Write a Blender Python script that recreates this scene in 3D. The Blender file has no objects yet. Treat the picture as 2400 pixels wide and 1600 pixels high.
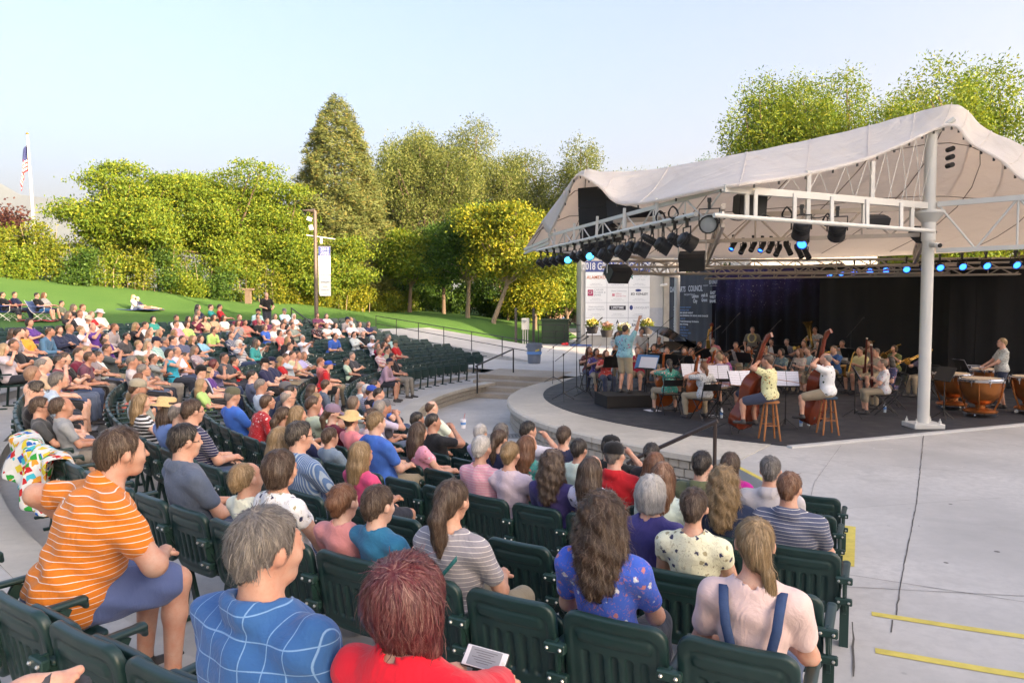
import bpy, math, random
import numpy as np
from mathutils import Vector, Matrix, Euler
R=math.radians
rng=np.random.default_rng(7); random.seed(7)
S=bpy.context.scene; COL=S.collection; D=bpy.data
# ---------------------------------------------------------------- camera, sky, sun, exposure
cam=D.cameras.new('camera'); cam.lens=25.5; cam.sensor_width=36; cam.clip_end=9000; cam.clip_start=.05
co=D.objects.new('camera',cam); COL.objects.link(co); co.location=(0,0,2.51); co.rotation_euler=(R(90-2.86),0,0); S.camera=co
HAZE=.00009
SUN_EL,SUN_AZ=R(14),R(129)          # azimuth clockwise from +Y (the camera looks along +Y)
W=D.worlds.new('World'); S.world=W; W.use_nodes=True
nt=W.node_tree; sky=nt.nodes.new('ShaderNodeTexSky'); sky.sky_type='NISHITA'; sky.sun_disc=False
sky.sun_elevation=SUN_EL; sky.sun_rotation=SUN_AZ; sky.air_density=1.0; sky.dust_density=10; sky.ozone_density=2.5
bg=nt.nodes['Background']; bg.inputs[1].default_value=.15; nt.links.new(sky.outputs[0],bg.inputs[0])
sun=D.lights.new('sun','SUN'); sun.energy=4.4; sun.angle=R(.6); sun.color=(1,.80,.55)
so=D.objects.new('sun',sun); COL.objects.link(so)
sd=Vector((math.sin(SUN_AZ)*math.cos(SUN_EL),math.cos(SUN_AZ)*math.cos(SUN_EL),math.sin(SUN_EL)))
so.rotation_euler=sd.to_track_quat('Z','Y').to_euler(); so.location=sd*60
S.view_settings.view_transform='Standard'; S.view_settings.look='None'; S.view_settings.gamma=1; S.view_settings.use_curve_mapping=False
S.view_settings.exposure=2.22
S.view_settings.use_white_balance=True; S.view_settings.white_balance_temperature=6850; S.view_settings.white_balance_tint=16
S.render.engine='CYCLES'; S.cycles.use_denoising=True; S.cycles.max_bounces=6; S.cycles.diffuse_bounces=3; S.cycles.transparent_max_bounces=6
# ---------------------------------------------------------------- helpers
def link(o,parent=None):
    COL.objects.link(o)
    if parent is not None: o.parent=parent
    return o
def tag(o,label=None,cat=None,group=None,kind=None):
    if label: o['label']=label
    if cat: o['category']=cat
    if group: o['group']=group
    if kind: o['kind']=kind
    return o
def empty(name,loc=(0,0,0),rz=0,parent=None):
    o=D.objects.new(name,None); o.empty_display_size=.1; o.location=loc; o.rotation_euler=(0,0,rz); return link(o,parent)
def npmesh(name,V,F,mats=(),mi=None,smooth=True):
    """V (n,3); F (m,3|4) int array"""
    me=D.meshes.new(name); V=np.asarray(V,dtype=np.float32); F=np.asarray(F,dtype=np.int32)
    k=F.shape[1]; me.vertices.add(len(V)); me.vertices.foreach_set('co',V.ravel())
    me.loops.add(F.size); me.loops.foreach_set('vertex_index',F.ravel())
    me.polygons.add(len(F)); me.polygons.foreach_set('loop_start',np.arange(0,F.size,k,dtype=np.int32))
    for m in mats: me.materials.append(m)
    if mi is not None: me.polygons.foreach_set('material_index',np.asarray(mi,dtype=np.int32))
    me.polygons.foreach_set('use_smooth',np.full(len(F),bool(smooth)))
    me.update(calc_edges=True); me.validate(); return me
def obj(name,me,parent=None,loc=(0,0,0),rot=(0,0,0),scale=None,color=None):
    o=D.objects.new(name,me); o.location=loc; o.rotation_euler=rot
    if scale is not None: o.scale=scale if hasattr(scale,'__len__') else (scale,)*3
    if color is not None: o.color=(*color[:3],1)
    return link(o,parent)
class MB:
    """collects boxes, tubes, lathes ... into one mesh"""
    def __init__(s): s.v=[]; s.f=[]; s.m=[]
    def add(s,v,f,m=0):
        b=len(s.v); s.v+= [tuple(p) for p in v]; s.f+=[tuple(i+b for i in q) for q in f]; s.m+=[m]*len(f); return s
    def box(s,c,d,m=0,rot=None,bev=0):
        x,y,z=[q/2 for q in d]
        if bev:
            b=min(bev,x*.9,y*.9,z*.9); v=[]
            for sz in (-1,1):
                for (px,py) in ((x-b,y),(x,y-b),(x,-y+b),(x-b,-y),(-x+b,-y),(-x,-y+b),(-x,y-b),(-x+b,y)): v.append((px,py,sz*(z-b)))
            for sz in (-1,1):
                for (px,py) in ((x-b,y-b),(x-b,-y+b),(-x+b,-y+b),(-x+b,y-b)): v.append((px,py,sz*z))
            f=[(i,(i+1)%8,8+(i+1)%8,8+i) for i in range(8)]
            for o,q in ((0,16),(8,20)):
                t=[q,q+1,q+2,q+3]; g=[tuple(t),(o+0,o+1,q),(o+1,o+2,q+1,q),(o+2,o+3,q+1),(o+3,o+4,q+2,q+1),(o+4,o+5,q+2),(o+5,o+6,q+3,q+2),(o+6,o+7,q+3),(o+7,o+0,q,q+3)]
                f+= g if o==0 else [tuple(reversed(h)) for h in g]
            f=[tuple(reversed(h)) for h in f]
        else:
            v=[(-x,-y,-z),(x,-y,-z),(x,y,-z),(-x,y,-z),(-x,-y,z),(x,-y,z),(x,y,z),(-x,y,z)]
            f=[(0,3,2,1),(4,5,6,7),(0,1,5,4),(1,2,6,5),(2,3,7,6),(3,0,4,7)]
        M=rot if rot is not None else Matrix.Identity(3)
        return s.add([tuple(M@Vector(p)+Vector(c)) for p in v],f,m)
    def beam(s,a,b,w,h,m=0,up=(0,0,1)):
        a=Vector(a); b=Vector(b); y=(b-a); L=y.length; y.normalize(); u=Vector(up)
        if abs(y.dot(u))>.98: u=Vector((1,0,0))
        x=y.cross(u).normalized(); z=x.cross(y)
        M=Matrix((x,y,z)).transposed(); return s.box((a+b)/2,(w,L,h),m,M)
    def tube(s,pts,r,n=8,m=0,cap=True):
        pts=[Vector(p) for p in pts]; N=len(pts); rs=r if hasattr(r,'__len__') else [r]*N; v=[]; px=None
        for i,p in enumerate(pts):
            t=(pts[min(i+1,N-1)]-pts[max(i-1,0)]).normalized()
            if px is None: px=t.orthogonal().normalized()
            px=(px-t*px.dot(t)); px=px.normalized() if px.length>1e-6 else t.orthogonal().normalized()
            py=t.cross(px)
            for k in range(n):
                a=2*math.pi*k/n; v.append(p+(px*math.cos(a)+py*math.sin(a))*rs[i])
        f=[(i*n+k,i*n+(k+1)%n,(i+1)*n+(k+1)%n,(i+1)*n+k) for i in range(N-1) for k in range(n)]
        if cap: f+=[tuple(range(n-1,-1,-1)),tuple((N-1)*n+k for k in range(n))]
        return s.add(v,f,m)
    def lathe(s,prof,n=16,m=0,c=(0,0,0),M=None):
        v=[]; c=Vector(c)
        for (r,z) in prof:
            for k in range(n):
                a=2*math.pi*k/n; p=Vector((r*math.cos(a),r*math.sin(a),z)); v.append((M@p if M is not None else p)+c)
        N=len(prof); f=[(i*n+k,i*n+(k+1)%n,(i+1)*n+(k+1)%n,(i+1)*n+k) for i in range(N-1) for k in range(n)]
        if prof[0][0]>1e-4: f.append(tuple(range(n-1,-1,-1)))
        if prof[-1][0]>1e-4: f.append(tuple((N-1)*n+k for k in range(n)))
        return s.add(v,f,m)
    def prism(s,poly,z0,z1,m=0,M=None,c=(0,0,0)):
        """poly CCW in xy, extruded z0..z1, then placed by M, c"""
        n=len(poly); c=Vector(c); v=[Vector((x,y,z0)) for x,y in poly]+[Vector((x,y,z1)) for x,y in poly]
        v=[(M@p if M is not None else p)+c for p in v]
        f=[tuple(range(n-1,-1,-1)),tuple(range(n,2*n))]+[(i,(i+1)%n,n+(i+1)%n,n+i) for i in range(n)]
        return s.add(v,f,m)
    def grid(s,P,m=0):
        """P[i][j] points"""
        a=len(P); b=len(P[0]); v=[p for row in P for p in row]
        return s.add(v,[(i*b+j,i*b+j+1,(i+1)*b+j+1,(i+1)*b+j) for i in range(a-1) for j in range(b-1)],m)
    def mesh(s,name,mats,smooth=False):
        me=D.meshes.new(name); me.from_pydata([tuple(p) for p in s.v],[],s.f)
        for q in (mats if isinstance(mats,(list,tuple)) else [mats]): me.materials.append(q)
        if len(set(s.m))>1 or (s.m and s.m[0]): me.polygons.foreach_set('material_index',s.m)
        if smooth:
            me.polygons.foreach_set('use_smooth',[True]*len(s.f))
            if smooth!='all' and hasattr(me,'set_sharp_from_angle'): me.set_sharp_from_angle(angle=R(40))
        me.update(); return me
    def build(s,name,mats,parent=None,smooth=False,loc=(0,0,0),rot=(0,0,0)): return obj(name,s.mesh(name,mats,smooth),parent,loc,rot)
def rotm(x=0,y=0,z=0): return Euler((x,y,z)).to_matrix()
def copy_tree(o,parent=None):
    c=o.copy(); COL.objects.link(c)
    if parent is not None: c.parent=parent
    for ch in o.children: copy_tree(ch,c)
    return c
# ---------------------------------------------------------------- materials
MATS={}
def node(nt,t,**kw):
    n=nt.nodes.new(t)
    for k,v in kw.items():
        if k.startswith('i_'): n.inputs[int(k[2:]) if k[2:].isdigit() else k[2:].replace('_',' ')].default_value=v
        else: setattr(n,k,v)
    return n
def base(name,rough=.6,metal=0,spec=.5):
    m=D.materials.new(name); m.use_nodes=True; b=m.node_tree.nodes['Principled BSDF']
    b.inputs['Roughness'].default_value=rough; b.inputs['Metallic'].default_value=metal; b.inputs['Specular IOR Level'].default_value=spec
    return m,m.node_tree,b
def mix(nt,fac,a,b,blend='MIX'):
    n=nt.nodes.new('ShaderNodeMix'); n.data_type='RGBA'; n.blend_type=blend
    for s,x in ((0,fac),(6,a),(7,b)):
        if hasattr(x,'is_linked'): nt.links.new(x,n.inputs[s])
        elif s==0: n.inputs[0].default_value=x
        else: n.inputs[s].default_value=(*x[:3],1)
    return n.outputs[2]
def ramp(nt,src,stops,interp='LINEAR'):
    n=nt.nodes.new('ShaderNodeValToRGB'); cr=n.color_ramp; cr.interpolation=interp
    while len(cr.elements)<len(stops): cr.elements.new(.5)
    for e,(p,c) in zip(cr.elements,stops): e.position=p; e.color=(*c[:3],1) if hasattr(c,'__len__') else (c,c,c,1)
    nt.links.new(src,n.inputs[0]); return n.outputs[0]
def coord(nt,kind='Object'): 
    n=nt.nodes.new('ShaderNodeTexCoord'); return n.outputs[kind]
def mapped(nt,src,sc=(1,1,1),rot=(0,0,0),loc=(0,0,0)):
    n=nt.nodes.new('ShaderNodeMapping'); n.inputs[1].default_value=loc; n.inputs[2].default_value=rot; n.inputs[3].default_value=sc; nt.links.new(src,n.inputs[0]); return n.outputs[0]
def noise(nt,src,scale=5,detail=4,rough=.55,dist=0):
    n=nt.nodes.new('ShaderNodeTexNoise'); n.inputs['Scale'].default_value=scale; n.inputs['Detail'].default_value=detail; n.inputs['Roughness'].default_value=rough; n.inputs['Distortion'].default_value=dist
    if src is not None: nt.links.new(src,n.inputs['Vector'])
    return n.outputs[0]
def bump(nt,b,h,strength=.3,dist=.01):
    n=nt.nodes.new('ShaderNodeBump'); n.inputs['Strength'].default_value=strength; n.inputs['Distance'].default_value=dist
    nt.links.new(h,n.inputs['Height']); nt.links.new(n.outputs[0],b.inputs['Normal'])
def plain(name,c,rough=.6,metal=0,var=.15,scale=6,bmp=0,spec=.5,emit=None):
    if name in MATS: return MATS[name]
    m,nt,b=base(name,rough,metal,spec)
    if var:
        n=noise(nt,coord(nt),scale); nt.links.new(mix(nt,n,[q*(1-var) for q in c],[min(1,q*(1+var)) for q in c]),b.inputs['Base Color'])
        if bmp: bump(nt,b,n,bmp)
    else: b.inputs['Base Color'].default_value=(*c,1)
    if emit: b.inputs['Emission Color'].default_value=(*emit[:3],1); b.inputs['Emission Strength'].default_value=emit[3]
    MATS[name]=m; return m
# ---------------------------------------------------------------- people materials: the colour comes from each object
def ocol(nt): n=nt.nodes.new('ShaderNodeObjectInfo'); return n.outputs['Color'],n.outputs['Random']
def m_skin():
    m,nt,b=base('skin',.55,0,.35); c,_=ocol(nt); n=noise(nt,coord(nt),14,4,.6); n4=noise(nt,coord(nt),95,3,.7); k=mix(nt,ramp(nt,n,[(.35,0),(.7,1)]),c,mix(nt,1.0,c,(.95,.70,.62),'MULTIPLY')); k=mix(nt,ramp(nt,n4,[(.55,0),(.72,.4)]),k,mix(nt,1.0,c,(.72,.58,.5),'MULTIPLY')); nt.links.new(k,b.inputs['Base Color']); bump(nt,b,n4,.25,.003); b.inputs['Subsurface Weight'].default_value=0; return m
def m_hair():
    m,nt,b=base('hair',.42,0,.4); c,_=ocol(nt); g=coord(nt)
    n=noise(nt,mapped(nt,g,(1,1,.12)),95,3,.6); n2=noise(nt,g,11,2)
    d=mix(nt,1.0,c,(.42,.40,.40),'MULTIPLY'); l=mix(nt,.16,c,(.85,.75,.62)); k=mix(nt,ramp(nt,n,[(.36,0),(.66,1)]),d,l); k=mix(nt,n2,k,c); gi=nt.nodes.new('ShaderNodeNewGeometry'); k=mix(nt,1.0,k,ramp(nt,gi.outputs['Random Per Island'],[(0,.55),(.5,.9),(.85,1.0),(1,1.0)]),'MULTIPLY'); k=mix(nt,ramp(nt,gi.outputs['Random Per Island'],[(.75,0),(1,.16)]),k,(.80,.66,.50)); nt.links.new(k,b.inputs['Base Color'])
    bump(nt,b,n,.8,.004); return m
def cloth(name,pat=None,c2=(.85,.85,.85),c3=None,sc=1.0,rough=.85):
    """woven cloth, base colour from the object, optional printed pattern"""
    if name in MATS: return MATS[name]
    m,nt,b=base(name,rough,0,.2); c,rnd=ocol(nt); g=coord(nt); sx=nt.nodes.new('ShaderNodeSeparateXYZ'); nt.links.new(g,sx.inputs[0])
    def band(sock,freq,width,soft=.02):
        a=node(nt,'ShaderNodeMath',operation='MULTIPLY'); nt.links.new(sock,a.inputs[0]); a.inputs[1].default_value=freq
        f=node(nt,'ShaderNodeMath',operation='FRACT'); nt.links.new(a.outputs[0],f.inputs[0]); return ramp(nt,f.outputs[0],[(0,1),(width,1),(min(1,width+soft),0),(1,0)])
    out=mix(nt,noise(nt,g,9,4),mix(nt,1.0,c,(.86,.86,.87),'MULTIPLY'),c)
    wob=None
    if pat in('h','hw','plaid','grid','v'):
        # follow the cloth: wobble the stripe coordinate a little
        w=noise(nt,g,5,1); ad=node(nt,'ShaderNodeMath',operation='MULTIPLY_ADD'); nt.links.new(w,ad.inputs[0]); ad.inputs[1].default_value=.014; nt.links.new(sx.outputs[2],ad.inputs[2]); z=ad.outputs[0]
        ad2=node(nt,'ShaderNodeMath',operation='MULTIPLY_ADD'); nt.links.new(w,ad2.inputs[0]); ad2.inputs[1].default_value=.012; nt.links.new(sx.outputs[0],ad2.inputs[2]); x=ad2.outputs[0]
    if pat=='h': out=mix(nt,band(z,38*sc,.09),out,c2)
    if pat=='hw': out=mix(nt,band(z,22*sc,.48),out,c2)
    if pat=='v': out=mix(nt,band(x,60*sc,.4),out,c2)
    if pat=='grid': out=mix(nt,band(z,15*sc,.04),out,c2); out=mix(nt,band(x,16*sc,.04),out,c2)
    if pat=='plaid':
        out=mix(nt,.55,out,mix(nt,band(z,26*sc,.4,.05),out,c2)); out=mix(nt,.55,out,mix(nt,band(x,26*sc,.4,.05),out,c3 or c2))
    if pat=='flor':
        v=node(nt,'ShaderNodeTexVoronoi'); v.inputs['Scale'].default_value=19*sc; nt.links.new(mapped(nt,g,loc=(.3,.1,.7)),v.inputs['Vector']); d=node(nt,'ShaderNodeMath',operation='ADD'); nt.links.new(v.outputs['Distance'],d.inputs[0]); q=node(nt,'ShaderNodeMath',operation='MULTIPLY'); nt.links.new(noise(nt,g,60*sc,2),q.inputs[0]); q.inputs[1].default_value=.55; nt.links.new(q.outputs[0],d.inputs[1])
        k=ramp(nt,d.outputs[0],[(0,1),(.50,1),(.56,0),(1,0)]); pc=ramp(nt,v.outputs['Color'],[(0,c2),(.45,c2),(.5,c3 or c2),(1,c3 or c2)],'CONSTANT'); out=mix(nt,k,out,pc)
        v2=noise(nt,g,42*sc,3,.7,1.5); out=mix(nt,ramp(nt,v2,[(.58,0),(.62,.7)]),out,c3 or c2)
    if pat=='logo':
        pass
    nt.links.new(out,b.inputs['Base Color']); h1=noise(nt,mapped(nt,g,(1,1,.5)),7.5,3,.55,1.6); h2=noise(nt,g,26,3,.6,.6); bump(nt,b,mix(nt,.25,h1,h2),.5,.03); b.inputs['Sheen Weight'].default_value=.15
    MATS[name]=m; return m
SKIN=m_skin(); HAIR=m_hair()
EYE=plain('eye_dark',(.03,.025,.02),.3,var=0); LIP=plain('lip',(.42,.16,.13),.5,var=0); BROW=plain('eyebrow',(.06,.035,.025),.8,var=0); SHOE=plain('shoe_leather',(.05,.045,.045),.6); CLOTH=cloth('plain_cloth'); DENIM=cloth('denim',rough=.9)
STRAW=plain('straw',(.62,.43,.20),.8,var=.3,scale=60,bmp=.4)
# ================================================================ people: one continuous surface per body, grown from a distance field
def smin(a,b,k): 
    h=np.clip(.5+.5*(b-a)/k,0,1); return b*(1-h)+a*h-k*h*(1-h)
class Field:
    def __init__(s,vox): s.vox=vox; s.ops=[]
    def cap(s,a,b,ra,rb=None,k=.02,lab=0,op='u'): s.ops.append(('c',np.array(a,float),np.array(b,float),ra,ra if rb is None else rb,k,lab,op)); return s
    def ell(s,c,r,M=None,k=.02,lab=0,op='u'): s.ops.append(('e',np.array(c,float),np.array(r,float),M,None,k,lab,op)); return s
    def box(s,c,r,rd=.01,M=None,k=.005,lab=0,op='u'): s.ops.append(('b',np.array(c,float),np.array(r,float),M,rd,k,lab,op)); return s
    def pan(s,c,hx,hz,th,cr,M=None,warp=0,k=.004,lab=0,op='u'): s.ops.append(('q',np.array(c,float),np.array([hx,th+warp*hx*hx,hz]),M,(th,cr,warp),k,lab,op)); return s
    def cut(s,p,n): s.ops.append(('p',np.array(p,float),np.array(n,float)/np.linalg.norm(n),None,None,0,0,'i')); return s   # keeps the side n points away from
    def grid(s,noise=None):
        lo=np.full(3,9.);hi=np.full(3,-9.); bx=[]
        for o in s.ops:
            if o[0]=='c': r=max(o[3],o[4]); a=np.minimum(o[1],o[2])-r; b=np.maximum(o[1],o[2])+r
            elif o[0]=='p': bx.append(None); continue
            else:
                r=o[2] if o[3] is None else np.sqrt(((np.asarray(o[3])*o[2])**2).sum(1)) if o[0]=='e' else np.abs(np.asarray(o[3]))@o[2]
                a=o[1]-r;b=o[1]+r
            bx.append((a,b))
            if o[7]=='u': lo=np.minimum(lo,a);hi=np.maximum(hi,b)
        v=s.vox; lo=lo-3*v-.012; n=np.ceil((hi+3*v+.012-lo)/v).astype(int)+1
        ax=[lo[i]+v*np.arange(n[i]) for i in range(3)]
        G=np.full(n,.2,np.float32); Lb=np.zeros(n,np.int8); BL=np.full(n,.2,np.float32)
        for o,bb in zip(s.ops,bx):
            mg=o[5]+3*v+.015
            if bb is None: sl=[slice(0,n[i]) for i in range(3)]
            else: sl=[slice(max(0,int((bb[0][i]-mg-lo[i])/v)),min(n[i],int((bb[1][i]+mg-lo[i])/v)+2)) for i in range(3)]
            X,Y,Z=np.meshgrid(*[ax[i][sl[i]].astype(np.float32) for i in range(3)],indexing='ij',sparse=True); sl=tuple(sl)
            if o[0]=='c':
                a,b=o[1],o[2]; d=b-a; dd=max(1e-9,d@d); px,py,pz=X-a[0],Y-a[1],Z-a[2]
                h=np.clip((px*d[0]+py*d[1]+pz*d[2])/dd,0,1)
                q=np.sqrt((px-d[0]*h)**2+(py-d[1]*h)**2+(pz-d[2]*h)**2)-(o[3]+(o[4]-o[3])*h)
            elif o[0]=='p': q=(X-o[1][0])*o[2][0]+(Y-o[1][1])*o[2][1]+(Z-o[1][2])*o[2][2]
            else:
                px,py,pz=X-o[1][0],Y-o[1][1],Z-o[1][2]
                if o[3] is not None:
                    Mi=np.asarray(o[3]).T; px,py,pz=[Mi[i,0]*px+Mi[i,1]*py+Mi[i,2]*pz for i in range(3)]
                r=o[2]
                if o[0]=='q':
                    th,cr,wp=o[4]; py=py-wp*px*px; qx,qz=np.abs(px)-r[0]+cr,np.abs(pz)-r[2]+cr; d2=np.sqrt(np.maximum(qx,0)**2+np.maximum(qz,0)**2)+np.minimum(np.maximum(qx,qz),0)-cr; e=min(th*.9,.012); dy=np.abs(py)-th
                    q=np.sqrt(np.maximum(d2+e,0)**2+np.maximum(dy+e,0)**2)+np.minimum(np.maximum(d2+e,dy+e),0)-e
                elif o[0]=='e':
                    k0=np.sqrt((px/r[0])**2+(py/r[1])**2+(pz/r[2])**2); k1=np.sqrt((px/r[0]**2)**2+(py/r[1]**2)**2+(pz/r[2]**2)**2)+1e-6; q=k0*(k0-1)/k1
                else:
                    rd=o[4]; qx,qy,qz=np.abs(px)-r[0]+rd,np.abs(py)-r[1]+rd,np.abs(pz)-r[2]+rd
                    q=np.sqrt(np.maximum(qx,0)**2+np.maximum(qy,0)**2+np.maximum(qz,0)**2)+np.minimum(np.maximum(qx,np.maximum(qy,qz)),0)-rd
            if o[7]=='u':
                cl=q<BL[sl]; Lb[sl]=np.where(cl,o[6],Lb[sl]); BL[sl]=np.minimum(BL[sl],q); G[sl]=smin(G[sl],q,o[5]) if o[5]>0 else np.minimum(G[sl],q)
            elif o[7]=='s': G[sl]=np.maximum(G[sl],-q) if o[5]<=0 else -smin(-G[sl],q,o[5])
            elif o[7]=='l': Lb[sl]=np.where(q<0,o[6],Lb[sl])
            else: G[sl]=np.maximum(G[sl],q)
        if noise is not None:
            X,Y,Z=np.meshgrid(*[a.astype(np.float32) for a in ax],indexing='ij',sparse=True); G=G+noise(X,Y,Z)
        s.lo=lo;s.G=G;s.L=Lb; return s
    def sample(s,p):
        u=(p-s.lo)/s.vox; n=np.array(s.G.shape)-2; i=np.clip(u.astype(int),0,n); f=np.clip(u-i,0,1); r=0
        for dx in (0,1):
            for dy in (0,1):
                for dz in (0,1):
                    w=(f[:,0] if dx else 1-f[:,0])*(f[:,1] if dy else 1-f[:,1])*(f[:,2] if dz else 1-f[:,2]); r=r+w*s.G[i[:,0]+dx,i[:,1]+dy,i[:,2]+dz]
        return r
    def grad(s,p):
        h=s.vox; g=np.stack([s.sample(p+np.eye(3)[i]*h)-s.sample(p-np.eye(3)[i]*h) for i in range(3)],1); return g/(np.linalg.norm(g,axis=1,keepdims=True)+1e-9)
    def net(s):
        G=s.G; I=G<0; nx,ny,nz=G.shape
        cs=sum(I[a:nx-1+a,b:ny-1+b,c:nz-1+c].astype(np.int8) for a in (0,1) for b in (0,1) for c in (0,1))
        act=(cs>0)&(cs<8); idx=np.argwhere(act); ID=np.full(act.shape,-1,np.int32); ID[act]=np.arange(len(idx))
        P=np.zeros((len(idx),3)); cnt=np.zeros(len(idx))
        cor=[(a,b,c) for a in (0,1) for b in (0,1) for c in (0,1)]
        val={c:G[idx[:,0]+c[0],idx[:,1]+c[1],idx[:,2]+c[2]] for c in cor}
        for c in cor:
            for ax in range(3):
                if c[ax]: continue
                e=list(c); e[ax]=1; e=tuple(e); a,b=val[c],val[e]; x=(a<0)!=(b<0); t=np.where(x,a/(a-b+1e-12),0)
                for j in range(3): P[:,j]+=np.where(x,c[j]+(t if j==ax else 0),0)
                cnt+=x
        P=(idx+P/cnt[:,None])*s.vox+s.lo
        Q=[]
        for ax in range(3):
            u,w=[(1,2),(2,0),(0,1)][ax]; sh=[slice(1,-1)]*3; sh[ax]=slice(0,-1); A=I[tuple(sh)]; s2=list(sh); s2[ax]=slice(1,None); B=I[tuple(s2)]
            e=np.argwhere(A!=B)
            if not len(e): continue
            fl=A[tuple(e.T)]; off=np.array([1,1,1]); off[ax]=0; e=e+off
            def at(du,dw): q=e.copy(); q[:,u]-=du; q[:,w]-=dw; return ID[tuple(q.T)]
            q=np.stack([at(1,1),at(0,1),at(0,0),at(1,0)],1); q[~fl]=q[~fl][:,::-1]; Q.append(q)
        Q=np.concatenate(Q); Q=Q[(Q>=0).all(1)]
        lab=s.L[idx[:,0],idx[:,1],idx[:,2]]
        return P,Q,lab
def ik(S_,W_,l1,l2,pole):
    S_,W_,pole=[np.array(q,float) for q in (S_,W_,pole)]; d=W_-S_; L=np.linalg.norm(d); m=min(L,(l1+l2)*.995); dn=d/L; W_=S_+dn*m
    a=(l1*l1-l2*l2+m*m)/(2*m); h=math.sqrt(max(0,l1*l1-a*a)); p=pole-dn*(pole@dn); p/=np.linalg.norm(p)+1e-9
    return S_+dn*a+p*h,W_
HAIRCUT={'s','k','t','g'}
def rot_x(a): c,s=math.cos(a),math.sin(a); return np.array([[1,0,0],[0,c,-s],[0,s,c]])
def rot_y(a): c,s=math.cos(a),math.sin(a); return np.array([[c,0,s],[0,1,0],[-s,0,c]])
def rot_z(a): c,s=math.cos(a),math.sin(a); return np.array([[c,-s,0],[s,c,0],[0,0,1]])
def skeleton(fem=False,lean=12,seat=.46,yaw=0,nod=4,tilt=0,twist=0,hands=None,knee=None,stand=False,w=1.0,foot=None,sit_h=0,spread=.10):
    """joints in the person's own frame: +Y forward, Z up, floor at 0"""
    J={}; T=rot_z(R(twist))@rot_x(R(lean)); hz=.93 if stand else seat+.085
    hip=np.array([0,0,hz]); J['hip']=hip; J['T']=T
    def t(x,y,z): return hip+T@np.array([x,y,z])
    J['t']=t; sw=(.172 if fem else .195)*(.6+.4*w); J['sw']=sw
    J['neck']=t(0,-.01,.50); J['abd']=t(0,.015,.16); J['chest']=t(0,.0,.34)
    J['head']=J['neck']+T@np.array([0,.0,.03])+np.array([0,.035 if lean>=0 else .05,.125])
    J['H']=rot_z(R(yaw))@rot_y(R(tilt))@rot_x(R(-nod)) 
    hd=hands or [(-.09,.27,.16),(.09,.29,.155)]
    for i,sx in ((0,-1),(1,1)):
        sh=t(sx*sw*.96,-.01,.425); J['sh%d'%i]=sh; wt=np.array(hd[i][:3])+(np.array([0,0,hz-.0])); pole=hd[i][3] if len(hd[i])>3 else (sx*.7,-.6,-.6)
        J['el%d'%i],J['wr%d'%i]=ik(sh,wt,.29,.25,pole)
        hp=hip+np.array([sx*.085,0,0]); J['hp%d'%i]=hp
        if stand:
            ft=(foot or [(-.11,.0),(.11,.02)])[i]; an=np.array([ft[0],ft[1]-.03,.085]); kn,_=ik(hp,an,.44,.42,(0,1,0))
        else:
            kn=np.array((knee or [(-spread-.03,.44,.52),(spread+.03,.44,.52)])[i]); ft=(foot or [(-spread-.02,.40),(spread+.02,.42)])[i]; an=np.array([ft[0],ft[1],.085 if len(ft)<3 else ft[2]])
        J['kn%d'%i]=kn; J['an%d'%i]=an
    return J
def head_ops(F,J,lab=0,fem=False,big=1.0):
    h=J['head'];H=J['H']*big
    def q(x,y,z): return h+H@np.array([x,y,z])
    F.ell(q(0,-.014,.028),np.array([.074,.096,.088])*big,J['H'],k=.02,lab=lab)
    F.cap(q(0,.03,-.015),q(0,.05,-.082),.060*big,.036*big if fem else .042*big,k=.03,lab=lab)
    F.cap(q(-.028,.062,-.03),q(.028,.062,-.03),.032*big,k=.02,lab=lab)
    F.cap(q(-.03,.078,.024),q(.03,.078,.024),.014*big,k=.02,lab=lab)
    F.cap(q(0,.092,.012),q(0,.111,-.026),.008*big,.0135*big,k=.008,lab=lab)
    F.cap(q(-.012,.094,-.058),q(.012,.094,-.058),.009*big,k=.008,lab=5)
    for sx in (-1,1):
        F.ell(q(sx*.079,-.006,-.008),np.array([.010,.022,.032])*big,J['H']@rot_z(R(-sx*18)),k=.006,lab=lab)
        F.ell(q(sx*.031,.088,.002),np.array([.014,.012,.007])*big,J['H'],k=0,lab=4,op='l'); F.ell(q(sx*.033,.092,.024),np.array([.019,.02,.0055])*big,J['H'],k=0,lab=6,op='l')
    F.cap(J['neck']-J['T']@np.array([0,0,.03]),q(0,-.028,-.05),.060 if not fem else .050,.056 if not fem else .047,k=.03,lab=lab)
FING=[(-.030,.070,.9),(-.010,.076,1.0),(.011,.072,.95),(.030,.058,.78)]
def hand_mesh(mb,wr,el,palm_n=(0,0,-1),curl=.5,sx=1,m=0,s=1.0):
    """palm, four bent fingers of unequal length, thumb off the side"""
    f=Vector(wr)-Vector(el); f.normalize(); n=Vector(palm_n); n=(n-f*n.dot(f)); n=n.normalized() if n.length>.05 else f.orthogonal().normalized(); x=f.cross(n)*sx; o=Vector(wr)
    P=lambda a,b,c:o+x*a*s+f*b*s+n*c*s
    mb.tube([P(0,-.02,0),P(0,.02,.0),P(0,.05,.004),P(0,.088,.006)],[.024*s,.030*s,.036*s,.030*s],8,m)
    for (a,L,q) in FING:
        c1=curl*.7; c2=curl*1.6; p0=P(a,.08,.004); r=.0085*s
        p1=p0+(f*math.cos(c1)+n*math.sin(c1))*L*.55*s; p2=p1+(f*math.cos(c2)+n*math.sin(c2))*L*.45*s
        mb.tube([p0,p1,p2],[r*1.05,r,r*.75],6,m)
    mb.tube([P(-.022,.02,.006),P(-.052,.05,.018),P(-.052+.012*curl,.082,.03)],[.013*s,.011*s,.008*s],6,m)
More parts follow.
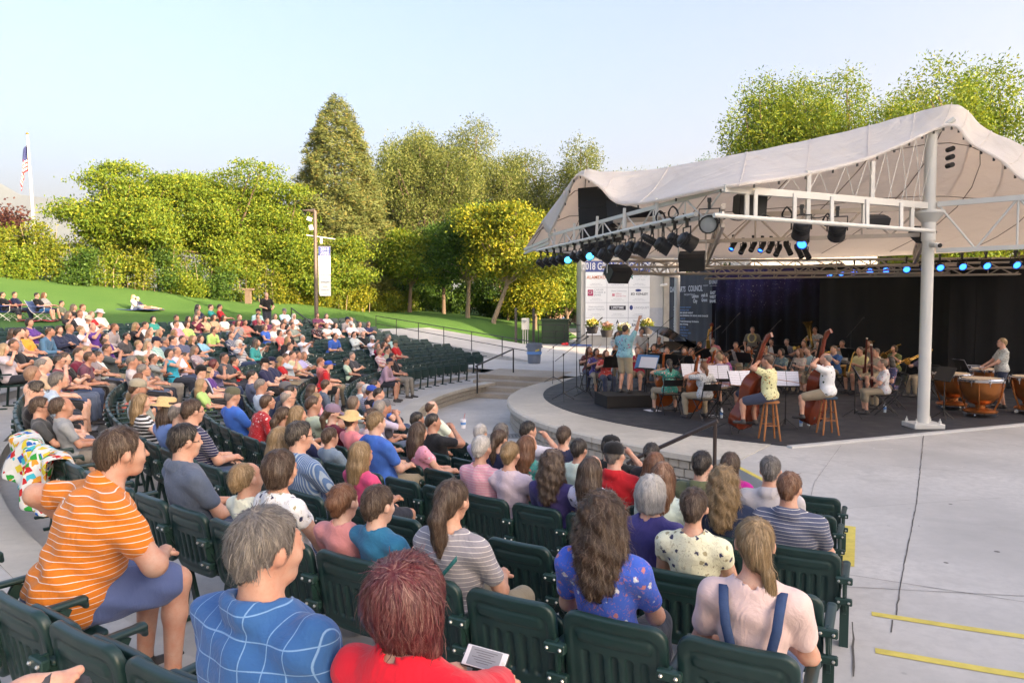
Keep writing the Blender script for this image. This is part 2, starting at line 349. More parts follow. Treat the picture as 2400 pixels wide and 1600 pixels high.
def merge_mb(P,Q,mi,mb):
    """append an MB of quads/tris to a quad mesh (triangles doubled into quads are avoided: caps become fans)"""
    v=np.array([tuple(p) for p in mb.v]); q=[];m=[]
    for f,mm in zip(mb.f,mb.m):
        if len(f)==4: q.append(f);m.append(mm)
        else:
            for i in range(1,len(f)-1,2): q.append((f[0],f[i],f[i+1],f[min(i+2,len(f)-1)])); m.append(mm)
    q=np.array(q); bad=np.array([len(set(r))<4 for r in q.tolist()]); q=q[~bad]; m=np.array(m)[~bad]
    return np.vstack([P,v]),np.vstack([Q,q+len(P)]),np.concatenate([mi,m])
SKINM=[None]
def make_person(J,vox=.016,fem=False,w=1.0,sleeve='short',legs='long',shoes=True,big=.95,fold=1.0,hand_curl=(.5,.5),hand_n=((0,0,-1),(0,0,-1)),belly=0,collar=False,mid_hem=None,skirt=False,neckr=.075):
    """returns dict part -> (V,Q,mi)"""
    out={}; t=J['t'];T=J['T']; ph=rng.uniform(0,6)
    def torso(F,g,k=.05,lab=0,low=-.02):
        F.cap(t(-.075,0,.02),t(.075,0,.02),.112*(.5+.5*w)+g*1.6,k=k,lab=lab)
        F.ell(t(0,.02+belly*.4,.17),np.array([.148*w,.115*w+belly,.17])+g,T,k=k,lab=lab)
        F.ell(t(0,.0,.33),np.array([(.158 if fem else .178)*w,.112*w,.165])+g,T,k=k,lab=lab)
        F.cap(t(-J['sw']*.74,-.012,.418),t(J['sw']*.74,-.012,.418),.055+g,k=k,lab=lab)
        for sx in (-1,1): F.cap(t(sx*.03,-.02,.475),t(sx*J['sw']*.72,-.015,.44),.042+g,.036+g,k=.03,lab=lab)
        F.cap(t(0,-.015,.40),t(0,-.015,.475),.085+g,.062+g,k=k,lab=lab)
        if fem:
            for sx in (-1,1): F.ell(t(sx*.075,.085*w,.30),np.array([.07,.06,.07])+g,T,k=.04,lab=lab)
    def arm(F,i,g,upto=1.0,lab=0,k=.03,fw=True):
        a=np.array(J['sh%d'%i]);b=np.array(J['el%d'%i]);c=np.array(J['wr%d'%i])
        F.cap(a,a+(b-a)*min(1,upto),.053*(.5+.5*w)+g,.043*(.5+.5*w)+g,k=k,lab=lab)
        if fw and upto>1: F.cap(b,b+(c-b)*(upto-1),.043*(.5+.5*w)+g,.03+g,k=k,lab=lab)
    def leg(F,i,g,upto=2.0,lab=0,k=.03):
        a=np.array(J['hp%d'%i]);b=np.array(J['kn%d'%i]);c=np.array(J['an%d'%i]); u=min(1,upto)
        F.cap(a,a+(b-a)*u,.09*(.5+.5*w)+g,(.09+(.058-.09)*u)*(.5+.5*w)+g,k=k,lab=lab)
        if upto>1:
            v=upto-1; m=b+(c-b)*.35; F.cap(b,b+(c-b)*min(v,.35),.056*(.6+.4*w)+g,.055+g,k=k,lab=lab)
            if v>.35: F.cap(m,b+(c-b)*v,.054+g,.036+g,k=k,lab=lab)
    # --- body
    F=Field(vox); torso(F,0); head_ops(F,J,0,fem,big)
    for i in (0,1):
        arm(F,i,0,2.0); leg(F,i,0)
        an=np.array(J['an%d'%i]); kn=np.array(J['kn%d'%i]); fd=np.array([0,1,0.]) if 'fd%d'%i not in J else J['fd%d'%i]
        F.cap(an+np.array([0,-.03,-.045]),an+fd*.17+np.array([0,0,-.055]),.036,.030,k=.02,lab=1 if shoes else 0)
        F.cap(an,an+np.array([0,0,-.04]),.036,.036,k=.02,lab=1 if shoes else 0)
    P,Q,L=F.grid().net()
    lf=L[Q]; mi=np.where((lf==1).sum(1)>=2,1,0); mi=np.where((lf==4).sum(1)>=2,2,mi); mi=np.where((lf==5).sum(1)>=3,3,mi); mi=np.where((lf==6).sum(1)>=2,4,mi)
    mb=MB()
    for i in (0,1): hand_mesh(mb,J['wr%d'%i],J['el%d'%i],hand_n[i],hand_curl[i],-1 if i==0 else 1,0)
    out['body']=merge_mb(P,Q,mi,mb); out['J']=J
    # --- shirt
    def fz(amp):
        def n(X,Y,Z): return amp*(np.sin(31*X+17*Z+9*Y+ph)*np.sin(23*Z-11*X+13*Y+ph*2)+.5*np.sin(57*Z+21*X+33*Y+ph))
        return n
    if sleeve!='none':
        F=Field(vox); g=.016; torso(F,g,.05)
        for i in (0,1):
            if sleeve=='short': arm(F,i,g+.002,.62)
            elif sleeve=='cap': arm(F,i,g,.28)
            elif sleeve=='long': arm(F,i,g,1.92)
        nb=J['neck']; F.cap(nb+T@np.array([0,.035,.02]),nb+T@np.array([0,.06,.12]),neckr-.004,neckr+.02,k=0,op='s')
        F.cap(nb+T@np.array([0,.0,-.0]),nb+T@np.array([0,.01,.12]),neckr-.012,neckr,k=0,op='s')
        for i in (0,1):
            if sleeve=='short': pass
        F.cut(t(0,0,-.06 if mid_hem is None else mid_hem),T@np.array([0,-.15,-1]))
        if collar: F.cap(nb+T@np.array([-.02,-.03,.0]),nb+T@np.array([.02,-.03,.0]),.072,k=0); F.cap(nb+T@np.array([0,.0,.02]),nb+T@np.array([0,.01,.12]),neckr-.012,neckr-.0,k=0,op='s'); F.cut(nb+T@np.array([0,0,.035]),T@np.array([0,.35,1]))
        P,Q,L=F.grid(fz(.0035*fold)).net(); out['shirt']=(P,Q,None)
    if legs!='none':
        F=Field(vox); g=.012; F.cap(t(-.075,0,.015),t(.075,0,.015),.114*(.5+.5*w)+g,k=.05); F.ell(t(0,.015,.09),np.array([.14*w,.105*w,.08])+g*.6,T,k=.05)
        F.cut(t(0,0,.03),T@np.array([0,.0,1]))
        if skirt:
            for i in (0,1): leg(F,i,.03,1.0,k=.09)
            kc=(np.array(J['kn0'])+np.array(J['kn1']))/2; F.cap(J['hip'],kc+np.array([0,0,-.02]),.12,.10,k=.09)
        else:
            for i in (0,1): leg(F,i,g+(.012 if legs=='short' else .004),{'long':1.93,'short':.88,'capri':1.5}[legs])
        P,Q,L=F.grid(fz(.0028*fold)).net(); out['trousers' if legs!='short' else 'shorts']=(P,Q,None)
    return out
def hair_field(J,style,vox=.012,big=1.0,amp=1.0,length=None,ph=0):
    h=J['head'];H=J['H']*big; hr=J['H']
    def q(x,y,z): return h+H@np.array([x,y,z])
    F=Field(vox); sc=big
    def face(): 
        F.cut(q(0,.066,.088),hr@np.array([0,.105,-.045]))
    e=np.array
    if style in ('s','k'):
        F.ell(q(0,-.018,.036),e([.083,.104,.092])*sc,hr,k=.01); F.cap(q(0,-.07,-.01),q(0,-.065,-.045),.058*sc,.045*sc,k=.02)
        for sx in (-1,1): F.ell(q(sx*.084,-.004,-.022),e([.02,.03,.042])*sc,hr,k=.008,op='s')
        face(); F.cut(q(0,-.06,-.062),hr@e([0,.25,-1]))
        if style=='k': pass
    elif style=='t':      # balding: ring of short hair
        F.ell(q(0,-.018,.028),e([.081,.102,.092])*sc,hr,k=.01); F.cap(q(0,-.07,-.01),q(0,-.065,-.045),.055*sc,.043*sc,k=.02)
        F.ell(q(0,.025,.12),e([.075,.115,.075])*sc,hr,k=.01,op='s')
        for sx in (-1,1): F.ell(q(sx*.084,-.004,-.022),e([.02,.03,.042])*sc,hr,k=.008,op='s')
        F.cut(q(0,.03,.06),hr@e([0,.105,-.045])); F.cut(q(0,-.06,-.062),hr@e([0,.25,-1]))
    elif style=='B':      # bob / full short
        F.ell(q(0,-.022,.03),e([.095,.112,.105])*sc,hr,k=.02); F.cap(q(-.05,-.05,-.02),q(-.055,-.04,-.085),.05*sc,.036*sc,k=.04); F.cap(q(.05,-.05,-.02),q(.055,-.04,-.085),.05*sc,.036*sc,k=.04); F.cap(q(0,-.08,-.01),q(0,-.075,-.085),.055*sc,.04*sc,k=.04)
        face(); F.ell(q(0,.075,-.03),e([.066,.07,.10])*sc,hr,k=.015,op='s'); F.cut(q(0,-.06,-.105),hr@e([0,.2,-1]))
    elif style=='R':      # full layered shag
        F.ell(q(0,-.024,.030),e([.112,.124,.112])*sc,hr,k=.02)
        for sx in (-1,0,1): F.cap(q(sx*.062,-.075+.02*abs(sx),-.01),q(sx*.070,-.085+.03*abs(sx),-.115),.062*sc,.040*sc,k=.04)
        F.cut(q(0,.075,.095),hr@np.array([0,.105,-.045])); F.ell(q(0,.095,-.03),e([.062,.07,.10])*sc,hr,k=.015,op='s')
    elif style in ('l','c'):
        L=length or (.24 if style=='l' else .27); g=.93 if style=='l' else 1.08
        F.ell(q(0,-.020,.034),e([.086*(.7+.3*g),.106*(.7+.3*g),.094])*sc,hr,k=.02)
        tb=J['neck']; down=lambda p,y,z: e([p[0],p[1],p[2]])+e([0,y,z])
        for sx in (-1,1):
            a=q(sx*.052,-.05,.0); F.cap(a,down(a,-.02,-.12),.052*g,.055*g,k=.04); F.cap(down(a,-.02,-.12),down(a,-.05,-L),.055*g,.032*g,k=.04)
            b=q(sx*.072,.0,.0); F.cap(b,down(b,-.015,-.14),.028*g,.03*g,k=.03)
        a=q(0,-.075,.0); F.cap(a,down(a,-.02,-.12),.056*g,.058*g,k=.04); F.cap(down(a,-.02,-.12),down(a,-.045,-L-.03),.058*g,.032*g,k=.04)
        F.cut(q(0,.066,.088),hr@e([0,.105,-.025])); F.ell(q(0,.085,-.03),e([.058,.085,.11])*sc,hr,k=.015,op='s')
    elif style in ('p','n','y'):
        F.ell(q(0,-.019,.033),e([.082,.103,.091])*sc,hr,k=.01); F.cap(q(0,-.07,0),q(0,-.07,-.045),.058*sc,.042*sc,k=.03)
        face(); F.cut(q(0,-.06,-.075),hr@e([0,.35,-1]))
        if style=='p':
            a=q(0,-.118,-.0); b=a+e([0,-.03,-.07]); L=length or .22; F.cap(q(0,-.10,.005),a,.022,.024,k=.01); F.cap(a,b,.026,.04,k=.02); F.cap(b,b+e([0,.02,-L*.5]),.04,.036,k=.02); F.cap(b+e([0,.02,-L*.5]),b+e([.0,.02,-L*.85]),.036,.014,k=.02)
        elif style=='n': 
            F.ell(q(0,-.118,.012),e([.042,.036,.042])*sc,hr,k=.008)
        else:           # low side braid
            a=q(.045,-.085,-.075); F.cap(q(.02,-.09,-.04),a,.04,.028,k=.03)
            for i in range(6): F.ell(a+e([.012+.004*i,-.012+.003*i,-.022-.027*i]),e([.026-.0016*i,.022,.021]),None,k=.006)
    def nz(X,Y,Z): 
        f=1.0 if style!='c' else .7
        A={'c':.0055,'B':.0016}.get(style,.0018)
        return amp*A*(np.sin(140*f*X+60*Y+20*Z+ph)+np.sin(110*f*Y-45*X+16*Z*f+ph)+(np.sin(70*Z+40*X+ph) if style=='c' else .5*np.sin(210*f*X+33*Z)))
    return F.grid(nz)
def strands(F,J,n=2600,L=.075,r=.0011,style='s',lift=.004,seg=5,seed=0,jit=.35,wave=0):
    """thin tapering ribbons that lie along the hair surface"""
    g=np.random.default_rng(seed); P,Q,_=F.net(); c=P[Q].mean(1); nrm=np.cross(P[Q[:,1]]-P[Q[:,0]],P[Q[:,3]]-P[Q[:,0]]); a=np.linalg.norm(nrm,axis=1); i=g.choice(len(Q),n,p=a/a.sum())
    p=c[i]+g.normal(0,F.vox*.4,(n,3)); h=J['head'];H=J['H']; crown=h+H@np.array([.012,-.05,.12]); pts=[]; ln=L*g.uniform(.5,1.25,n)/seg; jd=g.normal(0,jit,(n,3)); lf=lift*g.uniform(.3,1.6,n)*np.where(g.uniform(size=n)<.05,3.2,1)
    ph=g.uniform(0,6.28,n)
    for k in range(seg+1):
        nr=F.grad(p); d=F.sample(p); tgt=lf*(.15+.85*k/seg)*(1 if k else .1); p=p+nr*np.clip(tgt-d,-.012,.012)[:,None]; pts.append((p.copy(),nr))
        away=p-crown; top=np.clip((p[:,2]-(h[2]+.02))/.09,0,1)[:,None]
        fl=away/(np.linalg.norm(away,axis=1,keepdims=True)+1e-6)*top+np.array([0,-.05,-1.])*(1-top)+jd*(.5+.25*k)
        if wave: fl=fl+wave*np.stack([np.sin(ph+k*1.9),np.cos(ph*1.3+k*1.7),0*ph],1)
        fl=fl-nr*(fl*nr).sum(1,keepdims=True)*.9; fl/=np.linalg.norm(fl,axis=1,keepdims=True)+1e-6; p=p+fl*ln[:,None]
    V=np.zeros((n,(seg+1)*2,3)); 
    for k in range(seg+1):
        q,nr=pts[k]; q2=pts[min(k+1,seg)][0]; q0=pts[max(k-1,0)][0]; tg=q2-q0; sd=np.cross(tg,nr); sd/=np.linalg.norm(sd,axis=1,keepdims=True)+1e-9; w=r*(1-.75*(k/seg)**2); V[:,2*k]=q-sd*w; V[:,2*k+1]=q+sd*w
    b=(np.arange(n)*(seg+1)*2)[:,None,None]; f=np.array([[2*k,2*k+1,2*k+3,2*k+2] for k in range(seg)])[None]; return V.reshape(-1,3),(b+f).reshape(-1,4)
# ================================================================ the site: pit, terraces, plaza, lawn
CX,CY=9.21,19.1
ROW_R=[13.3,14.35,15.3,16.2,17.4,18.44,19.8,20.85,21.85,22.85]
ROW_Z=[-.26,-.16,-.04,.10,.25,.40,.55,.72,.90,1.08]
def pol(r,a,z=0): a=R(a); return (CX+r*math.cos(a),CY+r*math.sin(a),z)
def concrete(name,c=(.36,.33,.30),sc=1.3,rough=.8):
    m,nt,b=base(name,rough,0,.3); g=coord(nt); n=noise(nt,g,sc*.35,6,.6); n2=noise(nt,g,sc*7,5,.65); n3=noise(nt,mapped(nt,g,(1,1,1)),sc*.9,3,.5,1.2)
    k=mix(nt,ramp(nt,n,[(.3,0),(.72,1)]),[q*.72 for q in c],[q*1.12 for q in c]); k=mix(nt,ramp(nt,n2,[(.42,0),(.62,.5)]),k,[q*.78 for q in c]); k=mix(nt,ramp(nt,n3,[(.60,0),(.66,.28)]),k,[q*.66 for q in c])
    v=node(nt,'ShaderNodeTexVoronoi'); v.inputs['Scale'].default_value=2.1; nt.links.new(g,v.inputs['Vector']); k=mix(nt,ramp(nt,v.outputs['Distance'],[(.03,.55),(.05,0)]),k,[q*.55 for q in c])
    nt.links.new(k,b.inputs['Base Color']); bump(nt,b,n2,.18,.01); return m
CONC=concrete('concrete',(.54,.515,.48)); CONC2=concrete('concrete_warm',(.56,.52,.45)); BLOCK=concrete('split_block',(.44,.40,.34),4,.9); MORTAR=plain('mortar',(.17,.165,.15),.9)
def black_floor():
    m,nt,b=base('stage_floor',.62,0,.35); g=coord(nt); n=noise(nt,g,2.2,5,.65); n2=noise(nt,g,26,3)
    k=mix(nt,n,(.026,.028,.033),(.044,.047,.055)); w=node(nt,'ShaderNodeTexVoronoi'); w.inputs['Scale'].default_value=1.7; nt.links.new(g,w.inputs['Vector']); k=mix(nt,ramp(nt,w.outputs['Distance'],[(.02,.5),(.04,0)]),k,(.16,.16,.16))
    nt.links.new(k,b.inputs['Base Color']); nt.links.new(ramp(nt,n,[(.3,.5),(.7,.75)]),b.inputs['Roughness']); bump(nt,b,n2,.1,.004); return m
STAGEF=black_floor()
YELLOW=plain('yellow_line_paint',(.62,.50,.10),.75,var=.35,scale=9); WHITEP=plain('white_paint',(.74,.73,.70),.45,var=.06); BLACKM=plain('black_metal',(.018,.017,.017),.42,var=.2); DARKB=plain('bronze_rail',(.045,.032,.028),.4,var=.2)
def polar(name,rs,zs,a0,a1,n,mat,kind='structure',parent=None):
    mb=MB(); A=[[pol(r,(a0(r) if callable(a0) else a0)+((a1(r) if callable(a1) else a1)-(a0(r) if callable(a0) else a0))*i/n,z) for i in range(n+1)] for r,z in zip(rs,zs)]; mb.grid(A); o=mb.build(name,mat,parent,smooth=False); 
    if parent is None: tag(o,kind=kind)
    return o
polar('terrace_base',[11.9,24.5],[-.31,-.31],118,150,24,CONC)
polar('pit_floor',[8.6,12.2],[-.6,-.6],120,246,60,CONC)
prof=[(11.72,-.62),(11.72,ROW_Z[0])]
for k in range(9): e=ROW_R[k]+.27; prof+=[(e,ROW_Z[k]),(e,ROW_Z[k+1])]
prof+=[(23.62,ROW_Z[9])]
polar('seating_terrace',[p[0] for p in prof],[p[1] for p in prof],243.6,136,110,CONC)
wl=polar('back_wall',[23.6,23.6,24.0,24.0],[.9,1.72,1.72,.9],218,141,60,CONC2); del wl['kind']; tag(wl,'low pale concrete wall along the top of the seats below the lawn','wall')
def pb(r): return np.interp(r,[9.2,9.31,10.5,11.72,11.8,15.2,60],[-128.7,-128.5,-122.5,-117.4,-116.4,-116.4,-116.4])
polar('stage_slab',[0.01,4.5,9.2],[-.003]*3,-180,180,90,CONC)
polar('plaza',[9.2,9.31,10.5,11.72,11.8,15.2],[-.002]*6,pb,137.5,140,CONC)
polar('plaza_walk',[15.2,30,60],[-.002]*3,-60,137.5,80,CONC)
for i,(r0,r1,z) in enumerate(((15.02,16.0,.14),(16.0,17.9,.28),(17.9,18.7,.42),(18.7,21.5,.55))):
    polar('aisle_step',[r0,r0,r1],[-.1 if i==0 else z-.16,z,z],-116.4,-60,30,CONC)
    if i<2:
        t=polar('yellow_stripe',[r0+.015,r0+.095],[z+.004]*2,-115.3,-62,24,YELLOW); del t['kind']; tag(t,'yellow painted stripe along the %s step edge of the side aisle'%('lower' if i==0 else 'upper'),'painted line')
# side of the plaza above the pit and the front rows
mb=MB(); q=[(9.2,-128.9),(9.31,-128.5),(10.5,-122.5),(11.72,-117.4),(11.8,-116.4),(15.3,-116.4)]
mb.grid([[pol(r,a,-.62) for r,a in q],[pol(r,a,-.002) for r,a in q]]); tag(mb.build('plaza_edge',CONC),kind='structure')
mb=MB(); q=[(9.36,-128.3),(10.5,-122.4),(11.5,-118.2)]; mb.grid([[pol(r,a,.004) for r,a in q],[pol(r,a+.62,.004) for r,a in q]]); tag(mb.build('yellow_stripe',YELLOW),'yellow painted strip on the plaza edge above the pit','painted line')
mb=MB(); q=[(12.2,-116.35),(13.6,-116.35)]; mb.grid([[pol(r,a,.003) for r,a in q],[pol(r,a+.55,.003) for r,a in q]]); tag(mb.build('yellow_stripe',YELLOW),'yellow painted strip on the plaza edge at the end of the front rows','painted line')
# joints and cracks of the plaza slab: dirt-filled lines
TAR=plain('joint_dirt',(.10,.09,.08),.95,var=.3,scale=30)
def crack(pts,w,z=.004,label=None,jit=.012):
    mb=MB(); P=[]
    for (a,b) in zip(pts[:-1],pts[1:]):
        n=max(2,int(math.dist(a,b)/.12)); P+=[(a[0]+(b[0]-a[0])*i/n+random.uniform(-jit,jit),a[1]+(b[1]-a[1])*i/n+random.uniform(-jit,jit)) for i in range(n)]
    P.append(pts[-1]); rows=[[],[]]
    for i,(x,y) in enumerate([p[:2] for p in P]):
        q=P[min(i+1,len(P)-1)]; p=P[max(i-1,0)]; t=Vector((q[0]-p[0],q[1]-p[1])).normalized(); ww=w*random.uniform(.6,1.25)
        zz=z if callable(z) is False else z(x,y); rows[0].append((x-t.y*ww,y+t.x*ww,zz)); rows[1].append((x+t.y*ww,y-t.x*ww,zz))
    mb.grid(rows); tag(mb.build('slab_joint',TAR),kind='structure')
def zaisle(x,y):
    r=math.hypot(x-CX,y-CY); return (.003 if r<15.02 else .143 if r<16.0 else .283)
crack([(7.95,13.9),(5.2,9.2),(3.55,6.5),(2.75,5.15)],.0055,zaisle,jit=.004); crack([(2.95,6.75),(4.3,6.05),(9,3.8)],.004,zaisle,jit=.003)
crack([(4.6,11.9),(7.3,10.6),(14,7.4)],.0025,zaisle,jit=.004); crack([(2.9,8.6),(6.6,9.4)],.002,zaisle,jit=.003); crack([(2.4,5.0),(2.05,4.25)],.006,.286,jit=.004)
crack([(8.6,13.6),(13,6)],.0025,.004,jit=.002); crack([(5.9,12.9),(4.3,10.2),(3.3,8.1)],.002,.004,jit=.002)
GUM=plain('gum_spot',(.16,.15,.14),.8,var=.2)
for i in range(46):
    x_,y_=random.uniform(2.6,9),random.uniform(4.6,13); r_=random.uniform(.008,.03)
    if math.hypot(x_-CX,y_-CY)<9.6 or math.degrees(math.atan2(y_-CY,x_-CX))<-115.8 or math.hypot(x_-CX,y_-CY)>14.9: continue
    tag(MB().lathe([(r_,0),(r_*.6,.0015),(.0005,.002)],7,0,(x_,y_,.0)).build('gum_spot',GUM),kind='stuff')
crack([pol(14.2,-116.3),pol(14.2,-80)],.004,zaisle,jit=.002)
# chalk arcs
CHALK=plain('chalk',(.62,.60,.57),.9,var=.3)
for (x,y,s,w_) in ((5.1,11.3,.16,'closest to the pit'),(7.3,10.1,.13,'beside the long slab joint'),(6.5,12.6,.16,'closest to the stage edge strip'),(8.7,11.4,.15,'farthest out across the slab joint'),(6.9,11.2,.12,'small one in the middle of the slab')):
    mb=MB(); mb.grid([[(x+s*math.cos(a)*k,y+.7*s*math.sin(a)*k,.003) for a in np.linspace(2.6,6.1,14)] for k in (.92,1.0)]); tag(mb.build('chalk_mark',CHALK),'faint white chalk arc on the plaza, '+w_,'chalk mark','chalk arcs on the plaza')
# stage rim: blocks and cap stones, black floor, white edge
wall=empty('stage_wall',(CX,CY,-.6)); tag(wall,'curved split-face block wall with concrete cap around the round stage','wall')
def lp(r,a,z): x,y,_=pol(r,a); return (x-CX,y-CY,z+.6)
mb=MB(); mb.grid([[lp(9.20,a,z) for a in np.linspace(231.5,138,70)] for z in (-.6,-.12)]); mb.build('mortar_bed',MORTAR,wall)
bw=.205; bm=[MB().box((0,0,0),(bw-.012,.07,.142),0,None,.012+.004*i).mesh('brick',BLOCK) for i in range(2)]
na=math.degrees(bw/9.23)
for c in range(3):
    a=231.2-(c%2)*na/2
    while a>146:
        x,y,z=lp(9.222+random.uniform(-.006,.006),a,-.6+.08+c*.155); obj('brick',bm[random.random()<.5],wall,(x,y,z),(0,0,R(a+90))); a-=na
def cap(a0,a1):
    mb=MB(); A=np.linspace(a0,a1,7); mb.grid([[lp(r,a,z) for a in A] for r,z in ((7.6,.008),(9.30,.008),(9.345,-.02),(9.345,-.115),(9.18,-.118))]); 
    for e in (a0,a1): mb.add([lp(7.6,e,.008),lp(9.30,e,.008),lp(9.345,e,-.02),lp(9.345,e,-.115),lp(9.18,e,-.118)],[(0,1,2,3,4)])
    mb.build('cap_stone',CONC2,wall)
ca=233.5
while ca>125: cap(ca-.05,max(125,ca-9.4+.05)); ca-=9.4
bf=[pol(7.6+(8.7-7.6)*(236-a)/86,a) for a in range(236,148,-4)]+[(2.4,25.7),(5,28.8),(9,31.5),(16,30),(22,24),(20,19.1),(10.76,15.24),(4.98,12.78)]
mb=MB(); mb.prism([(x,y) for x,y,*_ in bf][::-1],.0,.02); tag(mb.build('stage_floor',STAGEF),kind='structure')
mb=MB(); mb.beam((4.9,12.70,.012),(20,18.97,.012),.13,.034); tag(mb.build('edge_strip',plain('pale_strip',(.55,.55,.54),.5)),'pale grey strip along the straight front edge of the black stage','edge strip')
# concrete steps by the stage
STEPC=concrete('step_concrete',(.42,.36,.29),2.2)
st=empty('concrete_steps',(0,25,-.6)); tag(st,'four concrete steps leading from the pit up to the plaza','steps')
b0,b1=Vector((-1.75,24.55,0)),Vector((.35,23.7,0)); t0,t1=Vector((-1.2,26.4,0)),Vector((1.6,25.0,0))
for i in range(4):
    f=i/3; a=b0.lerp(t0,f*.98); b=b1.lerp(t1,f*.98); d=(t0-b0)*1.3; z1=-.6+.15*(i+1)-(.001 if i==3 else 0); o=Vector((0,25,0))
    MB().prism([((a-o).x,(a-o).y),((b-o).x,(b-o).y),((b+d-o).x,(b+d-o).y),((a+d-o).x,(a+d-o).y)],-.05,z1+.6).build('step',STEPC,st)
# pit wall at the far side
pw=empty('pit_wall',(CX,CY,-.6)); tag(pw,'low curved block wall with a concrete coping below the far front row','wall')
mb=MB(); mb.grid([[lp(11.70,a,z) for a in np.linspace(146.5,243,70)] for z in (-.6,-.30)]); mb.build('mortar_bed',MORTAR,pw)
bm2=[MB().box((0,0,0),(.20,.05,.138),0,None,.012+.004*i).mesh('brick',BLOCK) for i in range(2)]; na=math.degrees(.214/11.7)
for c in range(2):
    a=147.2+(c%2)*na/2
    while a<186: x,y,z=lp(11.69,a,-.6+.075+c*.15); obj('brick',bm2[random.random()<.5],pw,(x,y,z),(0,0,R(a+90))); a+=na
ca=146.6
while ca<242:
    mb=MB(); A=np.linspace(ca+.04,ca+8.96,7); mb.grid([[lp(r,a,z) for a in A] for r,z in ((11.66,-.30),(11.62,-.29),(11.62,-.20),(11.64,-.19),(12.05,-.19),(12.05,-.3))]); mb.build('cap_stone',CONC2,pw); ca+=9.0
# left kerb of the upper tier with a yellow patch
k=polar('tier_kerb',[18.62,18.62,18.95,18.95],[.38,.56,.56,.38],208,228,30,CONC2); del k['kind']; tag(k,'pale curved concrete kerb behind the back row of children','kerb')
mb=MB(); mb.grid([[pol(18.66,a,.564) for a in (211.4,213.2)],[pol(18.92,a,.564) for a in (211.4,213.2)]]); tag(mb.build('yellow_stripe',YELLOW),'yellow painted patch on the curved kerb behind the children','painted line')
# drain grate in the pit
dg=empty('drain_grate',(-.15,17.1,-.6),R(4)); tag(dg,'flat drain grate set into the pit floor','drain'); MB().box((0,0,.004),(1.0,.62,.008)).build('frame',plain('grate_frame',(.26,.25,.235),.8),dg)
for i in range(9): MB().box((-.32+.08*i,0,.011),(.022,.34,.006)).build('slot',plain('grate_slot',(.13,.125,.12),.8),dg)
# ramp with its kerb and rail
A_,B_=Vector((1.05,31.8,0)),Vector((-7.8,41.6,1.02)); n_=Vector((B_-A_).cross(Vector((0,0,1)))).normalized()*1.0
if n_.y<0: n_=-n_
mb=MB(); N=12; mb.grid([[tuple(A_.lerp(B_,i/N)+n_*w+Vector((0,0,.0-.002*(w>0)))) for i in range(-1,N+2)] for w in (0,4.5)]); mb.grid([[tuple(A_.lerp(B_,i/N)+Vector((0,0,dz))) for i in range(-1,N+2)] for dz in (-1.0,.02)]); tag(mb.build('ramp',CONC),kind='structure')
mb=MB(); mb.grid([[(-9.2,41.2,1.1),(-6.5,41.5,.86)],[(-16,36.5,1.55),(-12,33,.95)],[(-14,33,1.2),(-9.5,31.5,.9)]]); tag(mb.build('upper_path',CONC),kind='structure')
def rail(name,pts,label,posts,h=.9,mat=None,r=.022,drop=0,mid=True):
    e=empty(name,pts[0]); tag(e,label,'handrail'); o=Vector(pts[0]); P=[Vector(p)-o for p in pts]; up=Vector((0,0,h))
    MB().tube([P[0]]+[p+up for p in P]+[P[-1]],r,8).build('top_rail',mat or BLACKM,e,smooth=True)
    if mid: MB().tube([p+up*.5 for p in P],r*.8,8).build('middle_rail',mat or BLACKM,e,smooth=True)
    for q in posts: p=P[0].lerp(P[-1],q); MB().tube([p-Vector((0,0,drop)),p+up],r,8).build('post',mat or BLACKM,e,smooth=True)
    return e
rail('handrail',[tuple(A_+Vector((0,0,0))),tuple(A_.lerp(B_,.5)),tuple(B_)],'long black metal handrail running up the ramp beside the far seats',[.17,.34,.51,.68,.84],.88,drop=.05)
def stair_rail(a,b,label,mat):
    e=empty('handrail',a); tag(e,label,'handrail'); A=Vector((0,0,0)); B=Vector(b)-Vector(a); M=mat
    MB().tube([A+Vector((0,0,-.05)),A+Vector((0,0,.88))],.027,8).build('post',M,e,smooth=True); MB().tube([B+Vector((0,0,-.05)),B+Vector((0,0,.88))],.027,8).build('post',M,e,smooth=True)
    d=(B-A).normalized()*.12; MB().tube([A+Vector((0,0,.86))-d*.8,A+Vector((0,0,.88)),B+Vector((0,0,.88)),B+Vector((0,0,.88))+d*.3],.03,8).build('top_rail',M,e,smooth=True)
stair_rail((-1.15,23.9,-.35),(.05,27.0,.0),'black sloping handrail beside the concrete steps near the end of the far front row',BLACKM)
stair_rail((1.75,10.4,-.6),(2.75,9.75,.05),'dark brown sloping handrail in front of the stage wall',DARKB)
# lawn: heights from survey points, thin-plate interpolation
LP=[(*pol(23.9,a)[:2],z) for a,z in ((235,1.6),(225,1.7),(215,1.72),(205,1.72),(195,1.72),(185,1.72),(175,1.70),(165,1.66),(155,1.5),(146,1.25))]
LP+=[(-19.4,30,1.84),(-21,29,1.86),(-20.3,39,2.23),(-29.6,42,4.1),(-36,40,4.6),(-40,20,4.2),(-30,22,2.6),(-21.6,46,3.2),(-18.4,49,2.75),(-15,51,2.6),(-11,54,2.0),(-7,57,1.95),(-9.5,43,1.22),(-6.6,44.5,.86),(-2.3,46.3,.10),(1.75,48.3,.04),(4.2,53,.02),(-1.3,50,1.33),(-3.4,54,1.55),(1.5,51,.5),(3.5,56,.2),(-7,40,.6),(-2,43,-.3),(3,46,-.3),(7,52,-.3),(9,60,-.2),(-11,48,1.9),(-14,44,1.9),(-40,60,4.5),(-20,70,3),(0,70,1.2),(15,70,0),(-60,40,6),(-60,70,6),(-12,36,1.4),(-7,37.5,-.1),(-3.5,38,-.6)]
LP=np.array(LP)
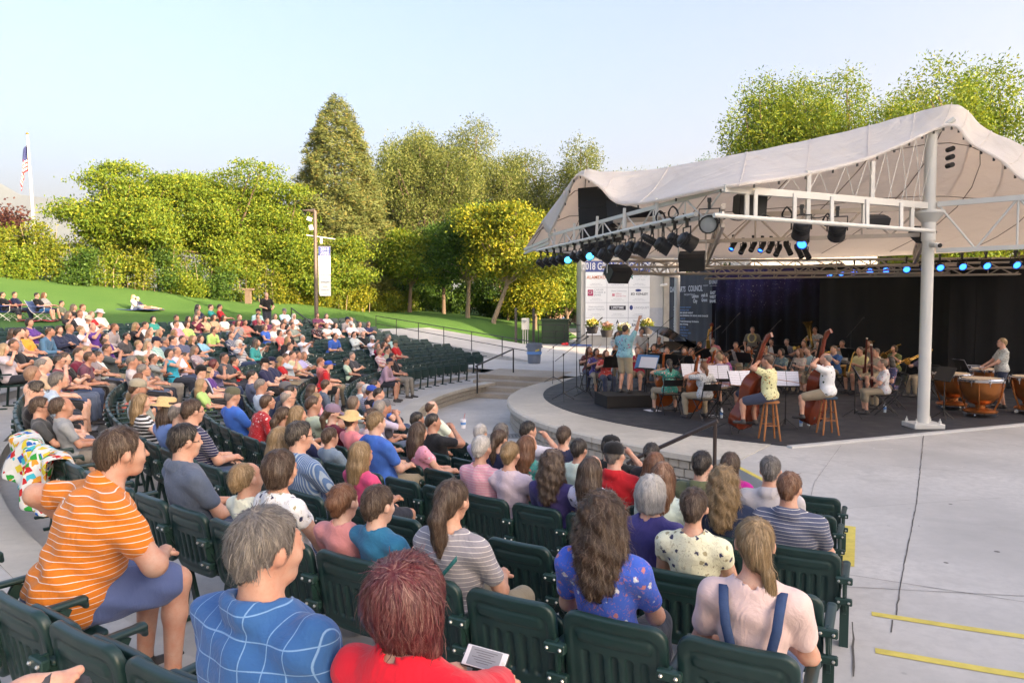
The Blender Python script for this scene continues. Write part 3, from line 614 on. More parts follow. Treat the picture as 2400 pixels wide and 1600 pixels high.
def tps(P):
    d=np.linalg.norm(P[:,None,:2]-P[None,:,:2],axis=2); K=np.where(d>0,d*d*np.log(d+1e-9),0); n=len(P); A=np.zeros((n+3,n+3)); A[:n,:n]=K+np.eye(n)*.3; A[:n,n]=1; A[:n,n+1:]=P[:,:2]; A[n:,:n]=A[:n,n:].T
    w=np.linalg.solve(A,np.r_[P[:,2],0,0,0])
    def f(x,y):
        x=np.asarray(x,float);y=np.asarray(y,float); dd=np.sqrt((x[...,None]-P[:,0])**2+(y[...,None]-P[:,1])**2); return (dd*dd*np.log(dd+1e-9))@w[:n]+w[n]+w[n+1]*x+w[n+2]*y
    return f
LZ=tps(LP)
rr=np.r_[np.linspace(23.9,40,34),np.linspace(41,75,40)]; aa=np.linspace(96,236,150); X=CX+rr[:,None]*np.cos(np.radians(aa)); Y=CY+rr[:,None]*np.sin(np.radians(aa)); Z=LZ(X,Y)
Z=np.where(rr[:,None]<24.5,Z,Z)
V=np.stack([X,Y,Z],-1).reshape(-1,3); a,b=X.shape; ii=np.arange(a*b).reshape(a,b); Fq=np.stack([ii[:-1,:-1],ii[:-1,1:],ii[1:,1:],ii[1:,:-1]],-1).reshape(-1,4)
def grass_mat():
    m,nt,b=base('lawn_grass',.9,0,.15); g=coord(nt); n=noise(nt,g,.25,4); n2=noise(nt,mapped(nt,g,(1,1,1)),9,5,.7); n3=noise(nt,g,60,2)
    k=mix(nt,ramp(nt,n,[(.3,0),(.7,1)]),(.055,.15,.032),(.085,.19,.042)); k=mix(nt,ramp(nt,n2,[(.4,0),(.65,.5)]),k,(.11,.19,.045)); k=mix(nt,ramp(nt,n3,[(.4,.0),(.7,.45)]),k,(.05,.11,.02)); nt.links.new(k,b.inputs['Base Color']); bump(nt,b,n3,.6,.05); return m
GRASS=grass_mat(); tag(obj('lawn',npmesh('lawn',V,Fq[:,::-1],[GRASS])),kind='structure')
# wide ground to the horizon
mb=MB(); mb.grid([[(-5400,-1100,-1.2),(-5400,7100,-1.2)],[(5400,-1100,-1.2),(5400,7100,-1.2)]]); tag(mb.build('ground',plain('far_ground',(.10,.12,.05),.95)),kind='structure')
mb=MB(); mb.grid([[(x,y,-.05 if y<66 else -.1) for x in (-2,12,40,80)] for y in (44,52,70,130)]); tag(mb.build('park_grass',GRASS),kind='structure')
# tall block added outside the frame to keep the evening sun off the seats
def us(u,s): return (u*sd2.x+s*-sd2.y,u*sd2.y+s*sd2.x)
sd2=Vector((math.sin(SUN_AZ),math.cos(SUN_AZ)))
mb=MB(); mb.prism([us(36,-3),us(44,-3),us(44,31.5),us(36,31.5)],-1,20.8); bl_=mb.build('added_sun_blocker',plain('brick_facade',(.30,.17,.12),.9,var=.25,scale=3)); tag(bl_,kind='structure')
# ================================================================ plants
def leafmat(name,stops,trans=.35,rough=.6):
    m,nt,b=base(name,rough,0,.25); g=nt.nodes.new('ShaderNodeNewGeometry'); c=ramp(nt,g.outputs['Random Per Island'],stops); n=noise(nt,coord(nt),.5,3); c=mix(nt,ramp(nt,n,[(.35,0),(.65,.55)]),c,mix(nt,1.0,c,(.62,.72,.55),'MULTIPLY'))
    nt.links.new(c,b.inputs['Base Color']); t=nt.nodes.new('ShaderNodeBsdfTranslucent'); nt.links.new(mix(nt,1.0,c,(1.25,1.2,.55),'MULTIPLY'),t.inputs[0]); ms=nt.nodes.new('ShaderNodeMixShader'); ms.inputs[0].default_value=trans; out=nt.nodes['Material Output']; nt.links.new(b.outputs[0],ms.inputs[1]); nt.links.new(t.outputs[0],ms.inputs[2]); nt.links.new(ms.outputs[0],out.inputs[0]); return m
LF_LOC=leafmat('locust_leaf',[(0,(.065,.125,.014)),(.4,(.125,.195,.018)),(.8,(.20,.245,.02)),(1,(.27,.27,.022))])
LF_YEL=leafmat('yellow_locust_leaf',[(0,(.08,.13,.012)),(.4,(.17,.21,.018)),(.75,(.27,.26,.02)),(1,(.36,.31,.02))])
LF_ELM=leafmat('elm_leaf',[(0,(.07,.105,.025)),(.5,(.135,.165,.04)),(1,(.22,.225,.065))])
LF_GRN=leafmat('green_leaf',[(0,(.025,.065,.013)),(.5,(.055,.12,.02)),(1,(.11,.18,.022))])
LF_CON=leafmat('conifer_needle',[(0,(.075,.105,.03)),(.5,(.13,.155,.045)),(.9,(.19,.195,.055)),(1,(.24,.16,.04))],.2)
LF_HED=leafmat('hedge_leaf',[(0,(.07,.12,.015)),(.4,(.135,.175,.018)),(.8,(.21,.225,.02)),(1,(.29,.27,.022))])
LF_RED=leafmat('plum_leaf',[(0,(.05,.018,.022)),(.5,(.10,.035,.035)),(1,(.16,.07,.05))])
BARK=plain('bark',(.14,.10,.07),.95,var=.4,scale=14,bmp=.7); BARKL=plain('bark_light',(.26,.20,.14),.95,var=.35,scale=14,bmp=.7)
def leaf_quads(C,n,sig,size,aspect=.5,droop=0,up=.3,g=rng):
    """n leaves scattered round each cluster centre C (m,3)"""
    m=len(C); c=np.repeat(C,n,0)+g.normal(0,1,(m*n,3))*sig; N=len(c)
    if droop: dz=g.exponential(droop,N); c[:,2]-=dz
    a=g.normal(0,1,(N,3)); a[:,2]=a[:,2]*.6-(.8 if droop else .15); a/=np.linalg.norm(a,axis=1,keepdims=True); b=g.normal(0,1,(N,3)); b[:,2]*=.5; b=np.cross(a,b); b/=np.linalg.norm(b,axis=1,keepdims=True)+1e-9
    s=(size*g.uniform(.6,1.4,N))[:,None]; V=np.stack([c-a*s,c+b*s*aspect,c+a*s,c-b*s*aspect],1).reshape(-1,3); return V,np.arange(N*4).reshape(-1,4)
def blob_pts(blobs,n,g=rng,shell=.35):
    """points spread through ellipsoids, denser to the outside"""
    w=np.array([b[3]*b[4]*b[5] for b in blobs])**.67; k=g.choice(len(blobs),n,p=w/w.sum()); B=np.array(blobs)[k]; d=g.normal(0,1,(n,3)); d/=np.linalg.norm(d,axis=1,keepdims=True); r=np.where(g.uniform(size=n)<.75,g.uniform(1-shell,1.0,n),g.uniform(.2,1,n)**.5)
    return B[:,:3]+d*B[:,3:6]*r[:,None]
def trunk_mesh(base,tips,r0,forks,name='trunk'):
    mb=MB(); b=Vector(base); f=Vector(forks); bend=Vector((random.uniform(-.1,.1),0,0))*f.z if False else Vector((0,0,0))
    mb.tube([b-Vector((0,0,.3)),b+Vector((0,0,.15)),b.lerp(f,.5)+bend,f],[r0*1.35,r0,r0*.85,r0*.75],8)
    for t in tips:
        t=Vector(t); m=f.lerp(t,.5)+Vector((random.uniform(-.3,.3),random.uniform(-.3,.3),random.uniform(0,.5))); mb.tube([f,m,t],[r0*.6,r0*.35,r0*.12],6)
    return mb
def tree(name,label,base,blobs,clusters,per,sig,size,mat,r0=.2,bark=None,fork=.4,droop=0,cat='tree',aspect=.5,group=None,shell=.35,lean=(0,0)):
    """blobs are (dx,dy,z0 above base, rx,ry,rz)"""
    e=empty(name,base); tag(e,label,cat,group)
    C=blob_pts(blobs,clusters,shell=shell); V,Q=leaf_quads(C,per,sig,size,aspect,droop); obj('crown',npmesh('crown',V,Q,[mat],smooth=False),e)
    if r0:
        top=max(b[2] for b in blobs); tips=[(b[0]+random.uniform(-.3,.3)*b[3],b[1]+random.uniform(-.3,.3)*b[4],b[2]+random.uniform(-.1,.5)*b[5]) for b in blobs for _ in range(2)]
        trunk_mesh((0,0,0),tips,r0,(lean[0],lean[1],top*fork)).build('trunk',bark or BARK,e,smooth=True)
    return e
def at(u,v,Y):
    """surveyed point: bearing of the photograph's pixel taken at ground distance Y"""
    P=math.atan(85/1700); d=Vector(((u-1200)/1700,math.cos(P)+(800-v)/1700*math.sin(P),-math.sin(P)+(800-v)/1700*math.cos(P))); t=Y/d.y; return Vector((d.x*t,Y,2.51+d.z*t))
gz=lambda x,y: float(LZ(x,y))
def onlawn(u,Y): p=at(u,700,Y); return (p.x,Y,gz(p.x,Y))
# honey locusts along the left fence
for (u,Y,h,w,lab,n) in ((292,47,7.6,3.3,'leftmost broad honey locust with a rounded yellow-green crown behind the flagpole',300),(405,50,9.2,3.9,'honey locust with a high flat-topped crown, second from the flagpole',330),(530,51,10.6,4.1,'tallest honey locust in the middle of the left row',350),(645,53,9.0,3.7,'honey locust with branches drooping towards the conifer',320),(745,52,5.6,3.0,'small bright honey locust behind the lamp post',230)):
    b=onlawn(u,Y); g=random.Random(int(u)); bl=[(0,0,h*.56,w*.72,w*.7,h*.27)]+[(g.uniform(-.9,.9)*w,g.uniform(-.6,.6)*w,h*g.uniform(.22,.9),w*g.uniform(.20,.46),w*g.uniform(.28,.45),h*g.uniform(.05,.12)) for _ in range(17)]
    tree('honey_locust',lab,b,bl,int(n*1.75),74,(.46,.46,.13),.088,LF_LOC,.2,BARK,.32,.12,shell=.25)
# the tall conifer
b=onlawn(795,58); e=empty('conifer_tree',b); tag(e,'tall dense conical conifer with tufted gold-green needles behind the lamp post','tree'); Hc=16.2
g=np.random.default_rng(3); n=8200; tz=1-np.sqrt(g.uniform(0,1,n))*.985; prof=np.interp(tz,[0,.06,.2,.5,.8,.93,1],[3.3,4.0,4.1,3.2,1.95,.95,.15]); an=g.uniform(0,6.283,n); lump=1+.13*np.sin(an*5+tz*37)+.10*np.sin(an*9-tz*61); rad=prof*lump*np.where(g.uniform(size=n)<.75,g.uniform(.84,1.02,n),g.uniform(.4,1,n)); C=np.stack([rad*np.cos(an),rad*np.sin(an),.5+tz*Hc-.10*rad],1)
V,Q=leaf_quads(C,18,(.16,.16,.12),.165,.16,0); obj('crown',npmesh('crown',V,Q,[LF_CON],smooth=False),e); trunk_mesh((0,0,0),[(0,0,Hc*.8)],.3,(0,0,Hc*.5)).build('trunk',BARK,e,smooth=True)
# elms behind
def elm(u,Y,top,w,lab,n=330,mat=None,lo=.22,per=60):
    n=int(n*2.5); w=w*1.22; p=at(u,top,Y); x=p.x; z0=gz(x,Y) if x<10 else 0; h=p.z-z0; g=random.Random(int(u*3+top)); bl=[(0,0,h*.55,w*.7,w*.7,h*.30)]+[(g.uniform(-.8,.8)*w,g.uniform(-.5,.5)*w,h*g.uniform(lo,.86),w*g.uniform(.25,.45),w*g.uniform(.25,.45),h*g.uniform(.10,.18)) for _ in range(12)]+[(g.uniform(-.15,.15)*w,0,h*.86,w*.33,w*.33,h*.135)]
    tree('elm_tree',lab,(x,Y,z0),bl,n,per,(.42,.42,.40),.125,mat or LF_ELM,.35,BARK,.3,.45,shell=.3,aspect=.38)
elm(905,78,320,4.2,'slender grey-green elm close behind the conifer'); elm(1000,76,300,5.6,'wide grey-green elm to the side of the conifer',380); elm(1095,80,272,6.0,'tallest grey-green elm over the middle of the lawn',420)
elm(1210,82,350,5.5,'lower hazy elm between the tallest elm and the canopy tip',340); elm(1350,80,315,5.6,'elm rising behind the tip of the stage canopy',380); elm(1470,84,380,4.6,'low elm just above the edge of the stage canopy',260)
# locusts at the lawn's corner
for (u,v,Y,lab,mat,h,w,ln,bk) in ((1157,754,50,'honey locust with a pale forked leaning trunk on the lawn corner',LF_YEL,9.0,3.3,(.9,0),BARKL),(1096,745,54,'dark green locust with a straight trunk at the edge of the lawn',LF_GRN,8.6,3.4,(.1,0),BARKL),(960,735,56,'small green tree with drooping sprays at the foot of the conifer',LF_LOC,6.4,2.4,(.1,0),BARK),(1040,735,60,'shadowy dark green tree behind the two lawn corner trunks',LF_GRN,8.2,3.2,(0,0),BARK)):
    p=at(u,v,Y); g=random.Random(int(u)); bl=[(ln[0]*1.2,0,h*.66,w*.75,w*.7,h*.25)]+[(ln[0]*1.2+g.uniform(-.85,.85)*w,g.uniform(-.6,.6)*w,h*g.uniform(.40,.9),w*g.uniform(.28,.48),w*.4,h*g.uniform(.07,.14)) for _ in range(11)]
    tree('honey_locust' if u>1090 else 'leafy_tree',lab,(p.x,Y,gz(p.x,Y)),bl,460,56,(.38,.38,.18),.105,mat,.17,bk,.36,.1,shell=.25,lean=ln)
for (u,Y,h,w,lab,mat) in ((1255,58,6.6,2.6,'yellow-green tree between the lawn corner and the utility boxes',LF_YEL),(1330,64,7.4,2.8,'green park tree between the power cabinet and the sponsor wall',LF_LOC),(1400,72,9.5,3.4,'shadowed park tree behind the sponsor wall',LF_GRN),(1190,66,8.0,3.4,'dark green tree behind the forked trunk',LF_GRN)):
    p=at(u,760,Y); g=random.Random(int(u)); bl=[(0,0,h*.62,w*.8,w*.7,h*.28)]+[(g.uniform(-.8,.8)*w,g.uniform(-.6,.6)*w,h*g.uniform(.34,.85),w*g.uniform(.3,.5),w*.4,h*.12) for _ in range(9)]
    tree('park_tree',lab,(p.x,Y,-.1),bl,330,52,(.38,.38,.2),.115,mat,.16,BARK,.3,.1,shell=.25)
# trees behind the stage on the far side
elm(1810,62,168,5.0,'bright green tree with a tall crown behind the canopy slope',420,LF_LOC); elm(1990,60,148,4.8,'feathery tree rising highest behind the canopy ridge',420,LF_LOC); elm(2135,66,182,3.2,'narrow tree behind the canopy peak',240,LF_ELM); elm(2345,52,135,5.8,'large dark tree at the far end behind the canopy peak',460,LF_LOC); elm(1740,70,300,3.0,'small grey-green tree at the low end of the canopy slope',220,LF_ELM,.4); elm(2240,74,215,4.5,'shaded tree between the canopy peak and the large dark tree',280,LF_GRN)
elm(1900,68,190,4.6,'tree filling the gap between the two tallest trees behind the canopy',360,LF_LOC); elm(2270,60,178,4.2,'bright tree just past the canopy peak',330,LF_LOC); elm(1560,88,392,3.4,'hazy low tree over the left part of the canopy',200,LF_ELM)
elm(1650,90,362,.9,'tiny far treetop showing above the canopy edge',40,LF_GRN,.5)
# plum at the far left
for (u,Y,top,w,lab,mat) in ((12,50,470,2.2,'purple-leaved plum tree at the far left beside the flagpole',LF_RED),(62,52,560,1.5,'low reddish plum branches just behind the flagpole',LF_RED),(10,49,540,2.4,'rounded yellow-green shrub below the plum tree',LF_HED)):
    p=at(u,top,Y); z0=gz(p.x,Y); h=p.z-z0; g=random.Random(u); bl=[(g.uniform(-.8,.8)*w,g.uniform(-.5,.5)*w,h*g.uniform(.2,.85),w*.4,w*.4,h*.16) for _ in range(11)]
    tree('plum_tree' if mat is LF_RED else 'garden_shrub',lab,(p.x,Y,z0),bl,170,34,(.3,.3,.35),.12,mat,.1,BARK,.3,0,shell=.3)
# hedge: overgrown shrubs along the fence
hb=[(-40,620,43),(25,640,43),(95,640,44),(165,645,44),(235,650,45),(305,660,46),(370,670,46.5),(435,678,47),(495,690,48),(555,695,49),(615,700,50),(672,702,51),(728,705,52),(785,712,53),(840,718,54),(893,722,56),(945,728,59)]
hl=['at the far left end of the fence','next to the flagpole foot','just past the flagpole','with white blossom, under the first locust','with pale flowers under the first locust','under the left locust row','with dry stems at its foot, under the second locust','with bare brown stems under the middle locust','dark and ivy-like against the fence','grey-green and low by the wooden post','bright yellow-green left of the lamp post','tall and yellow-green close to the lamp post','golden, right behind the lamp post foot','yellow and low to the side of the lamp post','golden at the foot of the conifer','low and olive under the conifer','small and shaded where the hedge ends']
for i,(u,v,Y) in enumerate(hb):
    p=at(u,v,Y); z0=gz(p.x,Y)-.15; g=random.Random(i); h=2.7+g.uniform(-.9,1.2) if i<15 else 1.6; e=empty('hedge_shrub',(p.x,Y,z0)); tag(e,'overgrown hedge shrub '+hl[i],'shrub','hedge shrubs along the fence')
    bl=[(g.uniform(-1.1,1.1),g.uniform(-.4,.4),h*g.uniform(.15,.85),.65,.5,.5) for _ in range(9)]; C=blob_pts(bl,125,shell=.4); V,Q=leaf_quads(C,40,(.22,.2,.2),.072,.6,.08); obj('foliage',npmesh('foliage',V,Q,[(LF_HED,LF_LOC,LF_HED,LF_GRN,LF_LOC,LF_HED,LF_GRN,LF_LOC,LF_GRN,LF_LOC,LF_HED,LF_YEL,LF_YEL,LF_HED,LF_YEL,LF_HED,LF_LOC)[i]],smooth=False),e)
    mb=MB(); [mb.tube([(x,0,-.1),(x+g.uniform(-.2,.2),0,h*.5),(x+g.uniform(-.4,.4),g.uniform(-.2,.2),h*.9)],[.03,.02,.008],5) for x in (-.7,-.2,.3,.8)]; mb.build('stem',BARKL,e)
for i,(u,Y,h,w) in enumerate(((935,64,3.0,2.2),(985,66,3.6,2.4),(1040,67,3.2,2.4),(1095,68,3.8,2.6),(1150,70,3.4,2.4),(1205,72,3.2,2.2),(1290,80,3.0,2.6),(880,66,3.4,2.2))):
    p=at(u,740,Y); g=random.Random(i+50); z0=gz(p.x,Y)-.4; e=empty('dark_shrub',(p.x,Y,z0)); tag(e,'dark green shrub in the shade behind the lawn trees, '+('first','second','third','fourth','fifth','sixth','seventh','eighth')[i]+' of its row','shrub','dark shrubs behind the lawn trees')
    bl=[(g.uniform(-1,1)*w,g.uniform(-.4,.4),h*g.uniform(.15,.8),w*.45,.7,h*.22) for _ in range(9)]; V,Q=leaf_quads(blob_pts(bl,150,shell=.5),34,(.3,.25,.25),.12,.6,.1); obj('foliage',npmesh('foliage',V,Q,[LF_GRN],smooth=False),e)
# chain-link fence behind the hedge
fe=empty('chain_link_fence',at(-60,640,45.2)); tag(fe,'dark chain-link fence with thin posts running behind the hedge','fence'); fo=Vector(fe.location); prev=None
for i,(u,v,Y) in enumerate(hb):
    p=at(u,v,Y+1.0); p.z=gz(p.x,p.y); q=p-fo; MB().tube([q,q+Vector((0,0,2.5))],.035,6).build('post',BLACKM,fe)
    if prev is not None: MB().tube([prev+Vector((0,0,2.45)),q+Vector((0,0,2.45))],.022,6).build('rail',BLACKM,fe)
    prev=q
# mountains
def ridge(name,pts,depth,col):
    mb=MB(); mb.grid([[(x,y,z) for x,y,z in pts],[(x*1.02,y+depth*.4,z*.86) for x,y,z in pts],[(x*.97,y-depth*.5,z*.42) for x,y,z in pts],[(x*.95,y-depth,-5) for x,y,z in pts]][1::-1]+[[(x*.97,y-depth*.5,z*.42+random.uniform(-15,15)) for x,y,z in pts],[(x*.95,y-depth,-5) for x,y,z in pts]])
    tag(mb.build(name,plain(name+'_slope',col,.95,var=.2,scale=.01),smooth=True),kind='structure')
mp=[(-300,330),(-180,360),(-60,395),(0,438),(40,455),(90,462),(140,468),(180,482),(230,500),(320,530),(420,560),(560,590),(760,620),(1000,640),(1250,655),(1500,650),(1800,640),(2200,630),(2600,640)]
ridge('mountain',[tuple(at(u,v,5200)+Vector((0,0,0))) for u,v in mp],1900,(.10,.125,.11))

# the evening haze
hz=MB().box((0,1600,228),(6600,4800,461)).build('haze',[]) if False else None
hb_=MB().box((0,3000,474),(11000,8400,953)); me=hb_.mesh('haze',[]); hm=D.materials.new('haze_air'); hm.use_nodes=True; n_=hm.node_tree; n_.nodes.remove(n_.nodes['Principled BSDF']); pv=n_.nodes.new('ShaderNodeVolumePrincipled'); pv.inputs['Color'].default_value=(.92,.94,1,1); pv.inputs['Density'].default_value=HAZE; pv.inputs['Anisotropy'].default_value=.3; n_.links.new(pv.outputs[0],n_.nodes['Material Output'].inputs['Volume']); me.materials.append(hm); tag(obj('haze',me),kind='stuff')
# ================================================================ stage house: canopy, trusses, lamps, curtains, sponsor wall
STEEL=plain('white_steel',(.62,.61,.57),.45,var=.1,scale=3); STEELB=plain('beige_steel',(.50,.43,.36),.5,var=.12,scale=3)
def fabric():
    m,nt,b=base('canopy_fabric',.7,0,.25); g=coord(nt); n=noise(nt,mapped(nt,g,(.25,1.2,1)),1.6,5,.6,.6); n2=noise(nt,g,.5,4)
    k=mix(nt,ramp(nt,n2,[(.3,0),(.7,1)]),(.80,.80,.79),(.86,.86,.85)); k=mix(nt,ramp(nt,noise(nt,g,7,4,.7),[(.55,0),(.75,.35)]),k,(.66,.65,.62)); nt.links.new(k,b.inputs['Base Color']); st=noise(nt,mapped(nt,g,(2.2,.22,.5),(0,0,R(-22))),2.4,5,.62); k=mix(nt,ramp(nt,st,[(.54,0),(.72,.42)]),k,(.60,.58,.53)); nt.links.new(k,b.inputs['Base Color']); bump(nt,b,n,.7,.28)
    t=nt.nodes.new('ShaderNodeBsdfTranslucent'); t.inputs[0].default_value=(.92,.80,.68,1); ms=nt.nodes.new('ShaderNodeMixShader'); ms.inputs[0].default_value=.52; nt.links.new(b.outputs[0],ms.inputs[1]); nt.links.new(t.outputs[0],ms.inputs[2]); nt.links.new(ms.outputs[0],nt.nodes['Material Output'].inputs[0]); return m
FAB=fabric()
cn=empty('stage_canopy',(8.4,14.7,4.4)); tag(cn,'pale tensile fabric canopy with two peaks spread over the round stage','canopy'); co_=Vector(cn.location)
# sections: front edge, ridge, mid back, back edge
SEC=[((1.06,20.7,4.52),(.90,22.2,5.05),(.62,23.4,4.62),(.40,24.4,4.38)),
     ((1.42,19.5,5.25),(1.35,20.6,5.55),(1.0,22.8,4.9),(.6,24.9,4.38)),
     ((1.60,18.1,5.70),(1.72,18.35,5.86),(1.9,21.6,5.05),(1.5,25.8,4.38)),
     ((2.02,17.1,5.30),(2.35,18.1,5.80),(2.7,22.3,5.0),(2.6,27.0,4.4)),
     ((2.50,16.1,4.72),(3.45,17.7,5.79),(3.9,22.8,5.0),(3.8,28.0,4.4)),
     ((3.58,12.55,4.52),(5.0,16.6,5.90),(5.4,22.5,5.1),(5.2,28.8,4.4)),
     ((5.02,13.15,4.80),(6.3,16.2,6.10),(6.8,22.5,5.2),(6.8,29.2,4.4)),
     ((6.50,13.8,5.20),(7.5,15.9,6.33),(8.2,22.3,5.25),(8.4,29.4,4.4)),
     ((7.57,14.25,5.62),(8.3,15.5,6.50),(9.6,22.0,5.3),(10,29.4,4.4)),
     ((8.35,14.55,5.98),(8.85,15.0,6.58),(11.0,21.5,5.4),(11.6,29.2,4.4)),
     ((8.72,14.45,6.02),(9.22,15.0,6.52),(12.4,21.0,5.4),(13.2,28.6,4.4)),
     ((8.90,14.25,5.65),(9.72,15.1,6.14),(13.4,20.4,5.3),(14.6,27.6,4.4)),
     ((9.25,13.9,5.25),(10.3,14.9,5.78),(14.4,19.6,5.15),(16.0,26.0,4.4)),
     ((9.60,13.6,4.79),(10.9,14.7,5.35),(15.2,18.6,4.95),(17,24,4.4)),
     ((10.3,13.0,4.45),(11.6,14.3,4.95),(15.8,17.6,4.75),(17.6,22,4.4))]
def crom(P,n):
    P=np.array(P,float); Q=np.vstack([2*P[0]-P[1],P,2*P[-1]-P[-2]]); out=[]
    for i in range(len(P)-1):
        a,b,c,d=Q[i:i+4]
        for k in range(n):
            t=k/n; out.append(.5*((2*b)+(-a+c)*t+(2*a-5*b+4*c-d)*t*t+(-a+3*b-3*c+d)*t**3))
    out.append(P[-1]); return np.array(out)
def section(q):
    a,r,m,b=[np.array(p,float) for p in q]; out=[a+(r-a)*t+np.array([0,0,-.10*math.sin(math.pi*t)]) for t in np.linspace(0,1,8)]
    out+=[(1-t)**2*r+2*t*(1-t)*(m*1.5-(r+b)*.25)+t*t*b for t in np.linspace(0,1,15)[1:]]; return np.array(out)
cols=[section(q) for q in SEC]; grid=np.array([crom([c[j] for c in cols],5) for j in range(len(cols[0]))])
nj,ni,_=grid.shape
for j in range(nj):      # taut cloth with slight folds radiating off the ridge
    w=math.sin(math.pi*min(1,j/8)) if j<8 else .3
    for i in range(ni): grid[j,i,2]+=w*.016*math.sin(i*1.9+j*.5)
me_=MB().grid([[tuple(Vector(p)-co_) for p in r] for r in grid]); f_=me_.build('fabric',FAB,cn,smooth='all'); sm=f_.modifiers.new('thick','SOLIDIFY'); sm.thickness=.012
MB().tube([Vector(p)-co_ for p in grid[0]],.032,6).build('edge_rope',FAB,cn,smooth=True)
for i in range(3,ni-3,2):
    p=Vector(grid[0][i])-co_; MB().box(p+Vector((0,0,-.05)),(.03,.03,.07)).build('edge_clip',BLACKM,cn)
for i in range(6,ni-6,5):
    MB().tube([Vector(grid[j][i])-co_+Vector((0,0,.006)) for j in range(0,14)],.011,4).build('seam',FAB,cn,smooth=True)
mb=MB()
for j in (9,13): mb.tube([Vector(p)-co_+Vector((0,0,-.05)) for p in grid[j][::3]],.012,4)
mb.build('ridge_cable',plain('cable',(.20,.16,.12),.6),cn)
for i in range(4,ni-4,7): MB().tube([Vector(grid[j][i])-co_+Vector((0,0,-.05)) for j in range(8,nj,2)],.012,4).build('seam_cable',plain('cable',(.20,.16,.12),.6),cn)
# columns
def column(base,top,r,lab,plate=True,hub=None):
    e=empty('steel_column',base); tag(e,lab,'column'); h=top-base[2]; MB().tube([(0,0,.06),(0,0,h)],r,20).build('shaft',STEEL,e,smooth=True)
    if plate:
        MB().box((0,0,.05),(.62,.5,.10),0,None,.01).build('base_plate',STEEL,e)
        for sx in (-1,1):
            for sy in (-1,1): MB().lathe([(.03,.1),(.03,.15),(.012,.16),(.012,.2)],6,0,(sx*.24,sy*.18,0)).build('anchor_bolt',STEEL,e)
    if hub:
        MB().lathe([(r+.02,hub-.75),(r+.02,hub-.38),(.27,hub-.22),(.29,hub-.20),(.29,hub-.15),(r+.02,hub-.15),(r+.02,hub+.05)],24).build('hub',STEEL,e,smooth=True)
    return e
c1=column((8.4,14.72,.02),5.95,.112,'tall white steel column at the front edge of the stage under the canopy peak',True,4.55-.02)
for i,dz in enumerate((0,-.16,-.32)): MB().lathe([(.05,-.09),(.05,.09)],10,0,(.36,-.05,5.62+dz-.02),rotm(R(90))).build('chain_link',BLACKM,c1)
MB().tube([(.05,0,5.9),(.3,0,6.1),(.42,-.05,6.2)],.05,8).build('peak_bracket',STEEL,c1)
cb=MB(); cb.lathe([(.055,-.14),(.055,.1),(.03,.12)],12,0,(.0,-.24,3.68),rotm(R(98))); cb.build('camera_body',STEEL,c1,smooth=True); MB().lathe([(.045,0),(.045,.01)],12,0,(.0,-.40,3.66),rotm(R(98))).build('camera_lens',BLACKM,c1)
column((6.95,30.6,0),4.9,.115,'slimmer white column at the back of the stage in front of the printed side curtain',False)
column((.62,23.9,0),4.3,.07,'thin post under the tip of the canopy',False) if False else None
# trusses
def truss(name,a,b,h,lab,nb,r=.05,mat=STEEL,depth=0,box=True,bars=None):
    a=Vector(a); b=Vector(b); e=empty(name,a); tag(e,lab,'truss'); d=b-a; up=Vector((0,0,-h)); L=[Vector((0,0,0)),d]
    (MB().beam(L[0],L[1],r*1.7,r*2.4) if box else MB().tube(L,r,8)).build('top_chord',mat,e)
    (MB().beam(up,d+up,r*1.5,r*2) if box else MB().tube([up,d+up],r,8)).build('bottom_chord',mat,e)
    if depth: n=d.cross(Vector((0,0,1))).normalized()*depth; (MB().tube([up*.5+n,d+up*.5+n],r,8)).build('side_chord',mat,e)
    for i in range(nb):
        p=d*(i/nb); q=d*((i+1)/nb); lo,hi=(p+up,q) if i%2 else (p,q+up); MB().tube([lo,hi],r*.55,6).build('brace',mat,e)
        if i%2==0 and i: MB().tube([p,p+up],r*.5,6).build('upright',mat,e)
        if depth: MB().tube([p if i%2 else p+up,(p+q)/2+up*.5+n],r*.5,5).build('brace',mat,e)
    return e
fb=empty('front_beam',(8.3,14.66,4.50)); tag(fb,'white steel beam along the front of the canopy from the tall column','beam'); MB().beam((0,0,0),(-4.68,-2.14,0),.09,.125).build('beam',STEEL,fb)
for i,f in enumerate((.08,.34,.62,.9)): p=Vector((-4.68,-2.14,0))*f; MB().beam(p,p+Vector((0,0,-.5)),.07,.07).build('hanger',STEEL,fb)
for f in (.3,.62): p=Vector((-4.68,-2.14,0))*f; MB().beam(p,p+Vector((0,0,.45 if f>.4 else .75)),.07,.07).build('upright',STEEL,fb)
truss('side_truss',(3.62,12.52,4.50),(1.06,20.95,4.50),.42,'white steel truss along the left side of the canopy over the lamp bar',14,.032)
truss('side_truss',(1.06,20.95,4.40),(.42,24.3,4.36),.12,'short white steel outrigger reaching out to the canopy tip',2,.035)
truss('front_truss',(8.5,14.6,4.52),(11.0,12.4,4.52),.92,'white steel truss running outward from the tall column past the frame',5,.042)
truss('roof_truss',(8.35,14.95,4.5),(2.4,17.3,4.5),.55,'beige truss crossing from the tall column hub to the left side truss',12,.04,STEELB)
truss('roof_truss',(3.2,25.6,4.05),(15.5,22.5,3.95),.45,'beige lighting truss across the middle of the stage',20,.04,STEELB,.35,False)
truss('roof_truss',(7.2,27.2,3.85),(16.5,20.6,3.78),.36,'beige box truss carrying the row of blue lamps',18,.035,STEELB,.3,False)
truss('roof_truss',(6.9,30.6,4.55),(14,30.2,4.55),.5,'white box truss behind the curtains along the back of the stage',20,.03,STEEL,.4,False)
truss('roof_truss',(6.95,30.5,4.2),(3.4,24.2,4.2),.5,'beige truss from the slim back column out to the side truss',9,.045,STEELB)
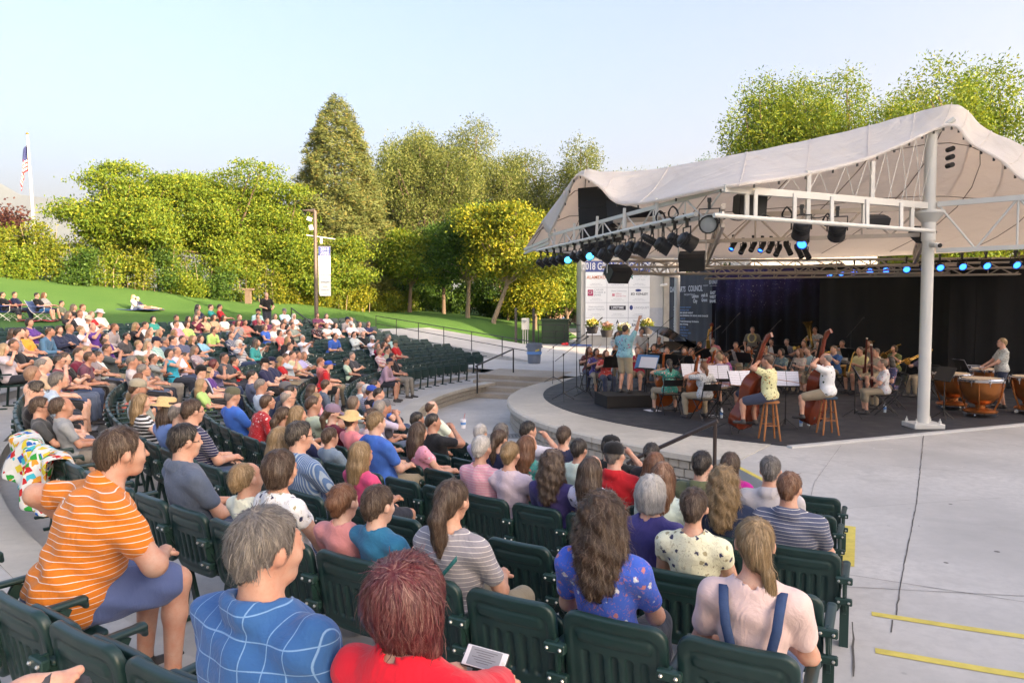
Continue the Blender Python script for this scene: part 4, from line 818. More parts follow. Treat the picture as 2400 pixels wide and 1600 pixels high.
truss('roof_truss',(3.62,12.52,4.2),(7.2,27.0,4.25),.32,'long beige roof truss running back from the front corner of the canopy',16,.04,STEELB,0)
truss('roof_truss',(8.6,15.2,4.25),(13.5,24.5,4.25),.4,'beige roof truss running back from the tall column',12,.045,STEELB,0)
for (a,b,l) in (((3.4,12.3,4.02),(8.2,14.2,3.95),'white lamp pipe hanging below the front truss'),((.75,21.9,4.14),(3.3,13.1,4.14),'white lamp pipe hanging below the left side truss')):
    e=empty('lamp_pipe',a); tag(e,l,'pipe'); d=Vector(b)-Vector(a); MB().tube([(0,0,0),d],.042,10).build('pipe',STEEL,e,smooth=True)
    for i in range(1,6): p=d*(i/6); MB().beam(p,p+Vector((.03,.08,.5)),.05,.06).build('hanger',STEEL,e)
ords2='first second third fourth fifth sixth seventh eighth ninth tenth eleventh twelfth thirteenth fourteenth fifteenth sixteenth seventeenth eighteenth nineteenth twentieth'.split()
# wires from fabric edge to the beam
for i in range(28,48,2):
    p=Vector(grid[0][i]); q0=Vector((8.3,14.66,4.5)); q1=Vector((3.62,12.52,4.5)); 
    for s in (-.22,.22):
        f=(p-q0).dot(q1-q0)/(q1-q0).length_squared+s*.25
        if 0<f<1: q=q0.lerp(q1,f); tw=(globals().get('tw',0)+1); tag(MB().tube([p,q],.006,4).build('tie_wire',STEEL),'thin white tie wire under the canopy edge, %s counted from the corner'%ords2[tw-1],'wire','tie wires under the canopy edge')
# lamps
LENSB=plain('blue_lens',(.02,.10,.5),.2,var=0,emit=(.015,.13,1.0,1.6)); LENSC=plain('cyan_lens',(.02,.3,.5),.2,var=0,emit=(.03,.42,1.0,1.6)); LENSG=plain('grey_lens',(.30,.32,.33),.15,var=.2); LAMPM=plain('lamp_housing',(.014,.014,.015),.5,var=.3)
def lamp_parts(kind):
    r,L={'par':(.105,.27),'big':(.15,.32),'prof':(.08,.48)}[kind]
    body=MB().lathe([(.02,-L*.5),(r*.55,-L*.5),(r*.78,-L*.42),(r*.92,-L*.15),(r,L*.2),(r*1.06,L*.5),(r*.98,L*.5),(r*.9,L*.32)],14)
    for k in range(3): body.lathe([(r*.95,-L*.3+k*.05),(r*1.03,-L*.3+k*.05),(r*1.03,-L*.3+k*.05+.015),(r*.95,-L*.3+k*.05+.015)],14)
    lens=MB().lathe([(r*.93,L*.36),(r*.6,L*.40),(.0,L*.42)],14)
    yoke=MB().tube([(-r*1.15,0,0),(-r*1.15,0,r*1.75),(r*1.15,0,r*1.75),(r*1.15,0,0)],.014,6)
    cl=MB().box((0,0,r*1.75+.07),(.05,.05,.14)).box((0,0,r*1.75+.15),(.06,.11,.07))
    return [m.mesh(n,mt,True) for m,n,mt in ((body,'housing',LAMPM),(lens,'lens',LENSG),(yoke,'yoke',BLACKM),(cl,'clamp',BLACKM))]
LAMPS={k:lamp_parts(k) for k in ('par','big','prof')}
def lamp(kind,p,aim,lens,label,group,name='stage_lamp'):
    e=empty(name,p); tag(e,label,'stage lamp',group); ps=LAMPS[kind]; d=Vector(aim).normalized(); e.rotation_euler=(0,0,math.atan2(d.y,d.x)-math.pi/2)
    tilt=math.atan2(d.z,math.hypot(d.x,d.y))-math.pi/2
    obj('housing',ps[0],e,(0,0,0),(tilt,0,0)); l=obj('lens',ps[1],e,(0,0,0),(tilt,0,0)); l.material_slots[0].link='OBJECT'; l.material_slots[0].material=lens
    obj('yoke',ps[2],e); obj('clamp',ps[3],e)
pa,pb_=Vector((.75,21.9,4.14)),Vector((3.3,13.1,4.14))
ords='first second third fourth fifth sixth seventh eighth ninth tenth eleventh twelfth thirteenth fourteenth fifteenth sixteenth seventeenth eighteenth'.split()
lm=random.Random(5)
for i in range(18):
    f=(i+.5)/18.2; p=pa.lerp(pb_,f**.9); k='big' if i in (9,11,13,15,17) else ('prof' if i in(14,) else 'par'); r=LAMPS and {'par':.105,'big':.15,'prof':.08}[k]
    lamp(k,p+Vector((0,0,-r*1.75-.2)),(1,lm.uniform(-.3,.5),-.55) if i not in(4,7) else (.1,-1,-.5),LENSC if i in(2,4,6,7) else LENSG,'black stage lamp on the left pipe, %s from the canopy tip'%ords[i]+(', glowing cyan' if i in(2,4,6,7) else ''),'lamps on the left pipe')
for (u,v,Y,k,lab,ln,am) in ((1662,525,12.7,'big','octagonal black stage lamp with a grey lens facing out at the front corner',LENSG,(-.4,-1,-.2)),(1878,538,13.3,'big','large black stage lamp tipped down on the front pipe nearest the corner',LENSG,(.2,.9,-.75)),(1962,541,13.6,'big','large black stage lamp tipped down on the front pipe nearest the column',LENSG,(.3,.9,-.7)),(1882,568,15.5,'par','blue glowing lamp just below the front pipe',LENSB,(-.5,-.7,-.45))):
    lamp(k,at(u,v,Y),am,ln,lab,'lamps on the front pipe')
for i in range(9):
    u=1722+i*21; lamp('prof',at(u+lm.uniform(-3,3),575+lm.uniform(-3,6)+i*1.2,23.6-.25*i),(-.55,-.6,-.75) if i<6 else (.2,-.5,-.8),LENSB if i in (0,3) else LENSG,'slender black lamp on the middle truss, %s from the curtain side'%ords[i]+(', with a blue lens' if i in(0,3) else ''),'lamps on the middle truss')
BU=[1945,1972,2002,2039,2076,2124,2165,2202,2254,2310,2379]
for i,u in enumerate(BU):
    Y=26.2-.62*i; lamp('par' if i<4 else 'par',at(u,640-i*2.2,Y),(-.62+.05*i,-1,-.42),LENSB,'round lamp glowing deep blue on the back truss, %s from the slim end'%ords[i],'blue lamps on the back truss')
# speakers
def wedge(p,rz,tilt,lab,sz=(.55,.34,.36),brk=True):
    e=empty('loudspeaker',p,rz); tag(e,lab,'loudspeaker'); M=rotm(tilt); w,d,h=sz
    P=[(-d/2,-h/2),(d/2,-h*.3),(d/2,h*.38),(-d*.1,h/2),(-d/2,h*.45)]; mb=MB(); mb.prism(P,-w/2,w/2,0,M@Matrix(((0,0,1),(1,0,0),(0,1,0)))); mb.build('cabinet',LAMPM,e); MB().box(M@Vector((0,-d/2-.01,0)),(w*.92,.02,h*.8),0,M).build('grille',plain('grille',(.03,.03,.03),.8),e)
    if brk:
        MB().tube([(-w/2-.02,0,0),(-w/2-.02,0,.42),(w/2+.02,0,.42),(w/2+.02,0,0)],.018,6).build('bracket',STEEL,e)
wedge(at(1448,640,17.2),R(25),R(38),'tilted black wedge loudspeaker hanging in front of the sponsor banner title'); wedge(at(1622,610,16.0),R(-20),R(35),'black wedge loudspeaker hanging by the slim back column'); wedge(at(1757,482,13.4),0,R(10),'square black loudspeaker hung on the front truss',(.5,.4,.42),False); wedge(at(2052,518,14.2),0,R(25),'flat black floodlight box under the front truss',(.42,.3,.22),False); wedge(at(2160,548,15.6),R(20),R(30),'black loudspeaker tucked behind the tall column hub',(.42,.3,.3),False)
wedge(at(1420,845,20),R(10),0,'unused',(.1,.1,.1),False) if False else None
# line array behind the left arch
la=empty('line_array',(2.1,19.0,3.95)); tag(la,'tall curved black line array loudspeaker hanging inside the left arch of the canopy','loudspeaker'); pr=[(0,1.62),(.02,1.1),(.10,.6),(.26,.12),(.36,-.05)]
for i in range(4):
    (y0,z0),(y1,z1)=pr[i],pr[i+1]; mb=MB(); v=[(x,y,z) for x in (-.42,.42) for (y,z) in ((-y0-.02 if False else y0*.9,z0),(y1*.9,z1+.01),(y1*.9+.85,z1+.05),(y0*.9+.85,z0))]; mb.add(v,[(0,1,2,3),(7,6,5,4),(0,4,5,1),(1,5,6,2),(2,6,7,3),(3,7,4,0)]); mb.build('cabinet',plain('array_cover',(.022,.022,.026),.75,var=.4,scale=4,bmp=.5),la)
la.rotation_euler=(0,0,R(-28))
bd=[tuple(at(u,v,Y)) for (u,v,Y) in ((1420,470,18.5),(1425,528,18.3),(1560,500,17.8),(1500,489,17.6))]
mb=MB(); mb.add(bd,[(0,1,2,3)]); o=mb.build('black_drape',plain('array_cover',(.022,.022,.026),.75)); o.modifiers.new('thick','SOLIDIFY').thickness=.03; tag(o,'black drape filling the gap under the canopy edge behind the side truss','drape')
# hanging cables
cab=plain('black_cable',(.012,.012,.012),.5,var=0)
def cable(P,r,lab): 
    P=[Vector(p) for p in P]; q=[]
    for a,b in zip(P[:-1],P[1:]):
        for k in range(9): t=k/9; q.append(a.lerp(b,t)-Vector((0,0,4*t*(1-t)*.13*(b-a).length)))
    q.append(P[-1]); tag(MB().tube(q,r,5).build('cable',cab,smooth=True),lab,'cable')
for i,(a,b) in enumerate((((1700,505),(1790,500)),((1790,500),(1880,498)),((1880,498),(1990,525)),((1600,500),(1700,512)))): cable([at(*a,12.9+.3*i),at((a[0]+b[0])/2,a[1]+8,13+.3*i),at(*b,13.1+.3*i)],.011,'black cable drooping from the front lamp pipe, '+('above the square loudspeaker','past the large lamps','over the column side lamps','at the corner by the side truss')[i])
for i,(u,v,Y) in enumerate(((1548,508,14.5),(1578,498,13.8),(1845,500,13.3),(1940,515,13.6))):
    p=at(u,v,Y); q=[p+Vector(((.085*math.cos(t)*(1+.12*math.sin(t*3.3))),.05*math.sin(2*t),.11*math.sin(t)*(1+.1*math.sin(t*2.3)))) for t in np.linspace(0,18,60)]; tag(MB().tube(q,.010,5).build('cable_coil',cab,smooth=True),'coil of black cable hanging '+('on the left truss above the big lamps','on the left truss nearest the front corner','on the front pipe over the first big lamp','on the front pipe over the second big lamp')[i],'cable')
# curtains
def drape(name,pts,z0,z1,mat,lab,fold=.09,wl=.34,cat='curtain',zt=None):
    pts=[Vector((*p,0)) for p in pts]; L=[0]
    for a,b in zip(pts[:-1],pts[1:]): L.append(L[-1]+(b-a).length)
    n=int(L[-1]/.07); rows=[[],[],[],[]]; g=random.Random(len(lab))
    for i in range(n+1):
        s=L[-1]*i/n; k=max(0,min(len(pts)-2,sum(1 for l in L if l<=s)-1)); t=(s-L[k])/(L[k+1]-L[k]); p=pts[k].lerp(pts[k+1],t); d=(pts[k+1]-pts[k]).normalized(); nn=Vector((-d.y,d.x,0)); f=fold*(math.sin(s/wl*6.283+1.3*math.sin(s*.9))*.6+.5*math.sin(s*2.3+1))
        for r,(zz,w) in enumerate(((z0,1.0),(z0+(z1-z0)*.5,.9),(z1-.3,.7),(z1,.45))):
            q=p+nn*f*w; rows[r].append((q.x,q.y,zz+((zt or 0)*i/n if r>1 else 0)))
    mb=MB(); mb.grid(rows); o=mb.build(name,mat,None,smooth='all'); tag(o,lab,cat); return o
def star_mat():
    m,nt,b=base('star_curtain',.8,0,.2); g=coord(nt); sx=nt.nodes.new('ShaderNodeSeparateXYZ'); nt.links.new(g,sx.inputs[0])
    n=noise(nt,g,.32,5,.6,.4); hi=ramp(nt,sx.outputs[2],[(.0,0),(.42,0),(.95,1)]) ; hz=node(nt,'ShaderNodeMath',operation='MULTIPLY'); s4=node(nt,'ShaderNodeMath',operation='MULTIPLY'); nt.links.new(sx.outputs[2],s4.inputs[0]); s4.inputs[1].default_value=.24; hi=ramp(nt,s4.outputs[0],[(.45,0),(.95,1)])
    k=mix(nt,ramp(nt,n,[(.38,0),(.62,1)]),(.014,.012,.024),(.075,.055,.19)); k=mix(nt,hi,(.011,.010,.012),k)
    out=k
    for sc,th in ((7,.06),(3.2,.045),(13,.08)):
        v=node(nt,'ShaderNodeTexVoronoi'); v.inputs['Scale'].default_value=sc; nt.links.new(g,v.inputs['Vector']); st=ramp(nt,v.outputs['Distance'],[(0,1),(th,.8),(th*1.9,0)]); a=node(nt,'ShaderNodeMath',operation='MULTIPLY'); nt.links.new(st,a.inputs[0]); nt.links.new(hi,a.inputs[1]); a2=node(nt,'ShaderNodeMath',operation='MULTIPLY'); nt.links.new(a.outputs[0],a2.inputs[0]); nt.links.new(ramp(nt,n,[(.42,0),(.6,1)]),a2.inputs[1]); out=mix(nt,a2.outputs[0],out,(.9,.9,1))
    nt.links.new(out,b.inputs['Base Color']); return m
STAR=star_mat(); BLKC=plain('black_curtain',(.012,.011,.011),.85,var=.4,scale=1.5,bmp=.2)
drape('star_curtain',[(8.6,31.3),(10.6,29.6),(12.6,27.6)],0,4.1,STAR,'dark curtain printed with a purple starry night sky behind the orchestra',.12,.5)
drape('black_curtain',[(11.7,28.75),(13.3,25.0),(14.3,22.3)],0,3.95,BLKC,'plain black curtain hung behind the brass players',.05,.9)
drape('black_curtain',[(13.7,22.75),(16.5,20.4),(17.9,19.3)],0,3.9,BLKC,'plain black curtain behind the kettledrums',.06,.8)
drape('star_curtain',[(17.35,19.7),(21,17.6)],0,3.9,STAR,'narrow starry curtain at the far end beyond the kettledrums',.1,.5)
GC=plain('slate_print',(.060,.064,.075),.8,var=.35,scale=.8)
drape('printed_curtain',[(7.35,34.0),(8.9,31.05)],0,3.92,GC,'slate grey side curtain printed with white sponsor lettering and a blue list',.05,.45,'curtain',.18)
for i,u in enumerate((1218*1.0204+990,2432,)): pass
# lettering
def letter(t,parent,M,x,y,size,mat,sx=1.0,align='CENTER',bold=0,font=None,name='lettering'):
    c=D.curves.new('lettering','FONT'); c.body=t; c.size=size; c.align_x=align; c.align_y='CENTER'; c.offset=bold; c.fill_mode='FRONT'; c.materials.append(mat); c.resolution_u=3
    o=D.objects.new(name,c); COL.objects.link(o); o.parent=parent; o.matrix_local=M@Matrix.Translation((x,y,0))@Matrix.Diagonal((sx,1,1,1)); return o
INKW=plain('white_ink',(.62,.63,.66),.8,var=0); INKB=plain('blue_ink',(.11,.20,.36),.8,var=0); INKK=plain('black_ink',(.03,.03,.04),.8,var=0); INKG=plain('grey_ink',(.30,.33,.38),.8,var=0); INKO=plain('orange_ink',(.55,.16,.06),.8,var=0); INKR=plain('crimson_ink',(.36,.03,.10),.8,var=0); INKN=plain('navy_ink',(.035,.055,.20),.8,var=0); INKT=plain('green_ink',(.02,.20,.17),.8,var=0)
def plane_M(o,xdir,off=0,up=(0,0,1)):
    x=Vector(xdir).normalized(); z=Vector(up); n=x.cross(z).normalized(); return Matrix(((x.x,z.x,n.x,o[0]),(x.y,z.y,n.y,o[1]),(x.z,z.z,n.z,o[2]),(0,0,0,1)))
# printed curtain text sits on a flat strip just proud of the folds
pc=empty('curtain_print',(7.35,34.0,0)); pc.name='curtain_print'; tag(pc,'white and blue sponsor lettering on the slate side curtain','lettering')
xd=Vector((8.9-7.35,31.05-34.0,0)).normalized(); nn=xd.cross(Vector((0,0,1))).normalized(); PM=plane_M(nn*.11,xd); Lc=3.33
def pl(t,x,y,s,m,sx=1,al='CENTER',b=0): return letter(t,pc,PM,x*Lc,y,s,m,sx,al,b)
pl('DAVIS ARTS',.06,3.22,.34,INKW,.58,'LEFT',.006); pl('COUNCIL',.57,3.24,.36,INKW,.58,'CENTER',.006); pl('IN RESIDENCE',.765,3.36,.09,INKW,.55); pl('ED KENLEY',.905,3.5,.22,INKW,.46,'CENTER',.004); pl('FORD AMPHITHEATER',.905,3.34,.06,INKW,.7)
pl('PRESENTED BY',.35,2.98,.11,INKW,1,'LEFT'); pl('Layton\nCity',.57,2.80,.22,INKW,.72,'CENTER',.006); pl('utah &\nGrant',.745,2.84,.21,INKW,.72,'CENTER',.006); pl('EAST\nWEST\nBANK',.90,2.86,.18,INKW,.8,'CENTER',.006)
for i in range(18):
    y=2.42-i*.128; pl('%02d'%((i*5)%28+1),.14,y,.10,INKW,1.3,'LEFT',.006); pl('AUG' if i>8 else 'JUL',.20,y,.09,INKW,1.2,'LEFT',.004)
    pl(['summer concert','evening music','BIG BAND NIGHT','AN EVENING OF SONG AND DANCE','open air','Youth Symphony Orchestra','Jazz & Swing','folk night','guitar festival','community night','family show','classic rock'][i%12],.27,y,.095,INKW if i in (2,3,5,6) else INKB,1.15,'LEFT',.004)
# sponsor wall and banner
wall_m=plain('stucco',(.60,.57,.51),.9,var=.08,scale=2,bmp=.15)
sw=empty('stage_building',(4.35,45.2,0)); tag(sw,'pale building wing beside the stage that carries the white sponsor banner','building')
MB().box((3.2,1.6,2.75),(6.5,3.2,5.5),0,None,.02).build('wall',wall_m,sw); MB().box((3.2,1.6,5.56),(6.7,3.4,.12)).build('roof_edge',STEEL,sw); MB().box((3.2,-.06,.34),(6.5,.12,.68)).build('plinth',concrete('plinth_concrete',(.46,.44,.40)),sw)
MB().box((5.35,-.12,2.4),(.62,.24,4.8),0,None,.02).build('pilaster',BLOCK,sw); MB().box((4.62,-.03,1.2),(.95,.06,2.3)).build('door',plain('door_paint',(.42,.43,.45),.5),sw)
for (x,z) in ((5.05,4.55),): MB().box((x,-.42,z),(.46,.34,.3),0,rotm(R(-15)),.03).build('flood_lamp',STEEL,sw)
MB().lathe([(.08,-.2),(.08,.2),(.05,.22)],10,0,(5.0,-.38,3.75),rotm(0,R(80))).build('security_camera',STEEL,sw,smooth=True)
sb=empty('sponsor_banner',(4.55,45.0,.66)); tag(sb,'large white sponsor banner with a navy title band and a grid of company names','banner'); BW,BH=3.98,4.58
VIN=plain('banner_vinyl',(.74,.76,.77),.5,var=.05,scale=1.2,bmp=.25); nb=MB()
def bsheet(x0,x1,z0,z1,y,nx=16,nz=10): return [[(x,y-.03*math.sin(x*2.1+z*.8)*math.sin(z*1.3)*0,z) for x in np.linspace(x0,x1,nx)] for z in np.linspace(z0,z1,nz)]
MB().box((BW/2,0,BH/2),(BW,.02,BH)).build('sheet',VIN,sb); MB().box((BW/2,-.013,BH-.34),(BW,.006,.68)).build('title_band',plain('navy_band',(.05,.075,.24),.5,var=.25,scale=1.5),sb)
BM=plane_M((0,-.02,0),(1,0,0)); GRY=plain('grid_line',(.28,.30,.34),.7,var=0)
def bl2(t,x,z,s,m,sx=1,al='CENTER',b=0): return letter(t,sb,BM,x,z,s,m,sx,al,b)
bl2('2018 GRAND SPONSORS',BW/2+.05,BH-.35,.62,INKW,.66,'CENTER',.012)
zr=[BH-.70-i*.935 for i in range(5)]
for z in zr[1:]: MB().box((BW/2,-.014,z),(BW,.004,.02)).build('grid_line',GRY,sb)
for x in (BW/3,BW*2/3): MB().box((x,-.014,zr[4]/2+zr[0]/2-.2),(.02,.004,zr[0]-zr[4]+.4)).build('grid_line',GRY,sb)
cx3=[BW/6,BW/2,BW*5/6]; zc=[z-.38 for z in zr]
bl2('ALAMEXO',cx3[0],zc[0]+.06,.27,INKO,.95,'CENTER',.004); bl2('BOEING',cx3[1]+.12,zc[0]+.05,.25,INKN,1.05,'CENTER',.006); mbq=MB(); mbq.tube([(cx3[1]-.5+.12*math.cos(t),-.017,zc[0]+.02+.12*math.sin(t)*(1.2 if t<3 else .8)) for t in np.linspace(.6,6,14)],.008,4); mbq.build('logo_mark',INKN,sb)
MB().prism([(-.12,0),(0,-.12),(.05,-.07),(-.02,0),(.05,.07),(0,.12)],.0,.004,0,rotm(R(90)),(cx3[2]-.42,-.016,zc[0]+.08)).build('logo_mark',INKT,sb); bl2('BANK OF\nUTAH',cx3[2]+.1,zc[0]+.02,.2,plain('pale_ink',(.52,.56,.58),.8,var=0),1,'CENTER')
MB().box((cx3[0]-.36,-.016,zc[1]+.05),(.34,.004,.38)).build('logo_mark',INKR,sb); bl2('CF',cx3[0]-.36,zc[1]+.05,.26,INKW,.9).location.y-=.004; bl2('CARVER\nFLOREK &\nJAMES',cx3[0]-.13,zc[1]+.07,.16,INKG,1,'LEFT')
bl2('Davis Community',cx3[1]+.08,zc[1]+.16,.13,INKG); MB().box((cx3[1]-.26,-.016,zc[1]-.08),(.16,.004,.16)).build('logo_mark',plain('rose_ink',(.55,.2,.25),.8,var=0),sb); bl2('Hilton\nGarden Inn',cx3[1]-.12,zc[1]-.08,.14,plain('rose_ink',(.55,.2,.25),.8,var=0),1,'LEFT')
MB().lathe([(.001,0),(.19,0),(.19,.004),(.001,.004)],20,0,(cx3[2]-.05,-.015,zc[1]+.2),Matrix(((1,0,0),(0,0,-1),(0,.42,0)))).build('logo_mark',INKN,sb); bl2('ED KENLEY',cx3[2]+.02,zc[1]-.03,.2,INKK,1.05,'CENTER',.003)
bl2('Intermountain\nLayton Hospital',cx3[0],zc[2]+.05,.155,INKG,1.05); MB().box((cx3[1],-.016,zc[2]+.06),(1.02,.004,.26)).build('logo_mark',INKK,sb); bl2('LIFETIME',cx3[1],zc[2]+.06,.21,INKW,.95,'CENTER',.006).location.y-=.004
MB().lathe([(.001,0),(.15,0),(.15,.004),(.001,.004)],20,0,(cx3[2]-.48,-.015,zc[2]+.07),Matrix(((.7,0,0),(0,0,-1),(0,1,0)))).build('logo_mark',INKN,sb); bl2('LINDQUIST',cx3[2]+.16,zc[2]+.06,.19,INKG,.95)
bl2('Sego Lily',cx3[0]+.02,zc[3]+.05,.30,INKK,.9,'CENTER',-.002); MB().prism([(-.1,-.12),(-.035,-.12),(0,0),(.035,-.12),(.1,-.12),(0,.16)],0,.004,0,rotm(R(90)),(cx3[1],-.016,zc[3]+.12)).build('logo_mark',INKK,sb); bl2('ARMSTRONG',cx3[1],zc[3]-.08,.09,INKG,1.1)
bl2('The Alan & J',cx3[2],zc[3]+.17,.16,INKK,.9); bl2('BARLOW',cx3[2],zc[3]-.08,.26,INKK,.8,'CENTER',.004)
for i in range(4):
    for j in range(3):
        for k in (0,1): bl2('stage and season sponsor' if k else 'family foundation',cx3[j],zc[i]-.32-.09*k,.07,INKG,1.1)
bh=empty('added_banner_shade',(15.3,38.6,-.1)); MB().box((0,0,4.4),(6.4,3.4,8.8)).build('wall',wall_m,bh); MB().box((0,0,8.88),(6.6,3.7,.16)).build('roof_edge',STEEL,bh); tag(bh,kind='structure')  # added block hidden behind the canopy, keeps direct sun off the sponsor banner
